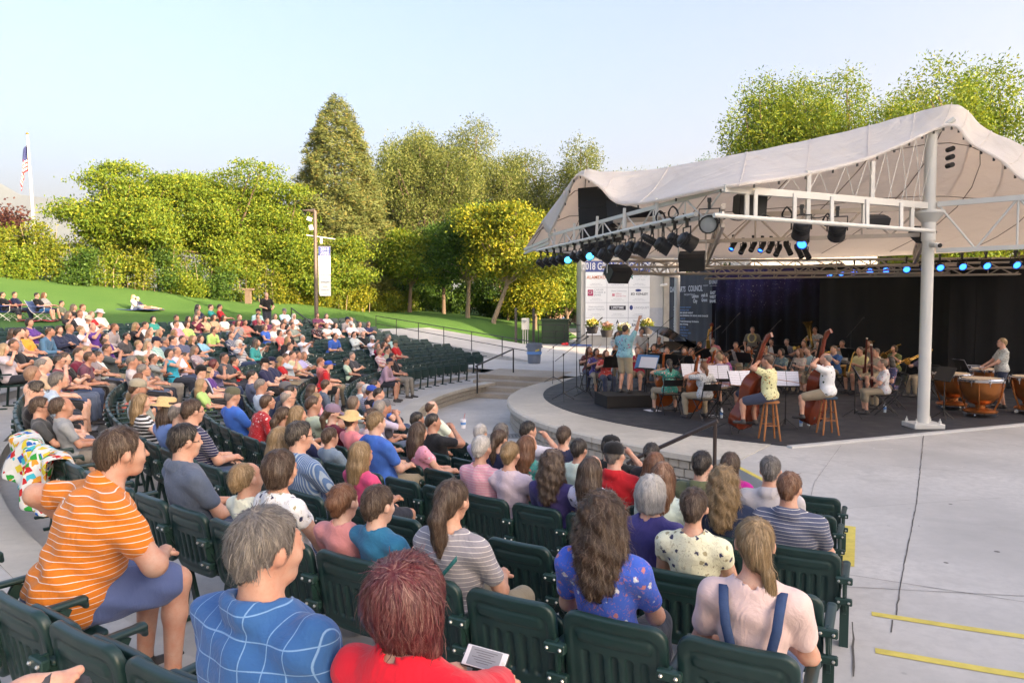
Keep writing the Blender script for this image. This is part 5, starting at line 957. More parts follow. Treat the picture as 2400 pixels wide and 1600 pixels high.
AUD='''0 -35 -0.05 - d s black - m gl
0 -33 0.24 - g s mauve - m hat=cap:navy ls
0 -20 0.3 - d s grey - m
0 -19 0.01 - w t white hw m
0 -18 0.03 - w s white plaidb m
0 -17 -0.32 - b s black - m hat=cap:blue
0 -16 -0.42 - d s blue - m
0 -12 0.04 - b t white - m
1 -42 0.08 - d s sage - m
1 -41 0.22 - a B white h2 f
1 -37 0.28 - g s charcoal - m
1 -36 0.16 - d s mint - k
1 -31 -0.06 - a s coral - m gl
1 -30 0.1 - g s red - m hat=cap:blue
1 -20 0.23 - b s slate - m
1 -19 -0.01 - b l crimson - f
1 -18 -0.12 - y k pink - k
1 -14 0.24 -2.47,12.23 b B white - f
1 -13 -0.25 -2.15,10.61 g s charcoal - m hat=cap:grey
1 -12 -0.06 -1.94,11.24 g B lightgrey - f
1 -11 -0 -1.36,9.37 d s white - f
1 -10 -0.04 -1.09,9.17 d s black - m
1 -8 -0.03 -0.42,8.59 w s lavender - f
1 -7 -0.09 -0.12,8.71 g l lightgrey - f
1 -6 -0.16 0.20,8.56 d s white - m
1 -5 -0.16 0.59,8.14 b s navy hood m
1 -4 -0.06 1.05,7.59 d s black - m hat=cap:black
1 -3 -0.16 1.33,7.15 d n black - f
1 -2 0.16 1.95,6.62 b B magenta - f
2 -40 -0.11 - d s red - m hat=cap:camo
2 -39 0.11 - b l olive - f
2 -38 0.02 - d l crimson - f
2 -28 0.18 - a l black hw f
2 -27 0.21 - b s lavender - m
2 -26 0.07 - b s khaki - m
2 -25 0.23 - b s paleblue - m
2 -24 0.22 - y l red - f
2 -22 0.05 - b s navy - m hat=cap:navy
2 -20 -0.22 - b s navy - m hat=cap:black
2 -14 0.07 - d s slate - m
2 -10 0.02 - g s paleblue - m
2 -9 -0.03 - b s navy - m hat=cap:grey
2 -8 -0.23 - d s black - m gl
2 -7 0.05 -3.27,10.47 w t white - m gl
2 -5 0.28 -2.68,9.75 b s lightgreen - m
2 -4 0.16 -2.34,9.02 b p maroon - f hat=cap:mauve
2 -3 0.17 -2.06,8.71 b s peach - f hat=sun:straw
2 -1 -0.03 -1.78,9.24 b B white hw f
2 0 0.13 -1.15,7.79 b l pink flor f
2 3 0.16 -0.13,7.56 b p navy - f
2 4 0.05 0.17,7.18 a l teal flor f
2 5 0.14 0.66,7.04 d s white - f
2 6 -0.15 0.74,6.11 g s red - m hat=cap:black2
2 7 -0.14 1.16,6.11 a l white - f
2 8 -0.18 1.53,5.92 d s olive - m
2 9 -0.06 2.10,5.83 g s lightgrey - m
3 -46 -0.07 - g s aqua - m
3 -45 -0.08 - b B brown - f
3 -44 -0.08 - w s white - m hat=cap:white
3 -34 0 - b s white - m
3 -26 0.15 - b k red - k
3 -24 0.02 - d s charcoal - m gl
3 -22 0.19 - r B indigo h f
3 -20 -0.24 - y l purple - k
3 -18 0.14 - d s paleblue - m
3 -17 -0.29 - d s black - m hat=cap:black
3 -15 0.07 - y l lime - k
3 -10 0.19 -3.78,9.56 g s blue - m hat=cap:camo
3 -8 -0.03 -3.35,8.94 b s red flor f gl
3 -6 0.19 -2.63,8.03 b p crimson - f
3 -5 0.31 -2.46,8.29 y l white flor f
3 -4 -0.15 -2.33,7.91 d k navy - k
3 -3 -0.22 -2.00,7.46 b k steel - k
3 -1 -0.1 -1.41,7.70 y s blue logo m
3 1 0.26 -0.26,6.24 w s pink h f
3 2 0.08 -0.01,6.07 y n blush - f
3 3 -0.09 0.24,5.64 b c indigo - f
3 4 -0.19 0.56,5.48 b l white flor f
3 5 -0.04 1.12,5.31 a l white - f
3 6 -0.14 1.30,4.57 y c navy - f
3 7 -0.15 1.83,4.76 a s slate h m
4 -54 0.18 - w t black - m
4 -53 0.21 - d p lightgrey - f ls
4 -50 0.08 - b s blue - m gl
4 -47 0.11 - w s white - f cam
4 -44 -0.02 - y l black - f ls
4 -41 -0.14 - b l white flor f cam
4 -40 -0.11 - b l teal - f ls
4 -39 -0.15 - w B slate hw f hat=cap:white
4 -34 0.21 - b l mauve plaid f
4 -32 -0.22 - b k orange - k
4 -31 -0.13 - g t white - m gl
4 -30 -0.09 - d B cyan - f gl
4 -28 0.22 - b p grey - f
4 -26 -0.04 - y l navy - f
4 -25 -0.02 - b s grey - m hat=cap:camo
4 -24 0.05 - g s lightgrey - m
4 -21 0.24 - g s sage plaid m gl
4 -20 -0.11 - a B coral - k
4 -16 0.11 -4.96,9.31 y k white - k
4 -15 -0.24 -4.54,8.55 b s sage - m hat=cap:khaki
4 -13 -0.04 -4.31,8.39 y l black hw f
4 -11 -0.04 -3.64,7.48 b l cornflower - f hat=straw:straw
4 -10 -0.04 -3.38,7.21 w t charcoal - m
4 -9 0.05 -3.16,7.15 b s navy h m gl
4 -5 -0.12 -2.15,5.70 y l brown - f
4 -4 -0.33 -1.88,5.59 d s denimblue v m gl
4 -3 -0.04 -1.21,6.00 y l hotpink - k
4 1 0.25 0.83,4.26 w B indigo - f
4 2 -0.05 0.90,3.77 b s cream flor f
5 -53 0.23 - b s black - f
5 -52 0.15 - d B coral - f
5 -46 -0.15 - b s navy plaid m
5 -43 0.08 - b B sky - f
5 -42 0.06 - y l black - f
5 -41 0.25 - b s slate - m
5 -40 0.17 - d s slate - m
5 -39 0.1 - g s slate - m
5 -38 0.09 - d s aqua plaid m hat=cap:navy
5 -37 0.24 - y l white - f
5 -36 0.23 - y s white - f
5 -32 0.02 - b s charcoal - m
5 -31 0.2 - b k white - k
5 -29 -0.24 - y s grey - m
5 -28 -0.1 - b s maroon - m
5 -27 -0.02 - b s plum - f gl
5 -26 -0.41 - b s black - m
5 -25 -0.37 - d n maroon - f gl
5 -23 0.01 - a t lilac - m
5 -22 -0.3 - g s tan - m
5 -20 -0.23 -6.83,10.20 a B white flor f
5 -17 -0.23 -6.11,8.91 g s paleblue v m
5 -15 0.17 -5.27,7.83 d s black - m gl
5 -14 0.28 -4.93,7.48 b k charcoal - k gl
5 -13 -0.04 -4.65,7.48 b k grey - k
5 -7 0.21 -2.26,4.68 d s slate - m gl
5 -5 0.45 -1.80,4.12 y k white - k
5 -4 0.21 -1.55,3.95 b B white flor f
5 -3 0.05 -1.01,3.81 a n peach - k
5 -2 -0.03 -0.72,3.77 b k tealblue - k
5 -1 -0.05 -0.34,3.44 b p grey h f big
5 1 -0.14 0.41,3.19 b c blue flor f
5 2 -0.02 0.89,2.70 y y blush dung f
6 -71 0.15 - d l navy - f
6 -70 0.23 - d l navy hw f
6 -69 0.23 - b s white - m hat=cap:white
6 -67 -0.01 - b l white hw f
6 -66 0.01 - b p white - f
6 -65 0.08 - b s black flor m
6 -62 -0.24 - d s grey - m
6 -61 -0.11 - b s white - m
6 -60 -0.1 - b n white - f
6 -59 -0.32 - b B blue - f
6 -56 0.12 - b s slate - m
6 -54 0.1 - d l charcoal - f
6 -53 0.01 - b s lime - m
6 -50 0.19 - y l blush - f
6 -48 -0.23 - y l brown - f
6 -47 -0.22 - a l grey - f
6 -44 0.07 - d s charcoal - f gl
6 -43 0.08 - d p purple - f
6 -42 0.15 - b s steel - k
6 -34 0 - b s black - m
6 -33 -0 - y l lightgrey - f
6 -6 0 -1.96,3.62 b s orange h m
6 -2 -0.18 -0.73,2.11 g s blue grid m
6 -1 -0.16 -0.33,1.80 r B red2 - f
7 -74 0.2 - y s cream - m
7 -73 -0.13 - b s grey - m hat=cap:navy
7 -68 0.14 - d l cream - f
7 -67 0.02 - d l black - f
7 -65 -0.02 - b s plum - m
7 -64 -0.1 - w t black - m
7 -63 0.3 - b p coral - f
7 -62 0.03 - b l grey - f
7 -57 0.1 - b B lime - f
7 -56 0.16 - b s pink - m
7 -53 0.2 - b s white - m
7 -52 0.1 - y l black - f
7 -49 0.3 - a s greyplaid - m ls
7 -48 0.15 - b t purple - m
7 -47 0.17 - y n white - f
7 -46 0.24 - y s navy - m
7 -45 0.15 - b B navy - f ls
7 -43 0.15 - b s denimblue - m ls
7 -42 0.11 - b l mustard - f
7 -41 0.08 - b l blush - f
7 -40 0.05 - d s grey plaid m
8 -77 0.26 - d l white - f
8 -76 0.23 - b s plum - m
8 -73 -0.09 - w l white - f
8 -71 -0.08 - d l white - f
8 -69 -0.18 - d s maroon - m
8 -67 0.21 - a s maroon - m
8 -66 0.66 - b l white - f
8 -65 0.58 - b l tan - f
8 -64 0.11 - b l tan - f
8 -63 0.06 - b l maroon - f
8 -62 -0.07 - d l black - f
8 -61 0.02 - b s white - m
8 -59 0.14 - d B teal - f
8 -53 0.09 - w s cream - m hat=bucket:cream
8 -48 0.08 - d B purple - f
9 -77 -0.15 - g s paleblue - m hat=cap:grey
9 -74 0.07 - b s aqua - m hat=cap:black
9 -68 -0.19 - d l navy - f
9 -59 -0.01 - g s cream - m hat=bucket:white
9 -58 -0.2 - a l red - f
9 -57 -0.28 - a s white - m
9 -56 -0.37 - b l black - f'''

# ================================================================ stadium seats
PLAST=plain('green_plastic',(.010,.034,.031),.38,var=.25,scale=5,bmp=.05); PLAST2=plain('green_iron',(.012,.040,.034),.45,var=.2); BOLT=plain('bolt_steel',(.62,.60,.56),.3,.9,var=0); DISC=plain('number_disc',(.72,.73,.70),.5,var=0)
def panel_field(vox,open_=False):
    F=Field(vox); M=rot_x(R(10)); c=np.array([0,.045,.615])
    q=lambda x,y,z: c+M@np.array([x,y,z])
    F.pan(c,.228,.215,.020,.07,M,.28)
    F.pan(q(0,-.030,-.012),.192,.180,.017,.05,M,.28,k=.006,op='s')          # recessed rear panel
    F.pan(q(0,-.010,.120),.165,.026,.012,.02,M,.28,k=.008)                    # raised bar
    for i in range(5): F.pan(q(-.128+.064*i,-.012,-.045),.0165,.095,.016,.012,M,0,k=.004,op='s')
    return F
SEATM={}
def seat_meshes():
    F=panel_field(.0072).grid(); P,Q,_=F.net(); b=npmesh('backrest',P,Q,[PLAST])
    F=Field(.009); F.pan((0,.31,.425),.215,.20,.017,.06,rot_x(R(93)),.15); F.pan((0,.31,.44),.17,.16,.012,.05,rot_x(R(93)),.15,k=.01,op='s'); P,Q,_=F.grid().net(); s1=npmesh('seat',P,Q,[PLAST])
    F=Field(.009); F.pan((0,.175,.545),.215,.19,.017,.06,rot_x(R(8)),-.15); F.pan((0,.205,.545),.17,.15,.012,.05,rot_x(R(8)),-.15,k=.01,op='s'); F.pan((0,.205,.62),.13,.012,.012,.01,rot_x(R(8)),-.15,k=.006); P,Q,_=F.grid().net(); s2=npmesh('seat',P,Q,[PLAST])
    def arm(x):
        F=Field(.009); F.box((x,.20,.655),(.026,.185,.014),.012); F.cap((x,.37,.65),(x,.385,.62),.02,.014,k=.02); P,Q,_=F.grid().net(); return npmesh('armrest',P,Q,[PLAST])
    def leg(x):
        mb=MB(); mb.beam((x,.30,.64),(x,.16,.38),.022,.05); mb.beam((x,.17,.44),(x,.10,.0),.03,.055); mb.beam((x,.16,.36),(x,.23,.0),.026,.05); mb.box((x,.165,.012),(.05,.26,.024),0,None,.006); mb.beam((x,.02,.66),(x,.17,.40),.02,.045); return mb.mesh('leg',PLAST2)
    def brk(x):
        mb=MB(); mb.beam((x,.0,.69),(x,.034,.50),.03,.012)
        for z,y in ((.665,.0),(.52,.028)):
            mb.box((x,y-.012,z),(.10,.036,.042),0,None,.006)
            for sx in (-.03,.03): mb.lathe([(.0085,-.004),(.0085,.006),(.004,.010),(.0005,.010)],6,1,(x+sx,y-.03,z),rotm(R(90)))
        return mb.mesh('bracket',[PLAST2,BOLT])
    d=MB().lathe([(.0005,.002),(.022,.002),(.024,0)],10,0,(.11,.052,.765),rotm(R(-100))).mesh('number_disc',DISC)
    X=.2475; SEATM.update(back=b,down=s1,up=s2,armL=arm(-X),armR=arm(X),legL=leg(-X),legR=leg(X),brL=brk(-X),brR=brk(X),disc=d)
    # light versions for the distance
    def low(F,n): P,Q,_=F.grid().net(); return npmesh(n,P,Q,[PLAST])
    F=Field(.022); F.pan((0,.045,.615),.228,.215,.020,.07,rot_x(R(10)),.28); SEATM['lback']=low(F,'backrest')
    F=Field(.024); F.pan((0,.31,.425),.215,.20,.02,.06,rot_x(R(93)),.15); SEATM['ldown']=low(F,'seat')
    F=Field(.022); F.pan((0,.175,.545),.215,.19,.02,.06,rot_x(R(8)),-.15); SEATM['lup']=low(F,'seat')
    SEATM['larm']=MB().box((-X,.20,.655),(.05,.37,.03),0,None,.01).mesh('armrest',PLAST); SEATM['lleg']=MB().beam((-X,.17,.64),(-X,.12,0),.03,.06).box((-X,.165,.012),(.05,.24,.024)).mesh('leg',PLAST2)
seat_meshes()
TENS={2:'twenty',3:'thirty',4:'forty',5:'fifty',6:'sixty',7:'seventy',8:'eighty'}
ORD='first second third fourth fifth sixth seventh eighth ninth tenth eleventh twelfth thirteenth fourteenth fifteenth sixteenth seventeenth eighteenth nineteenth twentieth'.split()
for t_ in range(2,9): ORD+=[TENS[t_]+'-'+q for q in ORD[:9]]+[{2:'thirtieth',3:'fortieth',4:'fiftieth',5:'sixtieth',6:'seventieth',7:'eightieth',8:'ninetieth'}[t_]]
PH={2:(225.57,1.82),3:(230.83,1.76),4:(238.13,1.64),5:(239.95,1.53)}
def sgrid(k): return PH[k] if k in PH else (243.7-math.degrees(.495/ROW_R[k])/2,math.degrees(.495/ROW_R[k]))
def cproj(x,y,z):
    P=math.atan(85/1700); f=y*math.cos(P)-(z-2.51)*math.sin(P); up=y*math.sin(P)+(z-2.51)*math.cos(P); return 1200+1700*x/max(f,.01),800-1700*up/max(f,.01),f
# ---------------------------------------------------------------- the audience
CC=dict(grey=(.24,.24,.25),charcoal=(.055,.057,.065),black=(.012,.012,.014),navy=(.018,.024,.065),blush=(.60,.45,.46),mustard=(.62,.34,.04),denimblue=(.07,.14,.26),purple=(.09,.035,.22),white=(.72,.72,.72),cream=(.66,.62,.52),red=(.42,.015,.02),lightgrey=(.45,.45,.46),maroon=(.16,.018,.04),plum=(.13,.04,.08),lilac=(.23,.24,.42),tan=(.50,.36,.24),paleblue=(.42,.52,.64),steel=(.17,.21,.28),coral=(.62,.16,.13),sage=(.27,.29,.22),cornflower=(.14,.19,.52),teal=(.03,.26,.25),brown=(.09,.05,.035),aqua=(.30,.55,.53),slate=(.075,.10,.16),pink=(.62,.30,.36),lime=(.42,.58,.18),sky=(.24,.42,.58),cyan=(.02,.32,.46),orange=(.70,.17,.012),mauve=(.30,.20,.27),khaki=(.52,.45,.28),lavender=(.40,.38,.58),crimson=(.30,.015,.045),indigo=(.045,.035,.15),lightgreen=(.40,.55,.36),peach=(.68,.24,.25),blue=(.04,.12,.46),olive=(.10,.11,.06),magenta=(.42,.015,.22),hotpink=(.62,.06,.18),tealblue=(.02,.15,.26),mint=(.45,.56,.45),greyplaid=(.28,.28,.29),red2=(.58,.01,.025))
CC={k_:tuple(min(.76,c_*1.18+.004) for c_ in v_) for k_,v_ in CC.items()}
HC=dict(b=(.075,.038,.020),d=(.018,.012,.010),y=(.34,.22,.10),a=(.20,.075,.028),r=(.15,.014,.020),g=(.20,.18,.165),w=(.62,.60,.57))
PATM={'h':cloth('thin_stripes','h',(.75,.72,.68),None,1.05),'hw':cloth('wide_stripes','hw',(.72,.72,.72)),'h2':cloth('red_stripes','hw',(.45,.03,.05)),'v':cloth('pin_stripes','v',(.30,.38,.48)),'grid':cloth('window_check','grid',(.17,.32,.55)),'plaid':cloth('plaid','plaid',(.06,.10,.22),(.62,.62,.60)),'plaidb':cloth('blue_plaid','plaid',(.05,.10,.40),(.1,.1,.2)),'flor':cloth('floral_dark','flor',(.02,.028,.09),(.38,.34,.20)),'florw':cloth('floral_white','flor',(.66,.70,.76),(.50,.20,.22)),'florr':cloth('floral_red','flor',(.75,.70,.66),(.60,.20,.22))}
PATN={'h':'thin striped','hw':'striped','h2':'red striped','v':'pinstriped','grid':'window-check','plaid':'plaid','plaidb':'blue plaid','flor':'floral'}
NAME=dict(red2='bright red',greyplaid='grey plaid',tealblue='teal blue',hotpink='hot pink',paleblue='pale blue',lightgrey='light grey',lightgreen='light green',denimblue='denim blue')
HATC=dict(cap=(.02,.02,.03),camo=(.12,.12,.08),khaki=(.36,.33,.25),straw=(.6,.4,.2),white=(.6,.6,.58),cream=(.55,.5,.38),navy=(.015,.02,.05),black=(.012,.012,.013),black2=(.012,.012,.013),grey=(.13,.13,.14),blue=(.03,.08,.42),mauve=(.25,.18,.25))
VAR={}
def variant(v,near):
    key=(v,near)
    if key in VAR: return VAR[key]
    fem=v[0]=='F'; kid=v[0]=='K'; n=int(v[1]); vox=.0125 if near else .021; leg=v[2]; slv=v[3]
    hands=[None,[(-.05,.20,.30,(-1,-.3,-.4)),(.03,.21,.27,(1,-.3,-.4))],[(-.10,.42,.12),(.10,.40,.13)],[(-.08,.27,.16),(.10,.13,.52,(.8,.2,-.8))],[(-.16,.30,.14),(.14,.31,.14)],[(-.02,.22,.28,(-1,-.3,-.4)),(.07,.17,.53,(.9,-.1,-.8))],[(-.05,.34,.50,(-.8,-.2,-1)),(.06,.34,.50,(.8,-.2,-1))]][n]
    knee=foot=None
    if n==4: knee=[(-.13,.44,.52),(.10,.42,.60)]; foot=[(-.12,.42),(-.16,.42,.50)]
    if n==3: knee=[(-.06,.45,.52),(.05,.44,.60)]; foot=[(-.10,.46),(-.10,.58,.24)]
    if n==0: foot=[(-.12,.50),(.12,.46)]
    J=skeleton(fem=fem,lean=-22 if n==2 else 9 if near else 13,hands=hands,knee=knee,foot=foot,yaw={0:0,1:-14,2:8,3:16,4:-8,5:-20,6:0}[n],nod=2 if n!=2 else -12)
    w=.84 if fem else .78 if kid else (1.12 if n==1 else 1.0)
    P=make_person(J,vox,fem=fem,w=w,sleeve={'s':'short','l':'long','c':'cap'}[slv],legs={'l':'long','s':'short','c':'capri'}[leg],big=1.08 if kid else .95,collar=near and v[0]=='M' and n in(0,4),fold=1.0)
    out={'J':J,'kid':kid,'body':npmesh('person',*P['body'][:2],[SKIN,SHOE,EYE,LIP,BROW],P['body'][2])}
    for q in ('shirt','trousers','shorts'):
        if q in P: out[q]=npmesh(q,P[q][0],P[q][1],[CLOTH])
    VAR[key]=out; return out
HV={}
def hairmesh(V,v,style,lod):
    key=(v,style,lod)
    if key in HV: return HV[key]
    vox={0:.019,1:.012,2:.0095}[lod]; F=hair_field(V['J'],'R' if v.startswith('own') and style=='B' else style,vox,1.08 if V['kid'] else .95,1.0,None,len(HV)*.7); P,Q,_=F.net()
    if lod:
        n={1:1100,2:4200}[lod]; L={'s':.045,'t':.035,'k':.045,'B':.07,'l':.13,'c':.12,'p':.10,'n':.06,'y':.10}[style]
        P2,Q2=strands(F,V['J'],n if style not in 'lc' else int(n*1.5),L,{1:.0021,2:.00135}[lod],style,.018 if style=='c' else .005 if style in 'lpny' else .0055,5,len(HV),.13 if style in 'lpny' else .22,1.1 if style=='c' else .30 if style=='B' else .05)
        P,Q=np.vstack([P,P2]),np.vstack([Q,Q2+len(P)])
    HV[key]=npmesh('hair',P,Q,[HAIR]); return HV[key]
HATV={}
def hatmesh(V,v,kind):
    key=(v,kind)
    if key in HATV: return HATV[key]
    J=V['J']; h=J['head']; H=J['H']*(1.07 if V['kid'] else .955); M=Matrix([[float(a) for a in r] for r in H]); c=Vector(h); mb=MB()
    pr={'cap':[(.0955,.03),(.098,.06),(.092,.095),(.07,.122),(.035,.136),(.001,.139)],'bucket':[(.150,.015),(.145,.02),(.10,.055),(.094,.11),(.075,.128),(.001,.132)],'sun':[(.19,.018),(.185,.026),(.105,.062),(.096,.115),(.07,.142),(.001,.148)],'straw':[(.17,.035),(.168,.042),(.098,.058),(.094,.125),(.07,.14),(.001,.135)]}[kind]
    S_=Matrix.Diagonal((.92,1.12,1)); A=M@rotm(R(-6))@S_; n=28
    v=[];
    for i,(r,z) in enumerate(pr):
        for k in range(n):
            a=6.2832*k/n; wz=(.018*math.sin(3*a+1)+.012*math.sin(2*a)) if kind in('sun','bucket') and i<2 else 0; rr=r*(1+.05*math.sin(2*a+.5) if kind=='sun' and i<2 else 1); v.append(A@Vector((rr*math.cos(a),rr*math.sin(a)-.012,z+wz))+c)
    mb.add(v,[(i*n+k,i*n+(k+1)%n,(i+1)*n+(k+1)%n,(i+1)*n+k) for i in range(len(pr)-1) for k in range(n)])
    if kind=='cap':
        P=[[A@Vector((x,.085+y*(1-(x/.075)**2*.35)-.01*(abs(x)>.06),.035-.18*(y)*y/.1-.012*(x/.07)**2-y*.12))+c for x in np.linspace(-.074,.074,9)] for y in (0,.03,.06,.082)]; mb.grid(P); mb.tube([A@Vector((0,-.012,.138))+c,A@Vector((0,-.012,.146))+c],[.012,.004],8)
    if kind=='straw': mb.lathe([(.1,.058),(.1005,.082),(.096,.084)],n,1,c,A)
    HATV[key]=mb.mesh({'cap':'cap','bucket':'hat','sun':'hat','straw':'hat'}[kind],[CLOTH if kind in('cap','bucket') else STRAW,plain('hat_band',(.05,.035,.03),.7,var=0)],'all'); return HATV[key]
GL={}
def glasses(V,v):
    if v in GL: return GL[v]
    J=V['J']; h=Vector(J['head']); M=Matrix([[float(a) for a in r] for r in J['H']*(1.08 if V['kid'] else .95)]); q=lambda x,y,z: M@Vector((x,y,z))+h; mb=MB()
    for sx in (-1,1):
        mb.tube([q(sx*(.033+.024*math.cos(t)),.108,.002+.018*math.sin(t)) for t in np.linspace(0,6.2832,13)],.0026,5); mb.tube([q(sx*.057,.106,.006),q(sx*.077,.07,.008),q(sx*.083,-.01,.006),q(sx*.082,-.03,-.008)],.0026,5)
    mb.tube([q(-.01,.11,.006),q(.01,.11,.006)],.0026,5); GL[v]=mb.mesh('glasses',BLACKM); return GL[v]
SK=[(.64,.40,.30),(.56,.34,.25),(.67,.45,.35),(.48,.28,.20),(.60,.37,.27)]
PANTS=[(.045,.07,.14),(.03,.035,.05),(.30,.25,.17),(.06,.09,.17),(.02,.02,.022),(.10,.13,.20),(.24,.22,.19)]
people=[]
for ln in AUD.strip().split('\n'):
    t=ln.split(); people.append(dict(k=int(t[0]),j=int(t[1]),dx=float(t[2]),tgt=None if t[3]=='-' else tuple(map(float,t[3].split(','))),hair=t[4],style=t[5],top=t[6],pat=t[7],sex=t[8],opt=t[9:]))
people.sort(key=lambda p:(p['k'],p['j']))
def garment(p):
    n=NAME.get(p['top'],p['top']); pt=PATN.get(p['pat'],''); g='shirt'
    if p['sex']=='f': g='top'
    if 'ls' in p['opt']: g='sweater'
    if p['pat']=='logo': n,g='royal blue','logo T-shirt'
    if p['pat']=='hood': g='hoodie'
    if p['pat']=='dung': return 'pale pink T-shirt under denim straps'
    if p['sex']=='k': g='T-shirt'
    if n=='grey plaid': pt=''
    return ' '.join(q for q in (pt,n,g) if q)
def extras(p):
    e=[]
    for o in p['opt']:
        if o.startswith('hat='):
            kd,c=o[4:].split(':'); e.append({'cap':{'black2':'black'}.get(c,c)+' cap' if c!='camo' else 'camouflage cap','bucket':c+' bucket hat','sun':'wide sun hat','straw':'straw hat with dark band'}[kd])
        if o=='gl': e.append('glasses')
        if o=='cam': e.append('camera' if False else 'raised hands')
    return e
rowname=[o+' row' for o in ORD[:10]]
def neigh(p):
    L=[q for q in people if q['k']==p['k']]; i=L.index(p); a=garment(L[i-1]) if i else None; b=garment(L[i+1]) if i+1<len(L) else None; return a,b
from collections import Counter
def core0(p): e=extras(p); return garment(p)+(' and '+e[0] if e else '')
cnt=Counter(core0(p) for p in people)
for p in people: p['core']=core0(p)
c2=Counter((p['core'],p['k']) for p in people)
for p in people:
    if cnt[p['core']]==1: p['lab']=p['core']
    elif c2[p['core'],p['k']]==1: p['lab']=p['core']+', '+rowname[p['k']]
    else:
        a,b=neigh(p); p['lab']=p['core']+', '+rowname[p['k']]+', beside '+(b or a)
c3=Counter(p['lab'] for p in people); seen={}
for p in people:
    if c3[p['lab']]>1: seen[p['lab']]=seen.get(p['lab'],0)+1; p['lab']=p['core']+', '+rowname[p['k']]+', %s such from the side aisle'%ORD[seen[p['lab']]-1]
# near people may carry their own pose
def own_pose(p):
    tp,pat=p['top'],p['pat']; vox=.0105
    if tp=='orange' and p['sex']=='m': J=skeleton(lean=-24,twist=-10,yaw=-6,nod=0,hands=[(-.36,.20,.20,(-1,-.5,-.2)),(.14,.38,.13,(1,-.4,-.2))]); return make_person(J,vox,w=1.32,legs='short',collar=True,fold=2.2,sleeve='short'),J,'s'
    if pat=='grid': J=skeleton(lean=6,yaw=-10,nod=0); return make_person(J,vox,w=1.26,collar=True,fold=2.2,belly=.03),J,'s'
    if tp=='red2': J=skeleton(fem=True,lean=2,nod=-20,yaw=-4,hands=[(-.17,.44,.20,(-1,-.3,-.5)),(.04,.46,.22,(1,-.3,-.5))]); return make_person(J,vox,fem=True,w=1.02,sleeve='long',fold=1.5,hand_curl=(.5,.9)),J,'B'
    if pat=='dung': J=skeleton(fem=True,lean=4,nod=0,yaw=4); return make_person(J,vox,fem=True,w=.84,sleeve='short',neckr=.085,fold=1.0),J,'y'
    return None
npat={}
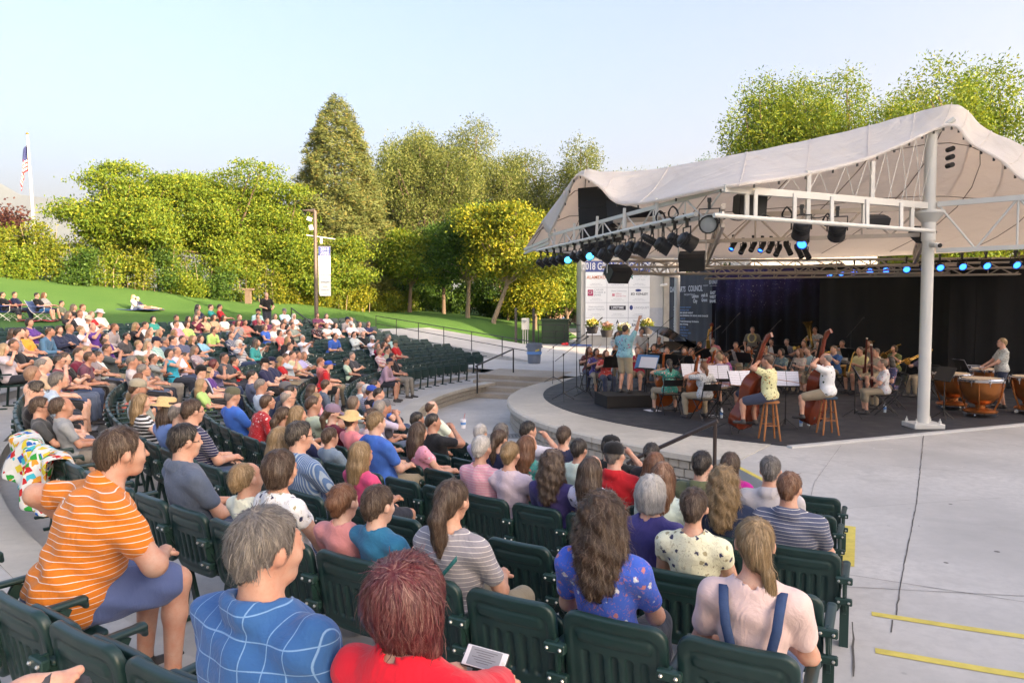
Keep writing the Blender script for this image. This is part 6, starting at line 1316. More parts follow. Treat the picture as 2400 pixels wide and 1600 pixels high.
for idx,p in enumerate(people):
    k=p['k']; c0,pt=sgrid(k); th=c0+pt*(p['j']+max(-.26,min(.26,p['dx']/.495))); x,y,z=pol(ROW_R[k]-.27,th,ROW_Z[k]); p['th']=th; u,v_,dep=cproj(x,y,z+1.1); p['dep']=dep
    near=dep<7.6; g=random.Random(idx*7+3); kid=p['sex']=='k'; fem=p['sex']=='f'
    n=g.choice([0,0,1,1,3,5,2] if fem else [0,0,1,1,2,4,5] if not kid else [0,0,2]); n=6 if 'cam' in p['opt'] else n
    if near: n=g.choice([0,0,4]) if not fem and not kid else 0
    leg='s' if (g.random()<.4 and not fem) or kid else ('c' if fem and g.random()<.4 else 'l'); slv='l' if 'ls' in p['opt'] or p['pat'] in('hood',) else ('c' if fem and g.random()<.35 else 's')
    vn=('F' if fem else 'K' if kid else 'M')+str(n)+leg+slv; op=own_pose(p) if near else None
    st=p['style']; st={'k':'s'}.get(st,st)
    if op:
        P,J,st=op; V={'J':J,'kid':False,'body':npmesh('person',*P['body'][:2],[SKIN,SHOE,EYE,LIP,BROW],P['body'][2])}; vn='own%d'%idx
        for q in ('shirt','trousers','shorts'):
            if q in P: V[q]=npmesh(q,P[q][0],P[q][1],[CLOTH])
    else: V=variant(vn,near)
    rz=R(th+180-90)+g.uniform(-.10,.10)*(1 if near else 2.2); sc=(1.07 if (p['top']=='orange' or p['pat']=='grid') and not kid else .80 if kid else .95 if fem else 1.0)*g.uniform(.97,1.03)
    if p['tgt']:
        hv=Matrix.Rotation(rz,3,'Z')@Vector(V['J']['head'])*sc; ex=max(-.42,min(.42,p['tgt'][0]-(x+hv.x))); ey=max(-.42,min(.42,p['tgt'][1]-(y+hv.y))); x+=ex; y+=ey; rr_=math.hypot(x-CX,y-CY); rm_=ROW_R[k]-(.16 if p['top']=='red2' or p['pat']=='grid' else .25)
        if rr_>rm_: x,y=CX+(x-CX)*rm_/rr_,CY+(y-CY)*rm_/rr_
    b=obj('person',V['body'],None,(x,y,z+(.46*(1-sc) if kid else .46*(1-sc))),(0,0,rz),sc,color=g.choice(SK))
    tag(b,('seated child in ' if kid else 'seated person in ')+p['lab'] if False else 'seated person in '+p['lab'],'person','audience in the green seats'); p['obj']=b; p['V']=V; p['vn']=vn
    col=(.035,.13,.34) if p['pat']=='grid' else CC[p['top']]
    s=obj('shirt',V['shirt'],b,color=[min(1,q*g.uniform(.9,1.12)) for q in col])
    pat=p['pat']; pm=None
    if pat=='flor': pm=PATM['florw'] if p['top'] in('blue','teal','black','pink') else PATM['florr'] if p['top'] in ('red',) else PATM['flor']
    elif pat in PATM: pm=PATM[pat]
    if pm: s.material_slots[0].link='OBJECT'; s.material_slots[0].material=pm
    for q in ('trousers','shorts'):
        if q in V: obj(q,V[q],b,color=(.10,.14,.30) if p['top']=='orange' else g.choice(PANTS))
    hasH=[o for o in p['opt'] if o.startswith('hat=')]
    h=obj('hair',hairmesh(V,vn,st,2 if dep<4.6 else 1 if dep<9.5 else 0),b,color=HC[p['hair']]); 
    if st=='t' and p['hair']=='w': h.color=(.30,.26,.23,1)
    if hasH:
        kd,c=hasH[0][4:].split(':'); obj('cap' if kd=='cap' else 'hat',hatmesh(V,vn,kd),b,color=HATC[c])
    if 'cam' in p['opt']:
        w_=Matrix.Translation(b.location)@Matrix.Rotation(rz,4,'Z'); e=D.objects.new('camera_body',None); e.name='compact_camera'; COL.objects.link(e); e.matrix_world=w_@Matrix.Translation(((Vector(V['J']['wr0'])+Vector(V['J']['wr1']))*.5*sc+Vector((0,.07,.07)))); tag(e,'small black camera raised by the '+' '.join(p['core'].split()[:5])+', '+rowname[k],'camera'); MB().box((0,0,0),(.12,.05,.075),0,None,.01).build('body',BLACKM,e); MB().lathe([(.03,0),(.033,.05),(.02,.055)],12,0,(0,.02,0),rotm(R(-90))).build('lens',BLACKM,e)
    if 'gl' in p['opt']: obj('glasses',glasses(V,vn),b)
# ---------------------------------------------------------------- place the seats
occ={(p['k'],p['j']):p for p in people}; seats=[]
for k in range(10):
    c0,pt=sgrid(k); j=int((243.75-c0)/pt)
    while True:
        th=c0+pt*j; r=ROW_R[k]; 
        if th<(146.5 if k==0 else 137.5): break
        x,y,z=pol(r,th,ROW_Z[k]); u,v_,dep=cproj(x,y,z+.6)
        if dep>.7 and -260<u<2500 and v_<1900: seats.append((dep,k,j,th,x,y,z,u,v_))
        j-=1
seats.sort(); nearocc=[s for s in seats if (s[1],s[2]) in occ and s[0]<12]; emp=[s for s in seats if (s[1],s[2]) not in occ]; farocc=[s for s in seats if (s[1],s[2]) in occ and s[0]>=12]
sel=nearocc+emp; sel.sort(); ind=sel[:296]; rest=sel[296:]+farocc
lastj={}
for s in seats: lastj.setdefault(s[1],[]).append(s[2])
elab=Counter()
def seat_label(k,j):
    if (k,j) in occ:
        l=occ[k,j]['lab']; return 'green seat of the person in '+l
    # count from the nearest sitter towards the side aisle
    for d in range(1,60):
        q=occ.get((k,j+d))
        if q: return 'empty green seat, %s row, %s past the %s'%(ORD[k],'next' if d==1 else ORD[d-1],q['core'] if len(q['core'].split())<6 else garment(q))
    return 'empty green seat, %s row, %s from the side aisle'%(ORD[k],ORD[max(lastj[k])-j])
used=Counter()
for (dep,k,j,th,x,y,z,u,v_) in ind:
    e=empty('stadium_seat',(x,y,z),R(th+90)); l=seat_label(k,j); used[l]+=1
    if used[l]>1: l='%s green seat, %s row, %s place from the side aisle'%('empty' if (k,j) not in occ else 'taken',ORD[k],ORD[max(lastj[k])-j])
    tag(e,l,'seat','green stadium seats'); lo=dep>13; o=(k,j) in occ
    obj('backrest',SEATM['lback' if lo else 'back'],e); obj('seat',SEATM[('l' if lo else '')+('down' if o else 'up')],e); obj('armrest',SEATM['larm' if lo else 'armL'],e); obj('leg',SEATM['lleg' if lo else 'legL'],e)
    if not lo:
        obj('bracket',SEATM['brL'],e)
        if j==max(lastj[k]): obj('armrest',SEATM['armR'],e); obj('leg',SEATM['legR'],e); obj('bracket',SEATM['brR'],e)
    else: obj('number_disc',SEATM['disc'],e)
# the seats that show least, behind the sitters and at the far end, as one mass
Vs=[];Fs=[];nv=0
def rawmesh(me): 
    v=np.empty(len(me.vertices)*3,np.float32); me.vertices.foreach_get('co',v); f=np.array([list(p.vertices) if len(p.vertices)==4 else [p.vertices[0],p.vertices[1],p.vertices[2],p.vertices[2]] for p in me.polygons if len(p.vertices)<=4]); return v.reshape(-1,3),[tuple(dict.fromkeys(q)) for q in f.tolist()]
RM={q:rawmesh(SEATM[q]) for q in ('lback','ldown','lup','larm','lleg')}
mbs=MB()
for (dep,k,j,th,x,y,z,u,v_) in rest:
    M=np.array(rotm(0,0,R(th+90)))
    for q in ('lback','ldown' if (k,j) in occ else 'lup','larm','lleg'):
        v,f=RM[q]; mbs.add((v@M.T+np.array([x,y,z])).tolist(),f)
if mbs.v: tag(mbs.build('stadium_seats',PLAST,None,'all'),kind='stuff')
print('SEATS',len(seats),len(ind),len(rest),'PEOPLE',len(people),'VAR',len(VAR),len(HV))
# ================================================================ orchestra
WOODV=plain('varnished_wood',(.30,.075,.018),.22,var=.35,scale=7); WOODD=plain('dark_varnish',(.16,.030,.012),.2,var=.35,scale=6); EBONY=plain('ebony',(.012,.010,.009),.35,var=.2); BRASS=plain('brass',(.62,.38,.10),.22,.9,var=.15); CHROME=plain('chrome',(.6,.6,.6),.18,1,var=.05); COPPER=plain('copper_bowl',(.46,.17,.05),.28,.75,var=.3,scale=4); CALF=plain('drum_skin',(.60,.46,.30),.6,var=.12); OAK=plain('stool_wood',(.34,.13,.04),.4,var=.3,scale=12); PAPER=plain('sheet_paper',(.74,.73,.78),.8,var=.03); PIANO=plain('piano_black',(.008,.008,.009),.12,var=0); MAROON=plain('bassoon_wood',(.10,.02,.012),.3,var=.2); GOLD=plain('gilt',(.55,.34,.08),.35,.7,var=.2); SLEEVEB=plain('folding_chair_black',(.014,.014,.016),.4,var=.2)
def paper_mat():
    m,nt,b=base('music_print',.8,0,.2); g=coord(nt); sx=nt.nodes.new('ShaderNodeSeparateXYZ'); nt.links.new(g,sx.inputs[0]); a=node(nt,'ShaderNodeMath',operation='MULTIPLY'); nt.links.new(sx.outputs[1],a.inputs[0]); a.inputs[1].default_value=38; f=node(nt,'ShaderNodeMath',operation='FRACT'); nt.links.new(a.outputs[0],f.inputs[0])
    k=ramp(nt,f.outputs[0],[(.0,0),(.42,0),(.46,1),(1,1)],'CONSTANT'); n=ramp(nt,noise(nt,mapped(nt,g,(30,140,1)),3,2),[(.5,0),(.56,1)]); q=node(nt,'ShaderNodeMath',operation='MULTIPLY'); nt.links.new(k,q.inputs[0]); nt.links.new(n,q.inputs[1]); q2=node(nt,'ShaderNodeMath',operation='MULTIPLY'); nt.links.new(q.outputs[0],q2.inputs[0]); q2.inputs[1].default_value=.55
    nt.links.new(mix(nt,q2.outputs[0],(.74,.73,.79),(.25,.25,.3)),b.inputs['Base Color']); return m
PRINT=paper_mat()
def M4(o,x,y,z): return Matrix(((x[0],y[0],z[0],o[0]),(x[1],y[1],z[1],o[1]),(x[2],y[2],z[2],o[2]),(0,0,0,1)))
def frame(o,ydir,zdir):
    y=Vector(ydir).normalized(); z=Vector(zdir); z=(z-y*z.dot(y)).normalized(); x=y.cross(z); return M4(o,x,y,z)
def fiddle_meshes(L,W,dp,nk,wood,name):
    """origin at the lower end, +Y up the neck, +Z out of the belly"""
    prof=[(0,.0),(.02,.55),(.08,.86),(.18,1.0),(.28,.97),(.38,.80),(.45,.66),(.53,.62),(.60,.66),(.67,.76),(.78,.82),(.88,.78),(.95,.62),(.99,.36),(1,.0)]
    o=[(w*W/2,t*L) for t,w in prof]; poly=o+[(-x,y) for x,y in o[-2:0:-1]]
    mb=MB(); n=len(poly); rings=[(.93,-dp*.5-.06*dp),(1,-dp*.5),(1,dp*.5),(.93,dp*.5+.06*dp)]
    cy=L*.45; v=[]
    for s,z in rings: v+=[(x*s,cy+(y-cy)*(s if s==1 else .965),z) for x,y in poly]
    f=[(r*n+i,r*n+(i+1)%n,(r+1)*n+(i+1)%n,(r+1)*n+i) for r in range(3) for i in range(n)]
    # back and belly as strips between mirrored outline points
    for r,rev in ((0,True),(3,False)):
        for i in range(n//2):
            q=(r*n+i,r*n+(i+1),r*n+(n-1-i)%n,r*n+(n-i)%n); q=tuple(dict.fromkeys(q)); 
            if len(q)>2: f.append(tuple(reversed(q)) if rev else q)
    mb.add(v,f); body=mb.mesh('body',wood,True)
    neck=MB().tube([(0,L*.97,dp*.35),(0,L+nk*.8,dp*.35)],[W*.085,W*.06],8).tube([(0,L+nk*.8,dp*.35),(0,L+nk*.97,dp*.2),(0,L+nk*1.05,-dp*.05),(0,L+nk*1.0,-dp*.2)],[W*.06,W*.075,W*.07,W*.05],8).mesh('neck',wood,True)
    fb=MB().box((0,L*.62+(L*.38+nk*.8)/2,dp*.5+.05*W),(W*.12,L*.38+nk*.8,.03*W)).mesh('fingerboard',EBONY)
    tp=MB().box((0,L*.16,dp*.56+.03*W),(W*.14,L*.26,.03*W)).mesh('tailpiece',EBONY)
    br=MB().box((0,L*.36,dp*.5+.07*W),(W*.22,.012*L,.13*W)).mesh('bridge',plain('maple',(.55,.38,.2),.5))
    st=MB(); 
    for x in (-.045,-.015,.015,.045): st.tube([(x*W,L*.2,dp*.56+.05*W),(x*W,L*.36,dp*.5+.14*W),(x*W*.7,L+nk*.85,dp*.5+.05*W)],max(.0012,W*.0022),4)
    s_=st.mesh('string',CHROME)
    return [('body',body),('neck',neck),('fingerboard',fb),('tailpiece',tp),('bridge',br)]
FID={'violin':fiddle_meshes(.36,.21,.035,.24,WOODV,'v'),'cello':fiddle_meshes(.76,.45,.12,.55,WOODV,'c'),'bass':fiddle_meshes(1.12,.68,.21,.78,WOODD,'b')}
def place(name,parts,M,label,cat,group=None,extra=None):
    e=D.objects.new(name,None); e.empty_display_size=.1; COL.objects.link(e); e.matrix_world=M; tag(e,label,cat,group)
    for n,me in parts: obj(n,me,e)
    return e
def bow(a,b,label):
    a=Vector(a);b=Vector(b); e=empty('bow',a); tag(e,label,'bow','bows of the string players'); d=b-a; MB().tube([(0,0,0),d*.5+Vector((0,0,.004)),d],.0065,5).build('stick',OAK,e); MB().box(d*.04+Vector((0,0,-.012)),(.03,.03,.024)).build('frog',EBONY,e)
# folding chair
def fold_chair():
    mb=MB(); m2=MB().box((0,.02,.45),(.42,.40,.025),0,None,.01).mesh('seat',SLEEVEB); bk=MB(); bk.grid([[(x,-.235-.05*(1-(x/.22)**2)-.03*j,.66+.075*j) for x in np.linspace(-.21,.21,8)] for j in range(3)]); b=bk.mesh('backrest',SLEEVEB,'all')
    l1=[MB().tube([(s*.215,-.30,.85),(s*.215,-.19,.45),(s*.215,.24,.0)],.012,6).mesh('leg',SLEEVEB) for s in (-1,1)]; l2=[MB().tube([(s*.19,.16,.44),(s*.19,-.26,.0)],.012,6).mesh('leg',SLEEVEB) for s in (-1,1)]
    cr=MB().tube([(-.215,-.30,.85),(.215,-.30,.85)],.012,6).mesh('top_rail',SLEEVEB); fr=MB().tube([(-.19,-.16,.10),(.19,-.16,.10)],.010,6).mesh('stretcher',SLEEVEB)
    return [('seat',m2),('backrest',b)]+[('leg',q) for q in l1+l2]+[('top_rail',cr),('stretcher',fr)]
FCH=fold_chair()
def stand_meshes(sheet):
    h=1.0; T=rot_x(R(62)); M=Matrix([[float(a) for a in r] for r in T])
    desk=MB().box((0,0,h),(.50,.34,.012),0,M).mesh('desk',BLACKM); lip=MB().box(Vector((0,0,h))+M@Vector((0,-.17,.03)),(.50,.012,.05),0,M).mesh('lip',BLACKM); post=MB().tube([(0,0,.08),(0,0,.55)],.014,8).tube([(0,0,.5),(0,.0,h-.02)],.010,8).mesh('post',BLACKM)
    legs=[MB().tube([(0,0,.20),(.25*math.cos(a),.25*math.sin(a),.01)],.009,5).mesh('leg',BLACKM) for a in (1.57,3.66,5.76)]
    out=[('desk',desk),('lip',lip),('post',post)]+[('leg',l) for l in legs]
    return out,M,h
STN,STM,STH=stand_meshes(True)
def music_stand(x,y,rz,label,sheets=1,h=1.0,mat=None,tone=None):
    e=empty('music_stand',(x,y,.02),rz); tag(e,label,'music stand','music stands of the orchestra'); e.scale=(1,1,h)
    for n,me in STN: obj(n,me,e)
    if sheets:
        s=empty('sheet_music',(x,y,.02),rz); tag(s,'music sheets on the '+label,'sheet music','music sheets'); s.scale=(1,1,h)
        for sx in (-1,1)[:sheets+1]:
            mb=MB(); mb.add([tuple(STM@Vector((sx*.005+a*sx*.235,b,.010+.008*a))+Vector((0,0,STH))) for a,b in ((0,-.15),(1,-.15),(1,.165),(0,.165))],[(0,1,2,3)]); p=mb.build('page',tone or PRINT,s); p.modifiers.new('thick','SOLIDIFY').thickness=.003
    return e
CONDP=Vector((2.82,18.07,.32))
PLAYV={}
def player(u,v,dep,kind,top,hair,style,sex,desc,pat='flor',face=None,stand=False,cap=None,legs=None,floor=.02,seat=.46):
    """seated or standing musician; dep is the distance surveyed from the feet or the head size"""
    x=(u-1200)/1700*dep; y=dep; o=Vector((x,y,floor)); d=(Vector(face) if face else CONDP-o); d.z=0; d.normalize(); rz=math.atan2(d.y,d.x)-math.pi/2
    fem=sex=='f'; lg=legs or ('short' if (int(u)%3 and not fem) else 'capri' if fem and int(u)%2 else 'long')
    hands={'violin':[(-.26,.40,.40,(-.5,-.2,-1)),(.10,.34,.37,(1,.1,-.6))],'cello':[(-.13,.22,.50,(-1,-.2,-.4)),(.26,.30,.12,(1,-.2,-.2))],'wind':[(-.035,.27,.27,(-1,-.2,-.6)),(.035,.30,.15,(1,-.2,-.6))],'flute':[(.10,.25,.46,(-1,0,-.6)),(.36,.10,.44,(1,0,-.8))],'brass':[(-.07,.24,.42,(-1,-.1,-.6)),(.08,.26,.42,(1,-.1,-.6))],'bone':[(-.10,.18,.40,(-1,0,-.6)),(.05,.42,.34,(1,0,-.6))],'bass':[(-.12,.20,.62,(-1,.2,-.2)),(.10,.40,.12,(1,-.3,-.3))],'rest':[(-.10,.30,.16),(.10,.32,.16)],'drum':[(-.12,.36,.06),(.10,.37,.08)],'cond':[(-.16,.36,.20,(-1,-.2,-.5)),(.28,.22,.92,(.9,.3,.2))],'hang':[(-.22,.10,-.06),(.22,.10,-.04)],'bsn':[(-.05,.24,.30,(-1,-.2,-.6)),(.20,.20,.06,(1,-.4,-.4))],'tuba':[(-.18,.26,.30,(-1,0,-.5)),(.12,.30,.30,(1,0,-.5))],'piano':[(-.14,.42,.18),(.14,.42,.18)],'harp':[(-.20,.40,.42),(.06,.36,.40)]}[kind]
    key=(kind,sex,lg,stand,seat)
    if key not in PLAYV:
        wide=kind in('cello','bass'); kn=ft=None
        if kind=='cello': kn=[(-.26,.42,.52),(.26,.42,.52)]; ft=[(-.27,.34),(.27,.36)]
        if seat>.6: kn=[(-.20,.44,.70),(.22,.40,.66)]; ft=[(-.22,.42,.36),(.20,.34,.30)]
        J=skeleton(fem=fem,lean=0 if stand else -3,hands=hands,stand=stand,knee=kn,foot=ft,seat=seat,nod=-6 if kind not in('cond','hang') else 0,tilt=0,yaw=14 if kind=='violin' else 0)
        P=make_person(J,.019,fem=fem,w=.86 if fem else 1.02 if kind!='cond' else 1.1,legs=lg,big=.95,hand_curl=(1.0,1.0) if kind not in('rest','hang') else (.5,.5),fold=1.3)
        V={'J':J,'kid':False,'body':npmesh('person',*P['body'][:2],[SKIN,SHOE,EYE,LIP,BROW],P['body'][2])}
        for q in ('shirt','trousers','shorts'):
            if q in P: V[q]=npmesh(q,P[q][0],P[q][1],[CLOTH])
        PLAYV[key]=V
    V=PLAYV[key]; vn='play%s'%str(key); g=random.Random(int(u*7)); b=obj('person',V['body'],None,o,(0,0,rz),.96 if fem else 1.0,color=g.choice(SK)); tag(b,desc,'person','musicians on the stage')
    s=obj('shirt',V['shirt'],b,color=[min(.75,q*1.3+.01) for q in top]); pm={'flor':PATM['flor'],'florw':PATM['florw'],'florr':PATM['florr'],'blk':cloth('floral_black','flor',(.02,.02,.025),(.10,.11,.10),1.4),'org':cloth('floral_orange','flor',(.50,.20,.03),(.10,.09,.04),.9),'lf':cloth('leaf_green','flor',(.03,.06,.035),(.62,.64,.60),.7),'pk':cloth('floral_pink','flor',(.45,.06,.22),(.05,.14,.22),.8)}.get(pat)
    if pm: s.material_slots[0].link='OBJECT'; s.material_slots[0].material=pm
    for q in ('trousers','shorts'):
        if q in V: obj(q,V[q],b,color=(.36,.29,.20) if int(u)%4 else (.05,.06,.10))
    obj('hair',hairmesh(V,vn,style,0),b,color=HC[hair]); 
    if cap: obj('hat',hatmesh(V,vn,'bucket' if cap!='c' else 'cap'),b,color=(.5,.46,.38) if cap!='c' else (.05,.05,.05))
    W_=Matrix.Translation(o)@Matrix.Rotation(rz,4,'Z')
    if not stand and seat<.6: place('folding_chair',FCH,W_,'black folding chair under the '+SH(desc),'chair','folding chairs of the orchestra')
    return W_,V['J'],b
SH=lambda d:' '.join(d.split(' in front')[0].split(' beside')[0].split(' behind')[0].split()[:9])
def strings(W_,J,desc,kind='violin'):
    desc=SH(desc)
    L=lambda a,b,c:W_@Vector((a,b,c)); nk=J['neck']
    if kind=='violin':
        a=Vector((-.03,.10,nk[2]+.045)); h=Vector(J['wr0'])+Vector((0,.03,.05)); M=W_@frame(a,h-a,(.35,-.1,1)); place('violin',FID['violin'],M,'amber violin held by the '+desc,'violin','violins')
        c=a.lerp(h,.38)+Vector((0,0,.05)); r=Vector(J['wr1'])+Vector((-.02,.05,.03)); t=r+(c-r).normalized()*.70; bow(W_@r,W_@t,'thin bow in the hand of the '+desc)
    elif kind=='cello':
        a=Vector((0,.50,.12)); tp=Vector((-.10,.12,1.22)); M=W_@frame(a,tp-a,(0,1,.35)); e=place('cello',FID['cello'],M,'amber cello between the knees of the '+desc,'cello','cellos'); MB().tube([(0,0,0),(0,-.22,0)],.006,5).build('endpin',CHROME,e)
        r=Vector(J['wr1'])+Vector((0,.05,0)); bow(W_@r,W_@(r+Vector((-.68,.10,.02))),'cello bow in the hand of the '+desc)
def tubeinst(name,W_,paths,label,cat,grp=None):
    e=D.objects.new(name,None); COL.objects.link(e); e.matrix_world=W_; tag(e,label,cat,grp)
    for n,pts,r,m in paths: MB().tube(pts,r,10).build(n,m,e,smooth=True)
    return e
def wind(W_,J,desc,kind):
    desc=SH(desc)
    m=Vector(J['head'])+Vector((0,.11,-.055)); 
    if kind=='clarinet': d=Vector((0,.30,-.62)).normalized(); tubeinst('clarinet',W_,[('mouthpiece',[m,m+d*.09],[.006,.012],EBONY),('body',[m+d*.09,m+d*.58],[.0135,.0145],EBONY),('bell',[m+d*.57,m+d*.62,m+d*.68],[.015,.022,.036],EBONY),('key_work',[m+d*.15+Vector((0,.016,.01)),m+d*.5+Vector((0,.016,.01))],.005,CHROME)],'black clarinet played by the '+desc,'clarinet','clarinets')
    if kind=='flute': tubeinst('flute',W_,[('body',[m+Vector((-.04,0,.0)),m+Vector((.62,-.04,-.06))],.0105,CHROME),('head_joint',[m+Vector((-.06,0,.0)),m+Vector((.10,-.006,-.01))],.013,CHROME)],'silver flute held sideways by the '+desc,'flute','flutes')
    if kind=='trumpet': 
        d=Vector((0,1,-.12)).normalized(); u_=Vector((0,0,1)); tubeinst('trumpet',W_,[('mouthpiece',[m,m+d*.05],[.013,.008],BRASS),('lead_pipe',[m+d*.05,m+d*.36,m+d*.40-u_*.05,m+d*.36-u_*.09,m+d*.14-u_*.09],.008,BRASS),('valve',[m+d*.22+u_*.03,m+d*.22-u_*.12],.019,BRASS),('bell',[m+d*.15-u_*.05,m+d*.40-u_*.02,m+d*.50-u_*.01,m+d*.55],[.008,.015,.032,.062],BRASS)],'brass trumpet played by the '+desc,'trumpet','trumpets')
    if kind=='trombone':
        d=Vector((-.12,1,-.34)).normalized(); s=Vector((1,.12,0)).normalized(); b=m+s*-.06; tubeinst('trombone',W_,[('mouthpiece',[m,m+d*.05],[.016,.008],BRASS),('slide',[m+d*.05,m+d*.95,m+d*1.0+s*.045,m+d*.95+s*.09,m+d*.25+s*.09],.0085,BRASS),('tuning_bow',[m+d*.3-s*.10,m-d*.38-s*.10,m-d*.44-s*.05,m-d*.38,m-d*.05],.010,BRASS),('bell',[m+d*.25-s*.10,m+d*.40-s*.10,m+d*.50-s*.10,m+d*.56-s*.10],[.012,.028,.055,.10],BRASS)],'long brass trombone played by the '+desc,'trombone','trombones')
    if kind=='sax': tubeinst('saxophone',W_,[('neck',[m,m+Vector((0,.06,.03)),m+Vector((.02,.10,-.02))],[.006,.011,.013],BRASS),('body',[m+Vector((.02,.10,-.02)),m+Vector((.10,.20,-.62)),m+Vector((.11,.27,-.68)),m+Vector((.11,.33,-.62))],[.014,.034,.042,.045],BRASS),('bell',[m+Vector((.11,.33,-.62)),m+Vector((.10,.35,-.45)),m+Vector((.09,.38,-.36))],[.045,.055,.085],BRASS)],'gold saxophone played by the '+desc,'saxophone')
    if kind=='bassoon': a=m+Vector((.10,.10,.42)); c=m+Vector((.26,.02,-.78)); tubeinst('bassoon',W_,[('wing_joint',[a,c],[.022,.034],MAROON),('bell_ring',[a+(a-c).normalized()*.03,a],[.028,.026],plain('ivory',(.7,.66,.55),.4,var=0)),('boot_joint',[c,c+(a-c)*.35+Vector((.05,0,0))],.036,MAROON),('crook',[m,m+Vector((.05,.10,.02)),m+Vector((.15,.09,-.05))],.005,CHROME)],'dark red bassoon slanting across the '+desc,'bassoon','bassoons')
    if kind=='tuba': c=m+Vector((.05,.16,-.30)); tubeinst('tuba',W_,[('bell',[c,c+Vector((.06,0,.40)),c+Vector((.09,0,.58)),c+Vector((.10,0,.66))],[.06,.09,.15,.23],BRASS),('body',[c+Vector((.0,0,.1)),c+Vector((-.10,.02,-.25)),c+Vector((.03,.03,-.40)),c+Vector((.16,.03,-.25)),c+Vector((.14,.04,.10))],[.05,.05,.055,.05,.03],BRASS),('mouth_pipe',[m,m+Vector((.0,.08,-.03)),c+Vector((-.06,.05,.12))],.010,BRASS)],'large raised brass tuba of the '+desc,'tuba')
P_=player
def vio(*a,**k): W_,J,b=P_(*a,**k); strings(W_,J,a[8]); 
# --- first violins, front left
vio(1380,818,21.6,'violin',(.10,.02,.03),'a','l','f','violinist in dark red print top, farthest out by the microphones',pat='flor')
vio(1397,825,20.6,'violin',(.05,.06,.22),'d','B','f','violinist in navy floral top at the outer edge',pat='florr')
vio(1420,836,19.9,'violin',(.45,.05,.04),'a','l','f','violinist in red floral blouse and tan trousers',pat='florr',legs='long')
vio(1495,830,20.6,'violin',(.45,.03,.06),'b','s','m','violinist in red jersey and white shorts behind the podium',pat=None)
vio(1533,813,22.6,'violin',(.50,.40,.28),'b','B','f','violinist with warm lit face by the piano',pat='flor')
vio(1566,825,20.6,'violin',(.04,.05,.09),'b','s','m','violinist with glasses and dark shirt in front of the piano',pat='flor')
vio(1607,820,21.2,'violin',(.55,.10,.12),'a','B','f','violist in red and white floral shirt',pat='florr')
vio(1624,824,20.2,'violin',(.40,.38,.38),'b','s','m','violist in pale floral shirt beside the red floral violist',pat='pk')
vio(1706,838,18.0,'violin',(.22,.05,.22),'d','s','m','violinist in purple floral shirt with a raised elbow',pat='florw')
vio(1692,827,19.7,'violin',(.20,.10,.30),'b','l','f','violinist in lilac print top in the middle of the strings',pat='florw')
vio(1780,857,15.9,'violin',(.25,.28,.34),'g','t','m','balding violist in grey print shirt behind the first bass',pat='flor')
vio(1727,810,23.4,'violin',(.35,.33,.32),'b','s','m','curly haired violinist in checked shirt at the back',pat='plaid')
vio(1759,816,22.3,'violin',(.10,.16,.12),'d','l','f','violinist in dark green top behind the black stands',pat='flor')
# --- cellos seen from behind
for a in ((1571,853,16.6,'cello',(.02,.22,.17),'d','p','f','cellist in teal floral blouse on a black folding chair'),(1654,864,15.7,'cello',(.42,.43,.44),'a','p','f','cellist in grey speckled shirt on a black folding chair'),(1690,868,17.6,'cello',(.30,.28,.40),'y','s','m','cellist half hidden behind the white music pages')):
    W_,J,b=P_(*a,pat='florr' if a[0]<1600 else 'blk' if a[0]<1660 else 'florw',face=(-.10 if a[0]<1600 else -.35,1,0)); strings(W_,J,a[8] if False else a[8],'cello')
# --- double basses
def stool(x,y,h,label,mat):
    e=empty('bar_stool',(x,y,.02)); tag(e,label,'stool','bar stools of the bass players'); MB().lathe([(.001,h),(.15,h),(.17,h-.015),(.17,h-.035),(.15,h-.045),(.001,h-.045)],20).build('seat',mat,e,smooth=True)
    for i in range(4): a=.785+i*1.571; MB().tube([(.11*math.cos(a),.11*math.sin(a),h-.04),(.16*math.cos(a),.16*math.sin(a),h*.45),(.215*math.cos(a),.215*math.sin(a),0)],[.018,.022,.016],8).build('leg',OAK,e,smooth=True)
    for z,q in ((.28,0),(.42,1)):
        for i in range(q,4,2):
            a=.785+i*1.571; b=a+1.571; r=.215-.10*z/h; MB().tube([(r*math.cos(a),r*math.sin(a),z),(r*math.cos(b),r*math.sin(b),z)],.010,6).build('rung',OAK if q==0 else CHROME if mat is not OAK else OAK,e)
for (u,dep,ep,sc_,top,pat,desc,sl,m) in ((1808,13.35,(4.42,13.95),(4.74,13.42,1.80),(.62,.55,.30),'org','bass player in yellow and orange print shirt on a wooden stool','plain wooden bar stool under the bass player in yellow',OAK),(1945,13.95,(6.02,14.5),(6.12,14.02,1.86),(.62,.64,.62),'lf','bass player in white leaf print shirt on a padded stool','wooden bar stool with a blue padded seat',plain('blue_vinyl',(.02,.05,.09),.4))):
    x=(u-1200)/1700*dep; W_,J,b=P_(u,850,dep,'bass',top,'b' if 'yellow' in desc else 'g','s' if 'yellow' in desc else 't','m',desc,pat=pat,face=(-.80,.60,0),seat=.72,legs='short',cap=None); stool(x,dep,.73,sl,m)
    a=Vector((*ep,.16)); t=Vector(sc_); e=place('double_bass',FID['bass'],frame(a,t-a,(-.62,.78,.1)),'large red-brown double bass of the '+SH(desc),'double bass','double basses'); MB().tube([(0,0,0),(0,-.16,0)],.008,5).build('endpin',CHROME,e)
    r=W_@Vector(J['wr1']); bow(r,r+Vector((-.62,.05,.10)),'bow of the '+SH(desc))
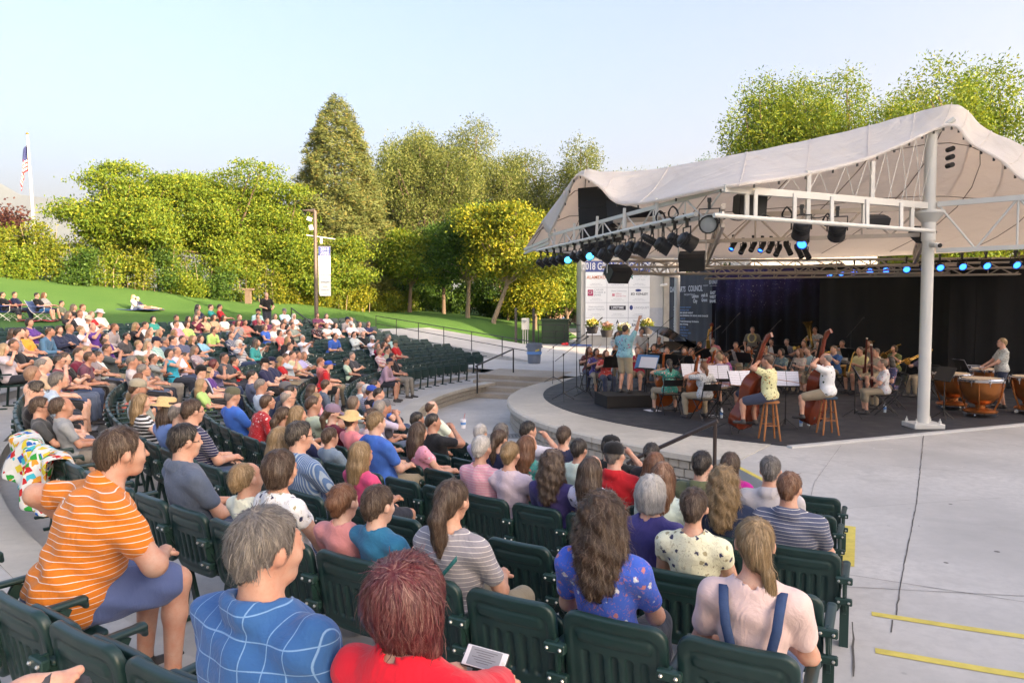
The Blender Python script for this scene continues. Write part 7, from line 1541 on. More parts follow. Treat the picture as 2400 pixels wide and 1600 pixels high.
# --- woodwinds, brass, back desks
for (u,v,dp,k,top,h,s,sx,desc,pat,ins) in (
 (1797,815,22.0,'flute',(.50,.48,.42),'y','s','f','flautist in cream print top','flor','flute'),(1835,823,20.6,'wind',(.10,.16,.18),'d','B','f','clarinettist in dark teal shirt beside the white pages','flor','clarinet'),(1878,823,20.6,'wind',(.55,.48,.40),'a','l','f','clarinettist in cream floral blouse','florr','clarinet'),(1898,823,20.6,'wind',(.34,.50,.55),'b','s','m','clarinettist in aqua and yellow print shirt','org','clarinet'),(1923,826,20.2,'wind',(.50,.30,.34),'a','B','f','clarinettist in pink print top beside the second bass','florw','clarinet'),
 (1959,818,21.2,'brass',(.03,.10,.28),'b','s','m','trumpeter in plain blue shirt','x','trumpet'),(1977,806,24.4,'brass',(.60,.58,.54),'b','s','m','trumpeter in white shirt in the back desk','florr','trumpet'),(2021,823,20.6,'wind',(.60,.52,.26),'d','s','m','saxophonist in pale yellow shirt','x','sax'),(2041,806,24.2,'bone',(.4,.36,.3),'y','s','m','trombonist with a raised slide at the back','flor','trombone'),(2059,827,19.9,'bsn',(.40,.33,.24),'d','s','m','bassoonist with glasses in brown print shirt','flor','bassoon'),(2077,850,16.5,'bsn',(.60,.63,.62),'b','s','f','bassoonist in pale green print blouse at the front','florw','bassoon'),(2094,846,17.4,'rest',(.03,.04,.10),'d','l','f','player in navy print top half hidden behind the front bassoonist','florw',None),(2100,815,22.2,'bone',(.10,.13,.04),'b','B','f','trombonist in green tropical shirt','org','trombone'),(2170,829,19.8,'bone',(.12,.10,.16),'b','s','f','trombonist hidden behind the tall steel column','flor','trombone'),
 (1887,806,24.4,'brass',(.05,.05,.06),'d','s','m','horn player in black shirt behind the clarinets','x','trumpet'),(1921,808,24.0,'brass',(.03,.03,.035),'d','s','m','dark shirted player in front of the tuba','x',None),(1846,800,25.6,'wind',(.12,.13,.17),'g','s','m','grey haired oboist with glasses in a dark shirt','flor','clarinet'),(1810,800,25.6,'wind',(.62,.62,.64),'d','s','m','player with glasses in white shirt and pale tie','x','clarinet'),(1641,809,23.6,'rest',(.40,.03,.03),'a','s','m','bearded player in bright red shirt','florr',None),(1671,799,26.2,'harp',(.55,.20,.24),'b','s','m','player in pink shirt beside the harp','x',None),(1677,822,20.9,'rest',(.42,.05,.05),'w','s','f','player in pale hat and red top by the harp','florr',None),(1545,795,27.4,'piano',(.04,.035,.03),'d','s','m','pianist looking over the open piano','x',None)):
    W_,J,b=P_(u,v,dp,k,top,h,s,sx,desc,pat=pat,cap='b' if 'pale hat' in desc else None)
    if ins: wind(W_,J,desc,ins)
for (u,dp,k,top,h,s,sx,desc,pat,face) in ((1446,23.6,'drum',(.40,.48,.52),'b','l','f','standing percussionist with glasses in a white and blue print top','florw',(.3,-1,0)),(1503,24.8,'drum',(.64,.64,.65),'d','s','m','standing player in plain white shirt looking down beside the piano','x',(.1,-1,0)),(1764,26.8,'hang',(.16,.15,.13),'d','s','m','standing percussionist in grey shirt wearing a yellow flower garland','x',(-.5,-.9,0)),(2352,17.5,'drum',(.44,.45,.42),'y','s','m','standing kettledrum player with glasses in black and white print shirt','blk',(-.95,.30,0)),(1911,26.6,'tuba',(.45,.45,.45),'b','s','m','tuba player in black and white shirt standing at the back','blk',None)):
    W_,J,b=P_(u,780,dp,k,top,h,s,sx,desc,pat=pat,stand=True,face=face,legs='short' if u>2000 else 'long')
    if k=='tuba': wind(W_,J,desc,'tuba')
    if u>2000 or u==1446: obj('glasses',glasses({'J':J,'kid':False},'st%d'%u),b)
    if 'garland' in desc:
        gl=empty('flower_garland',(0,0,0)); gl.matrix_world=W_; tag(gl,'yellow and white flower garland round the neck of the grey shirted percussionist','garland'); ts=np.linspace(.5,5.8,30); mb=MB()
        for t in ts:
            p=Vector((.13*math.sin(t),.10-.03*math.cos(t),J['neck'][2]-.17-.19*-math.cos(t) if False else J['neck'][2]-.14+.16*math.cos(t))); obj('flower',MB().lathe([(.001,-.02),(.034,-.012),(.034,.012),(.001,.02)],6).mesh('flower',plain('garland_yellow',(.62,.50,.10),.8) if int(t*5)%2 else plain('garland_white',(.62,.60,.45),.8)),gl,p)
    if u==2352:
        for sx in (0,1): r=W_@Vector(J['wr%d'%sx]); tag(MB().tube([r,r+Vector((-.30,.10+.1*sx,.0))],.007,5).lathe([(.001,-.02),(.02,0),(.001,.02)],6,0,tuple(r+Vector((-.30,.10+.1*sx,0)))).build('mallet',PAPER),'pale kettledrum mallet in the player\'s %s hand'%('near' if sx else 'far'),'mallet')
# conductor on his podium
x,y,z=CONDP; po=empty('podium',(x-.02,y-.08,.02),R(12)); tag(po,'low black carpeted box podium under the conductor','podium'); MB().box((0,0,.15),(1.25,.95,.30),0,None,.012).build('box',plain('carpet_black',(.016,.014,.013),.95,var=.4,scale=40),po)
W_,J,b=P_(1465,772,18.07,'cond',(.20,.40,.46),'d','s','m','standing conductor in turquoise floral shirt and khaki shorts with one arm raised',pat='pk',stand=True,face=(.55,.80,0),legs='short',floor=.32)
for ch in b.children:
    if ch.name.startswith('shorts'): ch.color=(.42,.35,.24,1)
ms=music_stand(3.45,18.5,R(-40),'black stand of the conductor',0,1.02); s=empty('score',(3.45,18.5,.02),R(-40)); tag(s,'open score in a blue cover on the conductor\'s stand','score')
MB().box(STM@Vector((0,.02,.012))+Vector((0,0,STH*1.02)),(.62,.40,.012),0,STM).build('cover',plain('blue_cover',(.08,.20,.42),.5),s); MB().box(STM@Vector((.05,-.0,.022))+Vector((0,0,STH*1.02)),(.48,.30,.01),0,STM).build('page',PAPER,s)
# music stands
for (u,dp,rz,lab,n) in ((1437,19.0,150,'low black stand in front of the red floral violinist',0),(1455,21.6,170,'black stand behind the conductor',0),(1623,14.9+1.6,185,'stand with white pages in front of the teal floral cellist',1),(1684,16.0,175,'stand with tilted white pages between the cellists',1),(1737,14.7,190,'stand with large white pages beside the first bass',1),(1845,14.6,172,'stand with white pages between the two basses',1),(2008,16.0,250,'stand turned edge-on near the second bass',1),(1786,19.6,30,'black stand behind the first bass',0),(1610,19.4,20,'black triangular stand behind the teal floral cellist',0),(1540,20.2,10,'wide black stand before the piano',0),(1572,19.9,15,'black stand before the glasses wearing violinist',0),(1648,22.6,20,'black stand in front of the bearded red shirt',0),(1700,21.6,25,'black stand with a white sheet edge in the middle strings',0),(1745,20.6,30,'black stand beside the purple violinist',0),(1775,23.6,20,'black stand under the garland wearer',0),(1865,25.8,15,'tall black stand in front of the tuba',0),(1830,24.2,15,'black stand before the back oboist',0),(1990,22.6,40,'black stand before the saxophonist',0),(2255,17.9,80,'black stand with white sheets behind the kettledrums',1),(2218,15.7,100,'low black stand on a round base beside the column',0)):
    x=(u-1200)/1700*dp; rz_=math.atan2(CONDP.y-dp,CONDP.x-x)-math.pi/2 if dp>17.2 else R(rz-180); music_stand(x,dp,rz_+(math.pi if False else 0),lab,n)
# grand piano with raised lid
pi=empty('grand_piano',(5.35,24.2,.02),R(8)); tag(pi,'black grand piano with its lid propped open behind the violins','piano'); pol_=[(-.75,-1.0),(.75,-1.0),(.78,.2),(.5,.55),(.1,.75),(-.1,1.1),(-.45,1.25),(-.75,1.1)]
MB().prism(pol_,.72,1.0).build('case',PIANO,pi); MB().box((0,-1.08,.74),(1.4,.22,.05)).build('keyboard',PAPER,pi); Ml=Matrix.Translation((-.78,0,1.01))@Matrix.Rotation(R(-28),4,'Y')
lid=MB(); lid.prism([(a+.75,b) for a,b in pol_],0,.025); l=lid.build('lid',PIANO,pi); l.matrix_local=Matrix.Translation((.78,0,1.0))@Matrix.Rotation(R(30),4,'Y')@Matrix.Translation((-1.53,0,0)); MB().tube([(-.55,.0,1.0),(-.50,0,1.68)],.012,6).build('lid_prop',PIANO,pi)
for (a,b) in ((-.6,-.85),(.6,-.85),(-.35,.95)): MB().tube([(a,b,.72),(a,b,.08)],[.06,.035],8).build('leg',PIANO,pi); MB().lathe([(.001,-.04),(.035,-.02),(.035,.02),(.001,.04)],8,0,(a,b,.04)).build('caster',BRASS,pi)
MB().box((0,-.72,1.18),(1.1,.03,.30),0,rotm(R(-15))).build('music_desk',PIANO,pi)
# harp
hp=empty('harp',(6.95,25.6,.02),R(-25)); tag(hp,'tall gilded harp with a carved red-brown column at the back of the strings','harp'); MB().tube([(0,.55,.12),(0,.60,1.0),(0,.56,1.72)],[.05,.035,.045],10).lathe([(.05,1.7),(.075,1.74),(.075,1.80),(.05,1.84),(.02,1.86)],12,0,(0,.56,0)).build('column',WOODD,hp,smooth=True); MB().tube([(0,.5,.12),(0,.1,.62),(0,-.18,1.28)],[.17,.12,.06],8).build('sound_box',GOLD,hp,smooth=True); MB().tube([(0,.56,1.76),(0,.30,1.55),(0,.05,1.62),(0,-.2,1.32)],.035,8).build('neck',GOLD,hp,smooth=True); MB().box((0,.5,.06),(.36,.40,.12),0,None,.02).build('base',GOLD,hp)
for i in range(10): f=i/9; MB().tube([(0,.48-.5*f,.2+.75*f),(0,.5-.55*f,1.62-.1*math.sin(f*3))],.003,4).build('string',PAPER,hp)
# mallet instrument before the percussionist
vb=empty('vibraphone',(3.38,22.9,.02),R(-12)); tag(vb,'keyboard percussion frame in front of the glasses wearing percussionist','vibraphone')
for i in range(16): MB().box((-.6+.08*i,0,.88),(.058,.40-.010*i,.016)).build('bar',BRASS if i%2 else CHROME,vb)
for a in (-.62,.62):
    for b in (-.2,.2): MB().tube([(a,b,.86),(a*1.05,b*1.2,0)],.016,6).build('leg',BLACKM,vb)
MB().box((0,0,.84),(1.34,.05,.05)).build('frame',BLACKM,vb)
# kettledrums
def kettle(u,dp,r,lab,rot=0):
    x=(u-1200)/1700*dp; e=empty('kettledrum',(x,dp,.02),rot); tag(e,lab,'kettledrum','kettledrums at the side of the stage'); h=.86
    MB().lathe([(.10,.26),(r*.55,.31),(r*.82,.43),(r*.95,.60),(r,.80)],28).build('bowl',COPPER,e,smooth=True); MB().lathe([(r*.98,.79),(r+.035,.79),(r+.04,.84),(r+.02,.865),(r,.865)],28).build('hoop',CHROME,e,smooth=True); MB().lathe([(r,.864),(r*.5,.870),(.001,.871)],28).build('drum_skin',CALF,e,smooth=True)
    for i in range(8): a=i*.785+.3; MB().tube([((r+.03)*math.cos(a),(r+.03)*math.sin(a),.88),((r+.03)*math.cos(a),(r+.03)*math.sin(a),.70)],.008,5).box(((r+.045)*math.cos(a),(r+.045)*math.sin(a),.80),(.03,.03,.05)).build('tension_rod',CHROME,e)
    for i in range(4): a=i*1.571+.6; MB().tube([((r+.02)*math.cos(a),(r+.02)*math.sin(a),.76),((r*.9)*math.cos(a),(r*.9)*math.sin(a),.45),(.26*math.cos(a),.26*math.sin(a),.14)],[.018,.022,.018],6).build('strut',OAK if False else COPPER,e,smooth=True)
    MB().lathe([(.001,.10),(.33,.10),(.34,.13),(.30,.16),(.10,.20),(.10,.28)],20).build('base',COPPER,e,smooth=True)
    for i in range(4): a=i*1.571+.4; MB().lathe([(.001,-.012),(.045,-.012),(.045,.012),(.001,.012)],10,0,(.30*math.cos(a),.30*math.sin(a),.048),rotm(R(90),0,a)).build('caster',CHROME,e)
kettle(2236,17.4,.40,'farthest kettledrum on the inner side, half hidden behind the copper drum in front'); kettle(2304,16.2,.42,'copper kettledrum in front with struts and casters in full view',.3); kettle(2316,18.6,.36,'kettledrum with a pale skin right in front of its player',.6); kettle(2424,16.6,.42,'kettledrum cut off by the frame edge',.9)
# microphones
def mic(u,dp,h,boom,rz,lab,v0=None):
    x=(u-1200)/1700*dp; e=empty('microphone_stand',(x,dp,.02),rz); tag(e,lab,'microphone stand','microphone stands'); MB().tube([(0,0,.15),(0,0,h*.62)],.013,8).build('post',BLACKM,e); MB().tube([(0,0,h*.55),(0,0,h)],.009,8).build('upper_post',BLACKM,e)
    for i in range(3): a=i*2.094+.4; MB().tube([(0,0,.20),(.34*math.cos(a),.34*math.sin(a),.012)],.010,5).build('leg',BLACKM,e)
    d=Vector((boom,0,boom*.75)); MB().tube([Vector((0,0,h))-d*.45,Vector((0,0,h))+d],.008,6).build('boom',BLACKM,e); t=Vector((0,0,h))+d; MB().tube([t,t+Vector((.16,0,.10))],[.012,.02],8).build('microphone',BLACKM,e); MB().lathe([(.001,-.03),(.022,-.03),(.022,.03),(.001,.03)],8,0,(0,0,h)).build('clutch',BLACKM,e)
for a in ((1297,23.2,1.15,.42,0,'microphone stand on the concrete rim, outermost'),(1321,18.9,1.2,.5,.1,'microphone stand nearest the rim with a long boom'),(1352,20.4,1.5,.45,.2,'microphone stand between the rim and the outer violinist'),(1375,19.6,1.75,.4,.6,'tall microphone stand in front of the outer violinists'),(1520,21.6,1.5,.7,.4,'boom microphone over the piano'),(1602,17.6,1.2,.9,.35,'microphone with a long boom in front of the teal floral cellist'),(1703,25.5,1.7,.55,.6,'boom microphone before the starry curtain'),(1800,25.5,1.5,.5,.5,'boom microphone over the back woodwinds'),(1995,24,1.6,.5,.5,'boom microphone over the brass'),(1712,14.2,.45,.01,0,'short microphone stand with a grey head beside the first bass')): mic(*a)
# bottles, papers, small things
WAT=plain('water_bottle',(.55,.62,.68),.08,var=.1,spec=.8); LABB=plain('bottle_label',(.12,.28,.60),.5,var=.2)
def bottle(u,v,lab,y=None):
    dp=2.49*1700/(v-715); x=(u-1200)/1700*dp; e=empty('water_bottle',(x,dp,.02)); tag(e,lab,'bottle','water bottles on the stage'); MB().lathe([(.001,0),(.032,0),(.033,.02),(.033,.15),(.026,.175),(.012,.20),(.012,.21)],12).build('body',WAT,e,smooth=True); MB().lathe([(.0335,.07),(.0335,.13)],12).build('label',LABB,e); MB().lathe([(.014,.205),(.014,.222),(.001,.222)],10).build('cap',PAPER,e)
for u,v,l in ((1461,950,'water bottle at the foot of the podium, standing against its twin'),(1467,950,'water bottle in the middle of the three by the podium'),(1475,953,'water bottle standing a little apart in front of the podium'),(1694,980,'water bottle between the cellist and the first bass'),(1882,1000,'clear bottle under the second bass'),(1900,998,'blue-tinted bottle beside the second bass stool'),(2079,967,'water bottle behind the front bassoonist')): bottle(u,v,l)
for u,v,l,s in ((1531,963,'white sheet of paper lying on the black stage floor',.3),(1672,976,'folded white paper under the second cellist',.2)):
    dp=2.49*1700/(v-715); tag(MB().box(((u-1200)/1700*dp,dp,.026),(s,s*1.1,.006),0,rotm(0,0,.3)).build('paper_sheet',PAPER),l,'paper')
# ================================================================ things on the lawn and round the plaza
# flagpole and flag
fp=onlawn(89,45); e=empty('flagpole',fp); tag(e,'tall white flagpole with a gold ball at the end of the lawn','flagpole'); top=at(76,316,45).z-fp[2]; MB().tube([(0,0,0),(-.16,0,top*.5),(-.33,0,top)],[.095,.08,.055],10).build('pole',WHITEP,e,smooth=True); MB().lathe([(.001,-.09),(.07,-.05),(.09,0),(.07,.05),(.001,.09)],12,0,(-.33,0,top+.06)).build('ball',GOLD,e,smooth=True); MB().box((0,0,1.6),(.14,.14,.3)).build('cleat_box',STEEL,e)
FR=plain('flag_red',(.42,.02,.035),.8,var=.1); FW=plain('flag_white',(.72,.71,.69),.8,var=.05); FBL=plain('flag_blue',(.02,.03,.12),.8,var=.1)
fl=empty('flag',Vector(fp)+Vector((-.37,0,top-.35))); tag(fl,'United States flag hanging limp from the flagpole','flag')
nu,nv_=27,26; H_=2.9; fl.scale=(1.25,1.25,1.0); VV=[[None]*(nv_+1) for _ in range(nu+1)]
for i in range(nu+1):
    for j in range(nv_+1):
        s=j/nv_; q=i/nu # s along the fly, q down the hoist
        drop=s*1.55; x=-.10-.34*math.sin(min(1,s*1.25)*2.4)*(.35+.65*q)+.06*math.sin(9*s+3*q); yy=.10*math.sin(14*s+1.5*q)*(s>.02); VV[i][j]=(x*(s**.5),yy,-(q*1.75)-drop*(1-.15*q)*1.0)
def flagpart(name,i0,i1,j0,j1,m):
    o=MB().grid([[VV[i][j] for j in range(j0,j1+1)] for i in range(i0,i1+1)]).build(name,m,fl,smooth='all'); o.modifiers.new('thick','SOLIDIFY').thickness=.01
for k in range(13):
    a=int(round(k*nu/13)); b=int(round((k+1)*nu/13)); flagpart('stripe',a,b,10 if k<7 else 0,nv_,FR if k%2==0 else FW)
flagpart('canton',0,int(round(7*nu/13)),0,10,FBL)
for a in range(1,13,2):
    for b in range(1,9,2):
        p=Vector(VV[a][b]); n=Vector((0,-.016,0)); MB().lathe([(.001,0),(.03,0)],5,0,p+n,rotm(R(90))).build('star',FW,fl)
# lamp post with banner
lp_=Vector(onlawn(741,37)); lp_.z-=.2; e=empty('lamp_post',lp_); tag(e,'dark lamp post with a floodlight and cross arm carrying a sponsor pennant','lamp post'); top=at(738,494,37).z-lp_.z; MB().tube([(0,0,0),(0,0,top)],[.11,.09],8).build('pole',plain('post_bronze',(.10,.075,.06),.5,var=.2),e)
MB().tube([(0,0,top),(-.25,0,top+.0),(-.62,0,top+.02)],[.10,.07,.03],8).build('lamp_arm',plain('post_bronze',(.10,.075,.06),.5),e); MB().box((-.28,-.02,top-.42),(.24,.2,.2),0,rotm(0,R(20)),.02).build('flood_lamp',STEEL,e); MB().box((-.2,-.02,top-.85),(.2,.16,.26),0,rotm(0,R(-15)),.02).build('flood_lamp',STEEL,e); MB().beam((-.45,0,top-1.22),(1.0,0,top-1.42),.06,.05).build('cross_arm',STEEL,e); MB().box((.3,0,top-1.5),(.1,.1,.3)).build('junction_box',STEEL,e); MB().box((.45,0,top-1.75),(.7,.05,.04)).build('banner_arm',BLACKM,e)
pn=empty('pennant_banner',lp_+Vector((.16,-.03,top-4.3))); tag(pn,'narrow white sponsor pennant with a navy head hanging from the lamp post','banner'); MB().prism([(.06,0),(.6,0),(.6,2.5),(0,2.5),(0,.1)],-.006,.006,0,rotm(R(90))).build('sheet',VIN,pn); MB().box((.3,-.010,2.26),(.6,.006,.46)).build('title_band',plain('navy_band',(.05,.075,.24),.5,var=.25,scale=1.5),pn)
PM2=plane_M((0,-.016,0),(1,0,0))
for t,y,s,m in (('2018',2.36,.22,INKW),('GRAND',2.2,.12,INKW),('SPONSORS',2.1,.10,INKW),('ALAMEXO',1.9,.09,INKR),('BOEING',1.68,.08,INKG),('LIFETIME',1.46,.10,INKK),('Sego Lily',1.27,.10,INKK),('CARVER FLOREK',1.05,.08,INKR),('community',.85,.07,INKG),('BARLOW',.70,.10,INKK),('Grant',.48,.09,INKO),('LINDQUIST',.30,.08,INKN),('sponsor',.12,.06,INKG)): letter(t,pn,PM2,.32,y,s,m)
# stairs rail and low wall by the lamp post
sw_=Vector(at(745,742,33)); e=empty('low_wall',(sw_.x,33,.95)); tag(e,'low pale stepped concrete wall at the foot of the lamp post','wall'); MB().box((0,0,.35),(2.3,.35,.75),0,None,.02).build('block',CONC2,e); MB().box((.3,-.45,.22),(1.5,.35,.5),0,None,.02).build('block',CONC2,e)
stair_rail((at(725,757,32.0).x,32.0,.92),(at(683,742,34.2).x,34.2,1.5),'black looped handrail at the top of the stairs by the lamp post',BLACKM)
wb=onlawn(582,48); e=empty('wooden_post',wb); tag(e,'short brown wooden post with a flat top in front of the hedge','post'); MB().box((0,0,.45),(.35,.3,.9)).build('post',BARK,e); MB().box((0,0,.95),(.7,.4,.12)).build('top',BARK,e)
# bin at the foot of the ramp rail
e=empty('trash_can',at(1252,848,31.3)); e.location.z=0; tag(e,'round grey plastic bin with a blue sticker at the ramp rail end','trash can'); GB=plain('grey_plastic',(.16,.19,.24),.5,var=.1); MB().lathe([(.001,0),(.25,0),(.27,.06),(.32,.78),(.345,.80),(.345,.87),(.31,.87),(.28,.1)],28).build('bin',GB,e,smooth=True); MB().lathe([(.322,.40),(.324,.52)],28).build('label',LABB,e); MB().box((.12,-.30,.58),(.18,.02,.06),0,rotm(0,R(-20))).build('sticker',YELLOW,e)
for s in (-1,1): MB().box((s*.33,0,.72),(.08,.16,.08),0,None,.02).build('handle',GB,e)
# power cabinet, meters and posts at the foot of the lawn
GRNB=plain('cabinet_green',(.022,.048,.022),.45,var=.15)
e=empty('power_cabinet',(at(1304,780,46.5).x,47.5,-.05),R(-6)); tag(e,'large dark green steel power cabinet with double doors beside the lawn','cabinet'); MB().box((0,0,.8),(1.75,1.3,1.5),0,None,.03).build('box',GRNB,e); MB().prism([(-.92,-.72),(.92,-.72),(.92,.72),(-.92,.72)],1.55,1.66).build('roof',GRNB,e)
for s in (-1,1): MB().box((s*.42,-.665,.78),(.80,.03,1.34),0,None,.01).build('door',GRNB,e); MB().box((s*.08,-.69,.8),(.04,.03,.3)).build('handle',BLACKM,e)
e=empty('meter_box',(at(1232,752,46).x,47,-.05)); tag(e,'grey electric meter box on conduits beside the power cabinet','meter box'); MB().box((0,0,1.35),(.5,.28,.75),0,None,.02).build('box',STEEL,e); MB().lathe([(.001,0),(.10,0),(.11,.08),(.001,.1)],14,0,(-.05,-.14,1.55),rotm(R(90))).build('meter',LENSG,e)
for x in (-.15,0,.15): MB().tube([(x,0,0),(x,0,1.0)],.035,6).build('conduit',STEEL,e)
for u,l in ((1209,'dark square post left of the meter box'),(1250,'dark square post between the meter box and the cabinet')):
    p=at(u,775,47); tag(MB().box((0,0,1.2),(.16,.16,2.5)).build('fence_post',BLACKM,None,loc=(p.x,46.6,-.1)),l,'post')
e=empty('park_rail',(at(1262,780,46).x,46.2,0)); tag(e,'low dark rail fence in front of the power cabinet','rail fence')
for z in (.45,.85,1.25): MB().tube([(0,0,z),(4.9,-1.2,z)],.025,6).build('rail',BLACKM,e)
for f in (0,.33,.66,1): MB().tube([(4.9*f,-1.2*f,0),(4.9*f,-1.2*f,1.3)],.03,6).build('post',BLACKM,e)
e=empty('cable_bundle',(at(1325,801,44).x,44.3,.02)); tag(e,'red and blue coiled cables lying where the lawn meets the plaza','cable'); MB().tube([(.0+.2*math.cos(t),.1*math.sin(t),.05+.01*t) for t in np.linspace(0,14,40)],.03,5).build('red_coil',plain('red_cable',(.5,.02,.03),.5),e); MB().tube([(.3,0,.05),(.7,-.1,.06),(1.2,.0,.05),(1.6,-.2,.05)],.05,5).build('blue_cable',plain('blue_cable',(.03,.08,.3),.5),e)
# parked cars seen beyond the lawn
def car(x,y,rz,col,lab):
    e=empty('parked_car',(x,y,-.05),rz); tag(e,lab,'car','cars parked beyond the park'); pt=plain('car_paint_'+col[0],col[1],.25,.3,var=0,spec=.7); pr=[(-2.1,.35),(2.1,.35),(2.15,.62),(1.95,.80),(1.15,.90),(.55,1.38),(-1.0,1.40),(-1.75,.95),(-2.1,.88)]; MB().prism([(a,b) for a,b in pr],-.82,.82,0,rotm(R(90))).build('body',pt,e)
    for s in (-1,1): MB().prism([(1.0,.92),(.52,1.32),(-.95,1.33),(-1.5,.95)],-.01,.01,0,rotm(R(90)),(0,s*.825,0)).build('side_window',plain('car_glass',(.02,.025,.03),.08,var=0),e)
    for a in (-1.3,1.3):
        for s in (-1,1): MB().lathe([(.001,-.1),(.32,-.1),(.32,.1),(.001,.1)],14,0,(a,s*.78,.32),rotm(R(90))).build('wheel',BLACKM,e)
for (u,Y,rz,c,l) in ((1352,92,.2,('white',(.6,.6,.6)),'white car parked beyond the park trees beside the sponsor wall'),(1374,96,.1,('dark',(.03,.03,.035)),'dark car parked behind the white car'),(1265,95,.1,('silver',(.4,.4,.42)),'silver car glimpsed between the meter box and the cabinet')): p=at(u,745,Y); car(p.x,Y,rz,c,l)
e=empty('brick_house',(at(1340,735,120).x,122,-.1)); tag(e,'low brick building glimpsed far beyond the park trees','building'); MB().box((0,0,2.2),(22,8,4.4)).build('wall',plain('brick_facade',(.30,.17,.12),.9,var=.25,scale=3),e); MB().prism([(-4.6,4.4),(4.6,4.4),(0,6.4)],-11.4,11.4,0,rotm(R(90),0,R(90))).build('roof',plain('roof_tile',(.12,.10,.09),.9),e)
for i in range(5): MB().box((-8+4*i,-4.02,2.2),(1.4,.06,1.6)).build('window',plain('car_glass',(.02,.025,.03),.08,var=0),e)
# flower pots on stands
for (u,v,Y,c,l) in ((1388,767,38,(.60,.52,.10),'white and yellow flowers in the pot nearest the lawn'),(1422,775,37,(.58,.30,.22),'yellow and peach flowers in the pot beside the percussionist'),(1516,768,36,(.50,.40,.16),'tall pale flowers behind the white shirt'),(1462,776,38,(.62,.55,.42),'small cream flowers in the pot behind the conductor')):
    p=at(u,v+10,Y); e=empty('flower_pot',(p.x,Y,0)); tag(e,'dark planter on a stand with '+l,'planter','flower planters on stands'); h=p.z-.1; MB().lathe([(.001,h),(.24,h),(.34,h+.36),(.32,h+.36)],18).build('pot',plain('planter_brown',(.035,.03,.03),.6),e,smooth=True); MB().tube([(0,0,0),(0,0,h)],.02,6).build('stand',BLACKM,e)
    C=blob_pts([(0,0,h+.5,.32,.32,.2)],60); V,Q=leaf_quads(C,9,(.06,.06,.06),.04,.6); obj('foliage',npmesh('foliage',V,Q,[LF_HED],smooth=False),e); V,Q=leaf_quads(blob_pts([(0,0,h+.62,.3,.3,.12)],40),6,(.03,.03,.03),.045,.9); obj('blossom',npmesh('blossom',V,Q,[plain('petal_%d'%u,c,.8,var=.3)],smooth=False),e)
# bystanders on the lawn
def lawn_person(x,y,z,pose,top,hair,style,sex,desc,face,legs='short',hat=None,pat=None,pants=(.03,.035,.05)):
    kw=dict(camp=dict(seat=.36,lean=16,knee=[(-.13,.42,.44),(.12,.44,.46)],foot=[(-.13,.46),(.10,.52)],hands=[(-.10,.28,.18),(.12,.26,.2)]),ground=dict(seat=.0,lean=4,knee=[(-.30,.34,.22),(.30,.34,.22)],foot=[(.06,.40,.09),(-.06,.36,.09)],hands=[(-.14,.32,.16),(.12,.34,.14)]),recline=dict(seat=.0,lean=38,knee=[(-.10,.46,.12),(.10,.46,.16)],foot=[(-.10,.88,.08),(.10,.90,.09)],hands=[(-.34,-.25,-.02),(.20,.10,.16)]),stand=dict(stand=True,lean=0,hands=[(-.18,.22,.10),(.16,.24,.12)]))[pose]
    fem=sex=='f'; J=skeleton(fem=fem,nod=4,**kw); P=make_person(J,.021,fem=fem,w=.95 if fem else 1.0,legs=legs); V={'J':J,'kid':False}
    d=Vector((*face,0)).normalized(); b=obj('person',npmesh('person',*P['body'][:2],[SKIN,SHOE,EYE,LIP,BROW],P['body'][2]),None,(x,y,z),(0,0,math.atan2(d.y,d.x)-math.pi/2),color=SK[len(desc)%5]); tag(b,desc,'person','people on the lawn')
    s=obj('shirt',npmesh('shirt',*P['shirt'][:2],[PATM[pat] if pat else CLOTH]),b,color=top)
    for q in('trousers','shorts'):
        if q in P: obj(q,npmesh(q,*P[q][:2],[CLOTH]),b,color=pants)
    obj('hair',hairmesh(V,'lawn'+desc,style,0),b,color=HC[hair])
    if hat: obj('hat',hatmesh(V,'lawn'+desc,hat),b,color=(.25,.25,.27))
    return b
def camp_chair(x,y,z,face,col,lab):
    d=Vector((*face,0)).normalized(); e=empty('camp_chair',(x,y,z),math.atan2(d.y,d.x)-math.pi/2); tag(e,lab,'camp chair','folding camp chairs on the lawn'); m=plain('camp_'+col[0],col[1],.7,var=.1)
    o=MB().grid([[(a,-.22-.12*j,.40+.22*j-.02*math.cos(a*6)) for a in (-.27,0,.27)] for j in range(3)]).build('backrest',m,e); o.modifiers.new('thick','SOLIDIFY').thickness=.02
    o=MB().grid([[(a,b,.40-.05*(1-(a/.27)**2)) for a in (-.27,0,.27)] for b in (-.22,.05,.28)]).build('seat',m,e); o.modifiers.new('thick','SOLIDIFY').thickness=.02
    for s in (-1,1): MB().tube([(s*.30,.28,0),(s*.28,-.24,.42),(s*.28,-.48,.88)],.012,5).build('leg',STEEL,e); MB().tube([(s*.30,-.30,0),(s*.30,.28,.42),(s*.30,.28,.62)],.012,5).build('leg',STEEL,e); MB().tube([(s*.30,.28,.62),(s*.30,-.34,.62)],.02,6).build('armrest',m,e)
fc=(.95,.05)
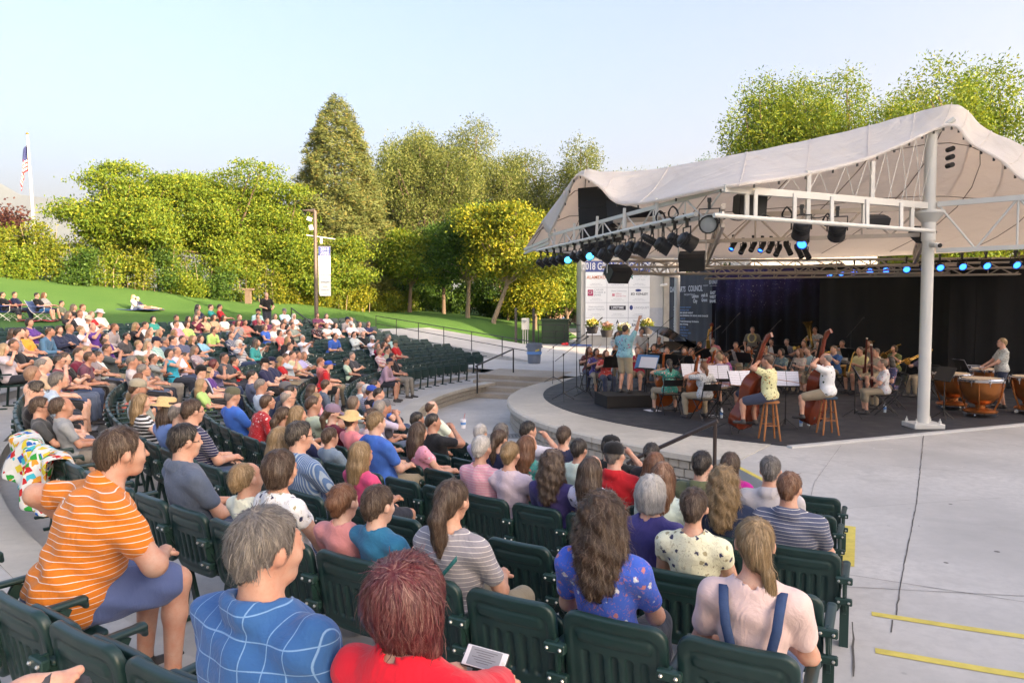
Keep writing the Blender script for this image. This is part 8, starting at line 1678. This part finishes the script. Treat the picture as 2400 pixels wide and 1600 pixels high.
for (u,Y,pose,top,h,s,sx,ds,kw,ch) in ((15,29.6,'camp',(.012,.012,.014),'d','n','f','person in black clothes sitting in a camp chair at the lawn edge',dict(legs='capri'),('blue',(.02,.06,.25),'blue camp chair under the person in black')),(43,30.2,'camp',(.015,.02,.06),'d','s','m','child in navy T-shirt in a red camp chair on the lawn',dict(legs='long',pants=(.04,.06,.12)),('red',(.30,.02,.03),'red camp chair on the lawn')),(95,29.9,'camp',(.012,.012,.013),'d','s','m','person in black printed T-shirt and blue shorts in a camp chair on the lawn',dict(pants=(.02,.10,.25)),('bluewhite',(.10,.16,.34),'blue and white camp chair on the lawn')),(112,30.6,'camp',(.40,.40,.38),'a','l','f','person in grey top holding papers on the lawn',{},('red',(.30,.02,.03),'red camp chair half hidden beside the papers')),(146,30.8,'ground',(.16,.18,.12),'d','s','m','person in olive shirt sitting cross-legged on the grass',dict(legs='long',pants=(.10,.14,.20)),None),(314,39,'ground',(.62,.60,.58),'y','l','f','person in white top and sunglasses sitting on a blue blanket',dict(legs='long',pants=(.10,.14,.20)),None),(336,39.4,'recline',(.015,.02,.05),'d','s','m','person in navy T-shirt and cap lying on the blue blanket',dict(hat='cap',pants=(.20,.13,.09)),None),
  (182,25.2,'camp',(.014,.014,.015),'b','l','f','person in black T-shirt at the top edge of the seats by the grass',{},None),(203,25.6,'camp',(.62,.62,.62),'a','s','m','person in white T-shirt at the top edge of the seats by the grass',{},None),(625,31.5,'stand',(.014,.014,.015),'g','t','m','person in black printed T-shirt standing at the top of the stairs',{},None),(502,28.6,'camp',(.02,.30,.28),'b','s','m','person in teal T-shirt sitting on the lawn edge',{},None),(523,28.6,'camp',(.42,.02,.025),'d','s','m','person in bright red T-shirt sitting on the lawn edge',{},None),(472,28.4,'camp',(.018,.024,.065),'d','l','f','person in navy top sitting on the lawn edge beside the teal T-shirt',{},None)):
    p=at(u,720,Y); z=gz(p.x,Y) if pose!='stand' else 1.35
    if 182<=u<=525 and pose=='camp': z=1.36
    lawn_person(p.x,Y,z,pose,top,h,s,sx,ds,(.95,.12) if pose!='stand' else (.6,-.8),**kw)
    if ch: camp_chair(p.x,Y,z,(.95,.12),ch[:2],ch[2])
p=at(322,728,39.2); o=MB().grid([[(a,b,.03+.02*math.sin(a*5+b*3)) for a in np.linspace(-1.3,1.2,8)] for b in np.linspace(-.7,.7,5)]).build('blanket',plain('blue_blanket',(.03,.06,.22),.9,var=.2),None,loc=(p.x-.1,39.2,gz(p.x,39.2)+.02)); o.modifiers.new('thick','SOLIDIFY').thickness=.02; tag(o,'dark blue blanket spread on the grass under the couple','blanket')
p=at(100,750,30); o=MB().grid([[(a,b,.04+.03*math.sin(a*9+b*5)) for a in np.linspace(-.6,.6,8)] for b in np.linspace(-.4,.4,5)]).build('blanket',plain('red_blanket',(.34,.03,.05),.9,var=.3),None,loc=(p.x+.2,29.4,gz(p.x,29.4)+.03)); o.modifiers.new('thick','SOLIDIFY').thickness=.02; tag(o,'crumpled red and blue blanket on the grass by the camp chairs','blanket')
# --- foreground belongings
# bright fleece blanket over two seat backs
def patch_mat():
    m,nt,b=base('fleece_print',.95,0,.1); g=coord(nt); v=node(nt,'ShaderNodeTexVoronoi',distance='CHEBYCHEV'); v.inputs['Scale'].default_value=15; nt.links.new(mapped(nt,g,(1,1,1),(.3,.5,.4)),v.inputs['Vector']); sx=nt.nodes.new('ShaderNodeSeparateColor'); nt.links.new(v.outputs['Color'],sx.inputs[0])
    k=ramp(nt,sx.outputs[0],[(0,(.66,.66,.62)),(.18,(.03,.30,.05)),(.36,(.70,.30,.04)),(.46,(.66,.66,.62)),(.54,(.50,.03,.03)),(.68,(.02,.12,.42)),(.78,(.62,.50,.05)),(.9,(.05,.42,.50))],'CONSTANT'); e=ramp(nt,v.outputs['Distance'],[(0,0),(1,0)],'CONSTANT'); w=ramp(nt,v.outputs['Distance'],[(0,0),(.44,0),(.46,1)],'CONSTANT'); nt.links.new(mix(nt,w,k,(.62,.62,.58)),b.inputs['Base Color']); bump(nt,b,noise(nt,g,30,3),.5,.01); return m
c0,pt=sgrid(5); P=[]
for i in range(30):
    s=i/29; th=c0+pt*(-9.6-3.3*s); row=[]
    for j in range(17):
        q=j/16; over=(q-.35); drop=.80*max(0,over)*(1-.45*s) if over>0 else .62*-over; rr=ROW_R[5]+(.03+.06*math.sin(s*15+q*5)+.05*math.sin(s*31)+.04*q if over>0 else -.03-.05*math.sin(s*9)); x,y,z=pol(rr+(.12*over if over>0 else .2*over),th+.25*math.sin(q*6+s*9),ROW_Z[5]+.86-drop+.012*math.sin(s*22)); row.append((x,y,z))
    P.append(row)
o=MB().grid(P).build('blanket',patch_mat(),None,smooth='all'); o.modifiers.new('thick','SOLIDIFY').thickness=.02; o.modifiers.new('soft','SUBSURF').render_levels=1; tag(o,'colourful patchwork fleece blanket draped over two seat backs','blanket')
# phone in the hand of the sitter in bright red
rp=[p for p in people if p['top']=='red2'][0]; rw=Matrix.Translation(rp['obj'].location)@Matrix.Rotation(rp['obj'].rotation_euler.z,4,'Z'); wr=rw@((Vector(rp['V']['J']['wr0'])+Vector(rp['V']['J']['wr1']))*.5*.95); 
ph=empty('phone',(0,0,0)); pc_=wr+rw.to_3x3()@Vector((.0,.10,.035)); ph.matrix_world=Matrix.Translation(pc_)@rw.to_3x3().to_4x4()@Euler((R(38),R(6),R(8))).to_matrix().to_4x4(); tag(ph,'white phone with a grey text screen held by the sitter in bright red','phone'); MB().box((0,0,0),(.155,.078,.009),0,None,.004).build('case',BLACKM,ph); MB().box((0,0,.0045),(.148,.071,.003),0,None,.0015).build('front',plain('phone_white',(.7,.7,.72),.25,var=0),ph); MB().box((-.002,0,.0062),(.112,.064,.001)).build('screen',plain('phone_screen',(.28,.29,.31),.2,var=0),ph); MB().lathe([(.0045,0),(.006,0),(.006,.0008),(.0045,.0008)],12,0,(.065,0,.0061)).build('home_button',STEEL,ph)
for i in range(6): MB().box((-.004,.022-.008*i,.0069),(.085-.02*(i%3),.0022,.0004)).build('lettering',plain('text_grey',(.10,.10,.12),.5,var=0),ph)
# denim straps of the sitter with the braid
dp=[p for p in people if p['pat']=='dung'][0]; t=dp['V']['J']['t']
for s in (-1,1):
    P=[]
    for q in np.linspace(0,1,9):
        c=np.array([s*(.118-.075*q),-.135+.02*math.sin(q*3.1)-.012,.452-.36*q]); 
        if q<.15: c=c+np.array([0,.10*(1-q/.15),.035])
        P.append([tuple(t(*(c+np.array([a,-.006,0])))) for a in (-.02,0,.02)])
    o=MB().grid(P).build('strap',plain('denim_blue',(.035,.07,.17),.9,var=.25,scale=40,bmp=.3),dp['obj'],smooth='all'); o.modifiers.new('thick','SOLIDIFY').thickness=.008
# crossbody strap of the striped sitter
bp=[p for p in people if 'big' in p['opt']][0]; t=bp['V']['J']['t']; P=[]
for q in np.linspace(0,1,10): P.append([tuple(t(.13-.27*q,-.150-.012*math.sin(q*3.1),.44-.30*q+a)) for a in (-.014,.014)])
o=MB().grid(P).build('bag_strap',plain('teal_strap',(.015,.13,.13),.7),bp['obj'],smooth='all'); o.modifiers.new('thick','SOLIDIFY').thickness=.008
# paper cup of the sitter in white near the pit
cp=[p for p in people if p['k']==0 and p['style']=='t' and p['top']=='white' and p['hair']=='b'][0]; x,y,z=cp['obj'].location; w=Matrix.Rotation(cp['obj'].rotation_euler.z,3,'Z')@Vector((.30,.28,.86)); e=empty('paper_cup',(x+w.x,y+w.y,z+w.z)); tag(e,'white printed paper cup with a straw held beside the pit','cup'); MB().lathe([(.001,0),(.034,0),(.046,.14),(.043,.14)],14).build('cup',PAPER,e,smooth=True); MB().lathe([(.040,.06),(.043,.10)],14).build('print',LABB,e); MB().tube([(0,0,.1),(.03,.0,.24)],.004,5).build('straw',plain('straw_red',(.5,.1,.1),.5),e)
# sandalled foot resting on the seat back at the lower corner
SAN=plain('sandal_grey',(.055,.055,.062),.7,var=.15)
ft=empty('sandal_foot',at(75,1636,1.75)); ft.name='person'; tag(ft,'person out of view with a grey slide sandal resting on a green seat back','person')
F=Field(.006); F.cap((-.13,0,.02),(.0,0,.02),.038,.036,k=.03); F.cap((-.0,0,.018),(.055,.012,.012),.036,.028,k=.03)
for i,(a,b,r) in enumerate(((.105,.034,.013),(.10,.012,.0105),(.092,-.006,.0095),(.082,-.022,.009),(.070,-.036,.0085))): F.cap((.05,b*.8,.012),(a,b,.010),r*1.05,r,k=.008)
F.cap((-.13,0,.02),(-.28,-.02,.13),.04,.045,k=.03); Pv,Qv,_=F.grid().net(); b=obj('foot',npmesh('foot',Pv,Qv,[SKIN]),ft,color=SK[0]); mb=MB()
out=[(-.17,.0),(-.15,.038),(-.05,.044),(.05,.052),(.10,.048),(.125,.02),(.12,-.012),(.09,-.042),(.0,-.045),(-.1,-.040),(-.15,-.034)]; mb.prism(out[::-1],-.032,-.010); mb.build('sole',SAN,ft); o=MB().grid([[(x,.047*math.cos(a),-.012+(.066-.12*(x+.03))*math.sin(a)) for a in np.linspace(0,math.pi,11)] for x in (-.03,.0,.03,.055)]).build('strap',SAN,ft,smooth='all'); o.modifiers.new('thick','SOLIDIFY').thickness=.006
ft.rotation_euler=(R(12),R(-14),R(18))
# lettering becomes meshes
bpy.context.view_layer.update(); dg=bpy.context.evaluated_depsgraph_get()
for o in [o for o in S.objects if o.type=='FONT']:
    me=D.meshes.new_from_object(o.evaluated_get(dg)); q=D.objects.new('lettering',me); COL.objects.link(q); q.parent=o.parent; q.matrix_local=o.matrix_local.copy(); 
    if not me.materials: me.materials.append(o.data.materials[0])
    D.objects.remove(o)
